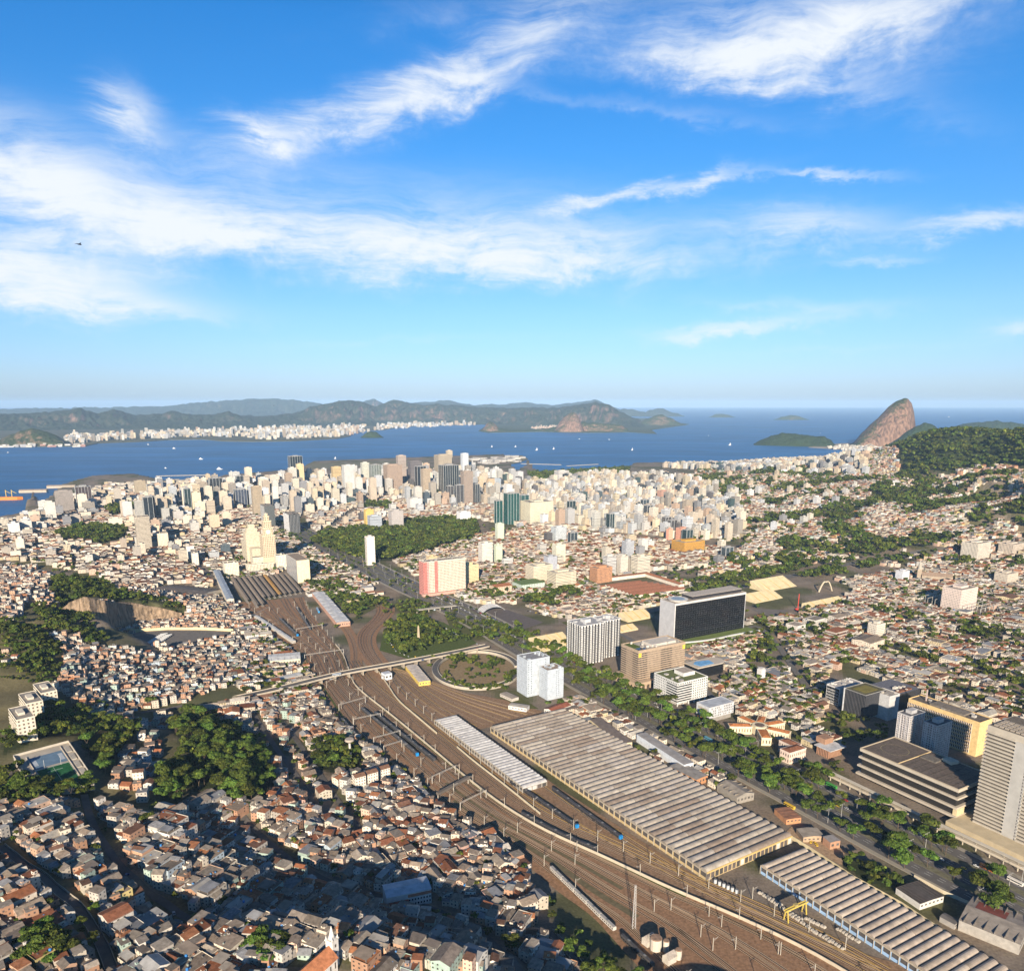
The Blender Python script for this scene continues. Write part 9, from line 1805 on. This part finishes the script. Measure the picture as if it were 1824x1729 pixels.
 for q in ([(-60,1405),(60,1425),(145,1412),(255,1585),(430,1690),(430,1760),(-60,1790)], [(160,1418),(285,1470),(380,1415),(490,1425),(560,1500),(700,1570),(960,1640),(1040,1750),(420,1790),(300,1640)], [(430,1285),(470,1255),(560,1240),(640,1315),(775,1425),(940,1560),(975,1625),(700,1575),(560,1500),(490,1425)]):
  zone_houses('in the gaps of the hillside', TXY(q), z1 + (0.35 if q[0][0] > 0 else 0), (5.5,9), (6,9), near_h, nwall=[0,1,2,3,13,14,7,4,5,8,10,6], gable=0.25, rows=3, street=1.5, gap=0.2, skip=0.12, jit=0.25, nroof=NR)
  wood(TXY(q), 12, 1.8, 3.6, 'tree', 0.55, 25, 61, True, False)
 # town, block after block
 def town(nm, px, ang, lw, ld, hs, **kw): zone_houses(nm, TXY(px), ang, lw, ld, hs, **kw)
 pk = dict(nwall=[0,1,2,13,14,7,1,0,8,9,3], gap=0.3, jit=0.04)
 cream = dict(pal=PAL_CREAM, mode='build', gap=3.0, jit=0.05)
 town('in the town right of the offices', [(1330,1200),(1440,1235),(1480,1190),(1560,1195),(1660,1225),(1860,1290),(1900,1040),(1700,1090),(1500,1075),(1345,1105)], rad(36), (20,44), (18,34), lambda: random.choice((6,8,10,14,7)), gable=0.35, rows=1, street=30, skip=0.8, nroof=[0,2,8,9,10,7,5,4,11], **{k: v for k, v in pk.items()})
 wood(TXY([(1330,1200),(1440,1235),(1480,1190),(1560,1195),(1760,1260),(1900,1290),(1900,1040),(1700,1090),(1500,1075),(1345,1105)]), 12, 3.5, 6.5, 'tree', 0.68, 45, 41)
 town('in the town right of the offices', [(1330,1200),(1440,1235),(1480,1190),(1560,1195),(1660,1225),(1760,1260),(1860,1290),(1900,1040),(1700,1090),(1640,1060),(1500,1075),(1345,1105),(1330,1130)], rad(33), (6.5,12), (10,17), lambda: random.choice((4,6,7,6,9,5)), gable=0.42, rows=2, street=7, **pk)
 town('in the yards behind the offices', [(1210,1195),(1330,1140),(1345,1190),(1440,1240),(1480,1260),(1450,1290),(1330,1250),(1260,1240)], rad(31), (9,18), (10,18), (4,8), gable=0.4, rows=2, street=9, skip=0.35, nroof=[0,2,10,11,4,8], **{k: v for k, v in pk.items()})
 town('behind the grandstands', [(1460,1075),(1640,1055),(1900,1030),(1900,1000),(1600,1020),(1480,1035)], rad(33), (7,13), (10,16), mid_h, gable=0.35, **pk)
 town('by the plaza', [(830,1020),(1130,1030),(1060,1100),(985,1100),(920,1070),(850,1070)], rad(31), (8,14), (10,18), lambda: random.choice((5,6,8,7)), gable=0.5, street=8, skip=0.15, **pk)
 town('of the old town', [(850,955),(950,940),(1080,955),(1330,985),(1260,1010),(1130,1020),(1000,1030),(840,1020)], rad(30), (8,14), (12,22), lambda: random.choice((6,8,10,7,12)), gable=0.5, street=7, nroof=[4,5,6,7,2,0,11,4,6], **{k: v for k, v in pk.items()})
 # apartment districts
 town('in the apartment district', [(930,870),(1060,855),(1200,855),(1310,885),(1330,950),(1290,965),(1180,955),(1060,945),(960,935)], rad(31), (14,26), (14,22), lambda: random.choice((18,26,32,36,42,30,48,54)), rows=2, street=10, skip=0.22, cross=60, **cream)
 town('in the apartment district', [(930,935),(1180,950),(1330,975),(1290,1010),(1000,1030),(860,1000)], rad(31), (16,26), (14,20), lambda: random.choice((14,22,28,34)), rows=2, street=30, skip=0.86, cross=60, **cream)
 town('downtown', [(190,905),(300,880),(420,868),(560,862),(720,850),(860,850),(930,870),(900,905),(840,900),(760,905),(700,890),(620,900),(540,920),(460,905),(330,930),(240,930)], rad(30), (16,30), (16,26), lambda: random.choice((20,28,36,44,52,64,78,34)), rows=2, street=12, skip=0.34, cross=70, **cream)
 town('downtown', [(540,905),(650,890),(860,905),(900,930),(800,915),(680,925),(570,945)], rad(30), (14,24), (14,22), lambda: random.choice((12,18,24,30)), rows=2, street=16, skip=0.8, cross=60, **cream)
 town('in the left old town', [(-60,960),(100,930),(240,930),(420,925),(450,960),(400,1010),(300,1030),(100,1000),(-60,1010)], rad(28), (14,26), (14,24), lambda: random.choice((12,16,20,26,34)), rows=2, street=16, skip=0.84, cross=60, **cream)
 town('by the port', [(-60,950),(0,928),(100,900),(180,880),(200,910),(120,940),(0,975)], rad(28), (18,40), (18,34), lambda: random.choice((8,14,20,34)), rows=2, street=14, skip=0.5, **cream)
 town('on the right slopes', [(1130,850),(1290,850),(1420,838),(1560,838),(1640,850),(1640,900),(1500,930),(1350,960),(1320,900)], rad(31), (12,22), (12,18), lambda: random.choice((10,14,18,24,30)), rows=2, street=20, skip=0.87, **cream)
 town('at the waterfront', [(1180,832),(1300,829),(1480,826),(1550,824),(1545,836),(1300,842)], rad(31), (16,30), (16,26), lambda: random.choice((18,26,30,34)), rows=2, street=10, skip=0.35, **cream)
 # low fill between
 town('downtown', [(540,905),(650,885),(720,860),(860,855),(935,870),(1060,855),(1310,885),(1330,960),(1180,955),(1060,945),(960,938),(900,935),(850,925),(800,920),(680,935),(560,955)], rad(30), (10,18), (14,24), lambda: random.choice((7,9,11,13,8)), gable=0.45, rows=2, street=7, **pk)
 town('in the left old town', [(-60,1000),(-60,960),(0,930),(100,905),(240,900),(460,890),(540,910),(520,935),(470,960),(410,1000),(400,1015),(360,1060),(250,1045),(100,1010)], rad(28), (9,17), (13,22), lambda: random.choice((6,8,9,11,7)), gable=0.45, rows=2, street=8, nroof=[4,5,6,7,2,0,11,7], **{k: v for k, v in pk.items()})
 town('downtown', [(100,905),(190,870),(300,865),(560,850),(860,840),(930,855),(860,860),(560,870),(300,885),(190,905)], rad(30), (14,24), (14,24), lambda: random.choice((10,16,22,30)), gable=0.1, rows=2, street=9, **pk)
 town('on the right slopes', [(1120,845),(1290,845),(1420,832),(1560,832),(1640,845),(1900,838),(1900,1020),(1600,1010),(1500,1005),(1390,1025),(1240,1030),(1330,970),(1310,890),(1130,860)], rad(25), (8,13), (9,14), lambda: random.choice((5,6,8,9,7,11)), gable=0.4, rows=2, street=5, jit=0.3, **{k: v for k, v in pk.items() if k != 'jit'})
 zone_houses('on the right slopes', [(500,1900),(3300,1900),(3300,4300),(1000,4300)], rad(22), (9,15), (10,15), lambda: random.choice((5,6,8,9,11)), gable=0.45, rows=2, street=6, jit=0.3, skip=0.3, noise=lambda x, y: 12 < tz(x, y) < 235 and float(coast_margin(x, y)) > 2)
 wood([(600,1900),(3300,1900),(3300,4300),(1000,4300)], 24, 4, 8, 'tree', 0.5, 70, 71, True, False)
 zone_houses('of the favela slope', TXY([(60,1095),(150,1105),(240,1152),(300,1172),(430,1140),(440,1080),(330,1060),(250,1040),(100,1030)]), rad(12), (5,8), (5.5,8), fav_h, nwall=[4,5,6,0,1,2,3,14,8,7,5], gable=0.08, rows=3, street=1.6, gap=0.2, skip=0.15, jit=0.3)
 town('by the station', [(330,1060),(420,1065),(440,1095),(380,1100),(330,1085)], rad(28), (7,12), (8,14), fav_h, gable=0.2, **pk)
 town('between avenue and railway', [(545,1060),(600,1030),(680,1060),(660,1090),(610,1110),(590,1090)], rad(30), (12,26), (10,18), (5,9), gable=0.2, street=12, skip=0.45, **pk)
 # whatever ground is still empty: yards, low sheds and gardens
 for px, ang in (([(330,1060),(470,960),(520,935),(700,1020),(640,1060),(545,1060),(540,1040),(515,1015)],30),([(700,1000),(850,950),(1000,1035),(1130,1020),(1240,1040),(1200,1080),(1060,1110),(990,1100),(860,1075),(820,1070)],31),([(1180,1180),(1345,1105),(1500,1040),(1620,1010),(1900,985),(1900,1320),(1800,1300),(1640,1235),(1480,1180),(1460,1300),(1520,1330),(1440,1340),(1300,1260)],32),([(990,1255),(1040,1240),(1160,1300),(1290,1380),(1360,1430),(1250,1400),(1100,1330)],31),([(420,1200),(480,1180),(545,1190),(600,1230),(560,1245),(470,1260),(430,1250)],28),([(250,1275),(330,1262),(450,1250),(460,1275),(440,1300),(330,1275)],20),([(420,1080),(470,1120),(540,1180),(470,1180),(430,1130)],28)):
  town('in the yards', px, rad(ang), (10,24), (10,20), lambda: random.choice((4,5,6,8,5)), gable=0.4, rows=2, street=6, skip=0.35, nroof=[0,2,10,11,4,8,9,5,7,2], **{k: v for k, v in pk.items()})
  town('in the yards', px, rad(ang+2), (6,10), (7,11), lambda: random.choice((4,5,6,8)), gable=0.4, rows=2, street=5, skip=0.3, **pk)
  wood(TXY(px), 15, 2.6, 5.2, 'tree', 0.5, 45, 37, True, False)
 # scattered street and garden trees in every gap
 for px, sp, thr, r in (([(0,935),(520,900),(560,960),(400,1060),(0,1010)], 26, 0.60, (3,5.5)), ([(850,940),(1330,955),(1240,1080),(1000,1100),(860,1060)], 22, 0.52, (3.5,6)), ([(1330,1110),(1900,1040),(1900,1300),(1560,1210),(1330,1210)], 22, 0.6, (3,5.5)), ([(1200,1190),(1330,1130),(1480,1270),(1300,1260)], 13, 0.5, (3,5))):
  wood(TXY(px), sp, r[0], r[1], 'tree', thr, 60, 31, True, False)
def right_woods():
 gx, gy = np.meshgrid(np.arange(700, 3400, 19.0), np.arange(2100, 5200, 19.0)); gx = (gx + RS.uniform(-9,9,gx.shape)).ravel(); gy = (gy + RS.uniform(-9,9,gy.shape)).ravel(); zz = terr(gx, gy)
 k = (zz > 95) & (coast_margin(gx, gy) > 0) & (zz + 60*vnoise(gx, gy, 160, 51) > 222) & ~occupied(gx, gy)
 px, py = project(gx, gy, zz); k &= (px < 1870) & (px > 1500)
 for x, y in zip(gx[k], gy[k]): r = random.uniform(6, 9); add_tree(x, y, r, r*random.uniform(1.4,2.2)); occupy(rect_pts(x, y, 18, 18, 0))
 wood(TXY([(60,1078),(110,1088),(150,1103),(178,1128),(192,1146),(160,1152),(110,1132),(70,1118)]), 8, 3.5, 6, 'tree', 0.36, 30, 43)
 wood(TXY([(0,1135),(50,1145),(110,1185),(95,1225),(60,1212),(0,1198)]), 8, 2.4, 5, 'tree', 0.42, 30, 45)
 wood(TXY([(0,1120),(60,1130),(120,1175),(100,1240),(60,1220),(0,1210)]), 6, 1.2, 2.6, 'tree', 0.42, 18, 55, True, False)
 for q in ([(702,1078),(738,1068),(776,1086),(745,1098),(716,1095)], [(792,1094),(832,1102),(878,1132),(850,1140),(800,1114)], [(560,1048),(640,1062),(690,1072),(640,1098),(575,1062)], [(905,1232),(940,1250),(960,1262),(930,1262),(890,1240)], [(1000,1108),(1090,1092),(1110,1106),(1030,1125)]):
  sheet('lawn', PXY(q), 0.04, 'grass', (0.10,0.105,0.035), 'worn grass patch near the avenue'); wood(PXY(q), 9, 2.6, 5, 'tree', 0.5, 25, 57, False, False)
 wood(TXY([(0,1345),(60,1325),(110,1290),(0,1330)]), 8, 2.5, 5, 'tree', 0.45, 30, 46)
 wood(TXY([(600,1060),(690,1070),(700,1095),(650,1110),(615,1100)]), 10, 3, 6, 'tree', 0.5, 30, 47, False)
 wood(TXY([(770,1118),(850,1138),(840,1150),(780,1160)]), 10, 3.5, 6, 'tree', 0.5, 25, 48, False)
 wood(TXY([(785,1205),(800,1222),(850,1233),(900,1230),(895,1224),(850,1226),(806,1214),(792,1200)]), 6, 2.4, 3.8, 'tree', None, 25, 48, False)
 wood(TXY([(800,1175),(900,1178),(910,1205),(860,1218),(800,1205)]), 9, 2.6, 5.5, 'tree', 0.6, 20, 49, False)
 wood(TXY([(860,1110),(920,1130),(990,1140),(1000,1165),(930,1160),(870,1145)]), 11, 4.5, 7.5, 'tree', 0.4, 30, 50, False)
 wood(TXY([(1490,1262),(1530,1285),(1580,1300),(1590,1330),(1520,1335),(1480,1300)]), 10, 3.5, 6, 'tree', 0.45, 30, 52)
 wood(TXY([(1130,850),(1290,848),(1420,834),(1560,834),(1640,848),(1900,836),(1900,1010),(1600,1005),(1500,1000),(1390,1020),(1290,1010),(1340,960),(1310,890),(1140,862)]), 16, 6, 11, 'tree', 0.585, 90, 21)
 wood(TXY([(1590,850),(1690,836),(1800,836),(1900,834),(1900,885),(1750,880),(1610,880)]), 16, 6, 11, 'tree', 0.56, 90, 29)
 wood(TXY([(1230,1035),(1330,1020),(1480,1000),(1620,985),(1720,975),(1720,995),(1560,1012),(1480,1028),(1340,1052),(1240,1062)]), 12, 5, 8.5, 'tree', 0.47, 50, 23)
 wood(TXY([(850,1065),(1000,1085),(1040,1070),(1010,1040),(880,1045)]), 12, 4.5, 7, 'tree', 0.52, 50, 25)
 for a in ([(540,1038),(560,1040),(600,1036),(640,1060),(700,1085),(690,1100),(640,1095),(620,1070),(560,1052)],): wood(TXY(a), 11, 4, 6.5, 'tree', 0.45, 40, 27, True, False)
def make_cars(c):
 cols = [((0.72,0.72,0.7),'white'),((0.42,0.43,0.44),'silver'),((0.03,0.03,0.035),'black'),((0.15,0.15,0.16),'dark grey'),((0.45,0.03,0.02),'red'),((0.75,0.5,0.03),'yellow'),((0.05,0.1,0.28),'blue')]
 wts = [0.36,0.2,0.14,0.1,0.06,0.09,0.05]
 m = MB(); pr = [(-2.1,0.35),(2.1,0.35),(2.15,0.75),(1.2,0.92),(0.55,1.42),(-1.1,1.42),(-1.75,0.95),(-2.12,0.85)]
 for (x0,z0),(x1,z1) in zip(pr, pr[1:]+pr[:1]): m.face([(x0,-0.85,z0),(x1,-0.85,z1),(x1,0.85,z1),(x0,0.85,z0)][::-1],0)
 m.face([(x,-0.85,z) for x,z in pr],0); m.face([(x,0.85,z) for x,z in pr][::-1],0); body = m.mesh('body', [MATS['car_paint']])
 m = MB()
 for s in (-1,1): q = [(-1.45,s*0.87,0.95),(0.95,s*0.87,0.95),(0.5,s*0.87,1.36),(-1.05,s*0.87,1.36)]; m.face(q if s < 0 else q[::-1],0)
 m.face([(1.16,-0.75,0.96),(1.16,0.75,0.96),(0.58,0.75,1.40),(0.58,-0.75,1.40)],0); m.face([(-1.72,0.75,1.0),(-1.72,-0.75,1.0),(-1.13,-0.75,1.41),(-1.13,0.75,1.41)],0); glass = m.mesh('windows', [MATS['car_glass']])
 wh = MB(); n = 10
 for k in range(n): a, b = 6.283*k/n, 6.283*(k+1)/n; wh.face([(0.33*math.cos(a),-0.12,0.33*math.sin(a)),(0.33*math.cos(b),-0.12,0.33*math.sin(b)),(0.33*math.cos(b),0.12,0.33*math.sin(b)),(0.33*math.cos(a),0.12,0.33*math.sin(a))],0)
 wh.face([(0.33*math.cos(6.283*k/n),-0.12,0.33*math.sin(6.283*k/n)) for k in range(n)][::-1],0); wh.face([(0.33*math.cos(6.283*k/n),0.12,0.33*math.sin(6.283*k/n)) for k in range(n)],0); wheel = wh.mesh('wheel', [MATS['rubber']])
 def car(x, y, z, a, where, grp, force=None):
  i = force if force is not None else random.choices(range(7), wts)[0]
  if len(where.split()) > 12: where = where.split(',')[0]
  r = empty('car', (x,y,z), '%s car %s' % (cols[i][1], where), 'car', grp, a); b = bpy.data.objects.new('body', body); b.color = (*scale_color(cols[i][0], random.uniform(0.9,1.1)),1); link(b, r); link(bpy.data.objects.new('windows', glass), r)
  for sx in (-1.3,1.3):
   for sy in (-0.82,0.82): w = bpy.data.objects.new('wheel', wheel); w.location = (sx,sy,0.33); link(w, r)
 L = resample(c, 700); k = 0
 for off, rv in ((-27,1),(-24,1),(-20.5,1),(-8,0),(-4.5,1),(4.5,0),(8,0),(21,0),(24.5,0),(28,0)):
  o = offset_line([tuple(p) for p in L], off); i = random.randrange(6)
  while i < 560:
   x, y = o[i]; px, py = project(x,y,0)
   busy = 780 < px < 1000
   if 0 < px < 1830 and py < 1740 and k < 190:
    a = math.atan2(o[min(699,i+1)][1]-o[i][1], o[min(699,i+1)][0]-o[i][0]) + (math.pi if rv else 0)
    side = 'on the office side' if off < -12 else ('on the shed side' if off > 12 else 'in the middle lanes')
    car(x, y, 0.02, a, '%s of the avenue, %s' % (side, near_phrase(px,py).replace('just ','').replace('far ','')), 'cars on the avenue'); k += 1
   i += random.randint(2, 9) if busy else random.randint(6, 34)
 # jammed curve by the wooded island, overpass, parking lots, streets
 for pts, n, where in (([(795,1120),(830,1140),(862,1152)],14,'in the queue beside the wooded island'),([(695,1145),(705,1160),(730,1170),(780,1168)],12,'parked along the foot of the wooded island'),([(1290,1230),(1330,1222)],9,'in the car park behind the grey box'),([(1285,1236),(1325,1230)],9,'in the second row of the car park'),([(1296,1222),(1340,1214)],8,'in the far row of the car park'),([(940,1088),(985,1098)],10,'parked beside the plaza'),([(590,1210),(850,1155)],6,None),([(300,1272),(500,1226)],5,None)):
  if where is None: P = resample([ground(x,y,8.0) for x,y in pts], n); zz = 7.85; where = 'on the overpass'
  else: P = resample(PXY(pts), n); zz = 0.02
  a = math.atan2(P[1][1]-P[0][1], P[1][0]-P[0][0]) + (math.pi/2 if 'park' in where and 'foot' not in where else 0)
  for p in P:
   if random.random() < 0.88: car(p[0]+random.uniform(-.3,.3), p[1]+random.uniform(-.3,.3), zz, a, where, 'cars ' + where)
 for px, py in ((1440,1497),(1445,1500),(1452,1502),(1447,1494),(1455,1505)): x, y = ground(px,py); car(x,y,0.05,random.uniform(0,3),'on the sandy lot','cars on the sandy lot',5)
 for px, py in ((527,1693),(533,1690),(538,1676),(548,1677),(1008,1718),(1002,1700),(225,1560),(310,1628),(175,1668),(660,1594),(800,1632),(560,1565),(520,1300),(560,1365),(590,1410)):
  x, y, z = on_terrain(px,py); car(x,y,z+0.5,rad(random.choice((60,240,-58,120))),'on the street %s' % near_phrase(px,py),'cars in the hillside streets')
 # buses and coaches
 bm = MB(); bm.box(-6,-1.25,0.35,6,1.25,3.2,0); bb = bm.mesh('body', [MATS['car_paint']]); gm = MB(); gm.box(-5.7,-1.28,1.5,6.03,1.28,2.5,0); gb = gm.mesh('window_band', [MATS['car_glass']])
 for px, py, col, lb in ((1432,1399,(0.65,0.62,0.58),'white bus at the office side of the avenue'),(1481,1401,(0.05,0.3,0.05),'green bus beside the brown pavilion'),(1406,1437,(0.7,0.45,0.05),'yellow-orange bus on the shed side of the avenue'),(1262,1318,(0.1,0.3,0.42),'blue bus under the avenue trees'),(1758,1548,(0.6,0.16,0.03),'orange bus beyond the last avenue trees'),(1808,1572,(0.7,0.66,0.6),'white striped bus at the right edge of the avenue'),(600,1203,(0.5,0.55,0.6),'pale bus on the overpass'),(772,1086,(0.5,0.6,0.7),'pale blue bus before the bridge over the avenue')):
  z = 7.85 if 'overpass' in lb else 0.02; x, y = ground(px,py,z); r = empty('bus', (x,y,z), lb, 'bus', None, rad(120) if 'overpass' not in lb else rad(25)); b = bpy.data.objects.new('body', bb); b.color = (*col,1); link(b, r); link(bpy.data.objects.new('window_band', gb), r)
  for sx in (-3.6,3.6):
   for sy in (-1.15,1.15): w = bpy.data.objects.new('wheel', wheel); w.location = (sx,sy,0.45); w.scale = (1.4,1.4,1.4); link(w, r)
 # street lamps along the avenue
 lp = empty('street_lamp', (0,0,-60), 'tall grey street lamp on the avenue', 'street lamp', 'street lamps on the avenue'); m = MB(); m.cyl(0,0,0,14,0.22,0.14,6,0,(0.4,0.39,0.37)); m.build('pole', MATS['painted_metal'], lp); m = MB(); m.beam((-2.5,0,14),(2.5,0,14),0.16,0.12,0,(0.4,0.39,0.37)); m.build('arm', MATS['painted_metal'], lp); m = MB(); m.box(-3,-0.25,13.85,-2,0.25,14.05,0,(0.6,0.6,0.58)); m.box(2,-0.25,13.85,3,0.25,14.05,0,(0.6,0.6,0.58)); m.build('lamp_heads', MATS['painted_metal'], lp)
 first = True
 for off in (-29.5, 11, -11, 29.5):
  for p in resample(offset_line([tuple(q) for q in L[:520]], off), 26):
   px, py = project(p[0],p[1],0)
   if not (0 < px < 1824 and py < 1729): continue
   lb = 'tall grey street lamp %s of the avenue' % {-29.5:'on the office-side kerb',11:'on the inner median on the shed side',-11:'on the inner median on the office side',29.5:'on the shed-side kerb'}[off]
   if first: lp.location = (*p,0.1); lp['label'] = lb; first = False
   else: copy_tree(lp, (*p,0.1), rad(30), lb)
def make_boats():
 m = MB(); hull = [(-6,-1.6),(3,-1.6),(6.5,0),(3,1.6),(-6,1.6)]
 low = [(-5.6,-1.2),(2.6,-1.2),(5.4,0),(2.6,1.2),(-5.6,1.2)]
 for i in range(5): a, b, c, d = low[i], low[(i+1)%5], hull[(i+1)%5], hull[i]; m.face([(*a,-0.6),(*b,-0.6),(*c,1.4),(*d,1.4)],0,(0.75,0.75,0.73))
 m.face([(*p,1.4) for p in hull],0,(0.6,0.58,0.54)); hm = m.mesh('hull', [MATS['painted_metal']])
 m = MB(); m.box(-3.5,-1.1,1.4,2,1.1,3.4,0,(0.78,0.78,0.76)); m.box(-2.5,-0.9,3.4,0.5,0.9,4.6,0,(0.75,0.75,0.73)); cm = m.mesh('cabin', [MATS['painted_metal']])
 m = MB(); m.beam((0,0,4),(0,0,13),0.25,0.25,0,(0.7,0.7,0.7)); m.face([(0.2,0,4.5),(5,0,4.5),(0.2,0,12.5)],0,(0.8,0.8,0.78)); m.face([(0.2,0.02,4.5),(0.2,0.02,12.5),(5,0.02,4.5)],0,(0.8,0.8,0.78)); sm = m.mesh('sail', [MATS['painted_metal']])
 for px, py, s, sail, lb in ((14,806,2.4,0,'small white boat left near the port entrance'),(310,799,5,0,'white ferry in the middle of the bay'),(358,818,5,0,'white motor vessel with a wake in the left bay'),(391,836,6,0,'white ferry near the breakwater'),(597,817,3,1,'white sailboat off the airfield'),(264,792,4,0,'white vessel near the far shore'),(956,802,4,1,'white sailboat right of the skyline'),(986,800,3.5,1,'second white sailboat right of the skyline'),(1126,802,4,1,'white sailboat before the open sea'),(1032,782,3,0,'tiny white boat below the steep brown rock'),(1085,783,3,0,'tiny white boat near the headland'),(1300,793,4.5,1,'white sailboat left of the low wooded point'),(1262,776,3,0,'tiny boat out toward the islets'),(1461,772,3,0,'tiny boat beside the low wooded point'),(1530,805,3,0,'white boat off the built-up shore'),(1426,735,8,0,'pale ship on the horizon behind the islet'),(1690,743,9,0,'pale ship on the horizon right of the rock peak'),(295,834,3,0,'small boat with a wake near the breakwater'),(876,796,3,1,'sailboat beyond the airfield'),(918,796,3,1,'sailboat beyond the end of the airfield'),(55,898,3,0,'white boat beside the port quay')):
  x, y = ground(px,py,-2); r = empty('boat', (x,y,-2), lb, 'boat', None, random.uniform(-0.5,0.6)); r.scale = (s*0.45,s*0.45,s*0.45); link(bpy.data.objects.new('hull', hm), r); link(bpy.data.objects.new('cabin', cm), r)
  if sail: link(bpy.data.objects.new('sail', sm), r)
 x, y = ground(12,890,-2); r = empty('ship', (x,y,-2), 'big orange ship moored at the port', 'ship', None, rad(8)); m = MB(); m.prism([(-55,-11),(45,-11),(62,0),(45,11),(-55,11)],-2,12,0,(0.62,0.2,0.03)); m.build('hull', MATS['painted_metal'], r); m = MB(); m.box(-50,-9,12,-30,9,28,0,(0.7,0.66,0.6)); m.box(-46,-7,28,-34,7,34,0,(0.65,0.6,0.55)); m.build('bridge_house', MATS['painted_metal'], r)
 for xx in (0,22): m = MB(); m.beam((xx,0,12),(xx,0,40),2,2,0,(0.6,0.42,0.1)); m.beam((xx,0,36),(xx+18,0,26),1.4,1.4,0,(0.6,0.42,0.1)); m.build('deck_crane', MATS['painted_metal'], r)
 for px, py, w, lb in ((60,876,110,'long low quay shed at the port, nearer the orange ship'),(110,868,120,'long low quay shed at the port, toward the towers')):
  x, y = ground(px,py,0); r = empty('quay_shed', (x,y,-1), lb, 'shed', None, rad(12)); block(r,-w/2,-12,w/2,12,-2,9,(0.42,0.36,0.29)); m = MB(); m.face([(-w/2-1,-13,9),(w/2+1,-13,9),(w/2+1,0,13),(-w/2-1,0,13)],0,(0.34,0.28,0.22)); m.face([(-w/2-1,0,13),(w/2+1,0,13),(w/2+1,13,9),(-w/2-1,13,9)],0,(0.32,0.26,0.21)); m.build('roof', MATS['roof'], r)
 # two birds
 for px, py, d, lb in ((141,435,160,'small dark bird gliding in the left sky'),(488,722,240,'small dark bird low over the far hills')):
  k = (PCY-py)/FPX; v = Vector(((px-PCX)/FPX, CP+k*SP, k*CP-SP)).normalized()*d; m = MB()
  m.face([(-0.5,-0.07,0),(-0.2,-0.12,0.02),(0.3,-0.06,0.02),(0.55,0,0),(0.3,0.06,0.02),(-0.2,0.12,0.02),(-0.5,0.07,0)],0,(0.02,0.02,0.02)); m.box(-0.25,-0.09,-0.1,0.35,0.09,0.05,0,(0.02,0.02,0.02),bottom=True)
  for s in (-1,1): a = [(0.15,s*0.08,0.02),(-0.1,s*0.08,0.02),(-0.12,s*0.5,0.16),(0.1,s*0.5,0.16)]; b = [(0.1,s*0.5,0.16),(-0.12,s*0.5,0.16),(-0.2,s*1.0,0.06),(-0.1,s*1.0,0.06)]; m.face(a,0,(0.02,0.02,0.02)); m.face(b,0,(0.02,0.02,0.02))
  tag(m.build('bird', MATS['rubber'], None, tuple(Vector((0,0,CAMH))+v), random.uniform(0,3)), lb, 'bird')
prepare(); place_hills()
make_rail(); AV = make_avenue(); make_sheds(); make_heroes(); make_station(); make_overpass(); make_trains(); make_masts(); make_left(); make_landmarks(); roads()
for (t) in TOWERS: add_build(t[0], t[1], t[2], t[3], t[4], t[5], label=t[6])
for (pts, sp, r0, r1), (w, _, _) in zip(WOODPX, WOODS): wood(w, sp, r0, r1, avoid=False)
right_woods(); avenue_trees(AV); singles(); fill()
emit_houses(); emit_builds(); emit_trees(); make_cars(AV); make_boats()
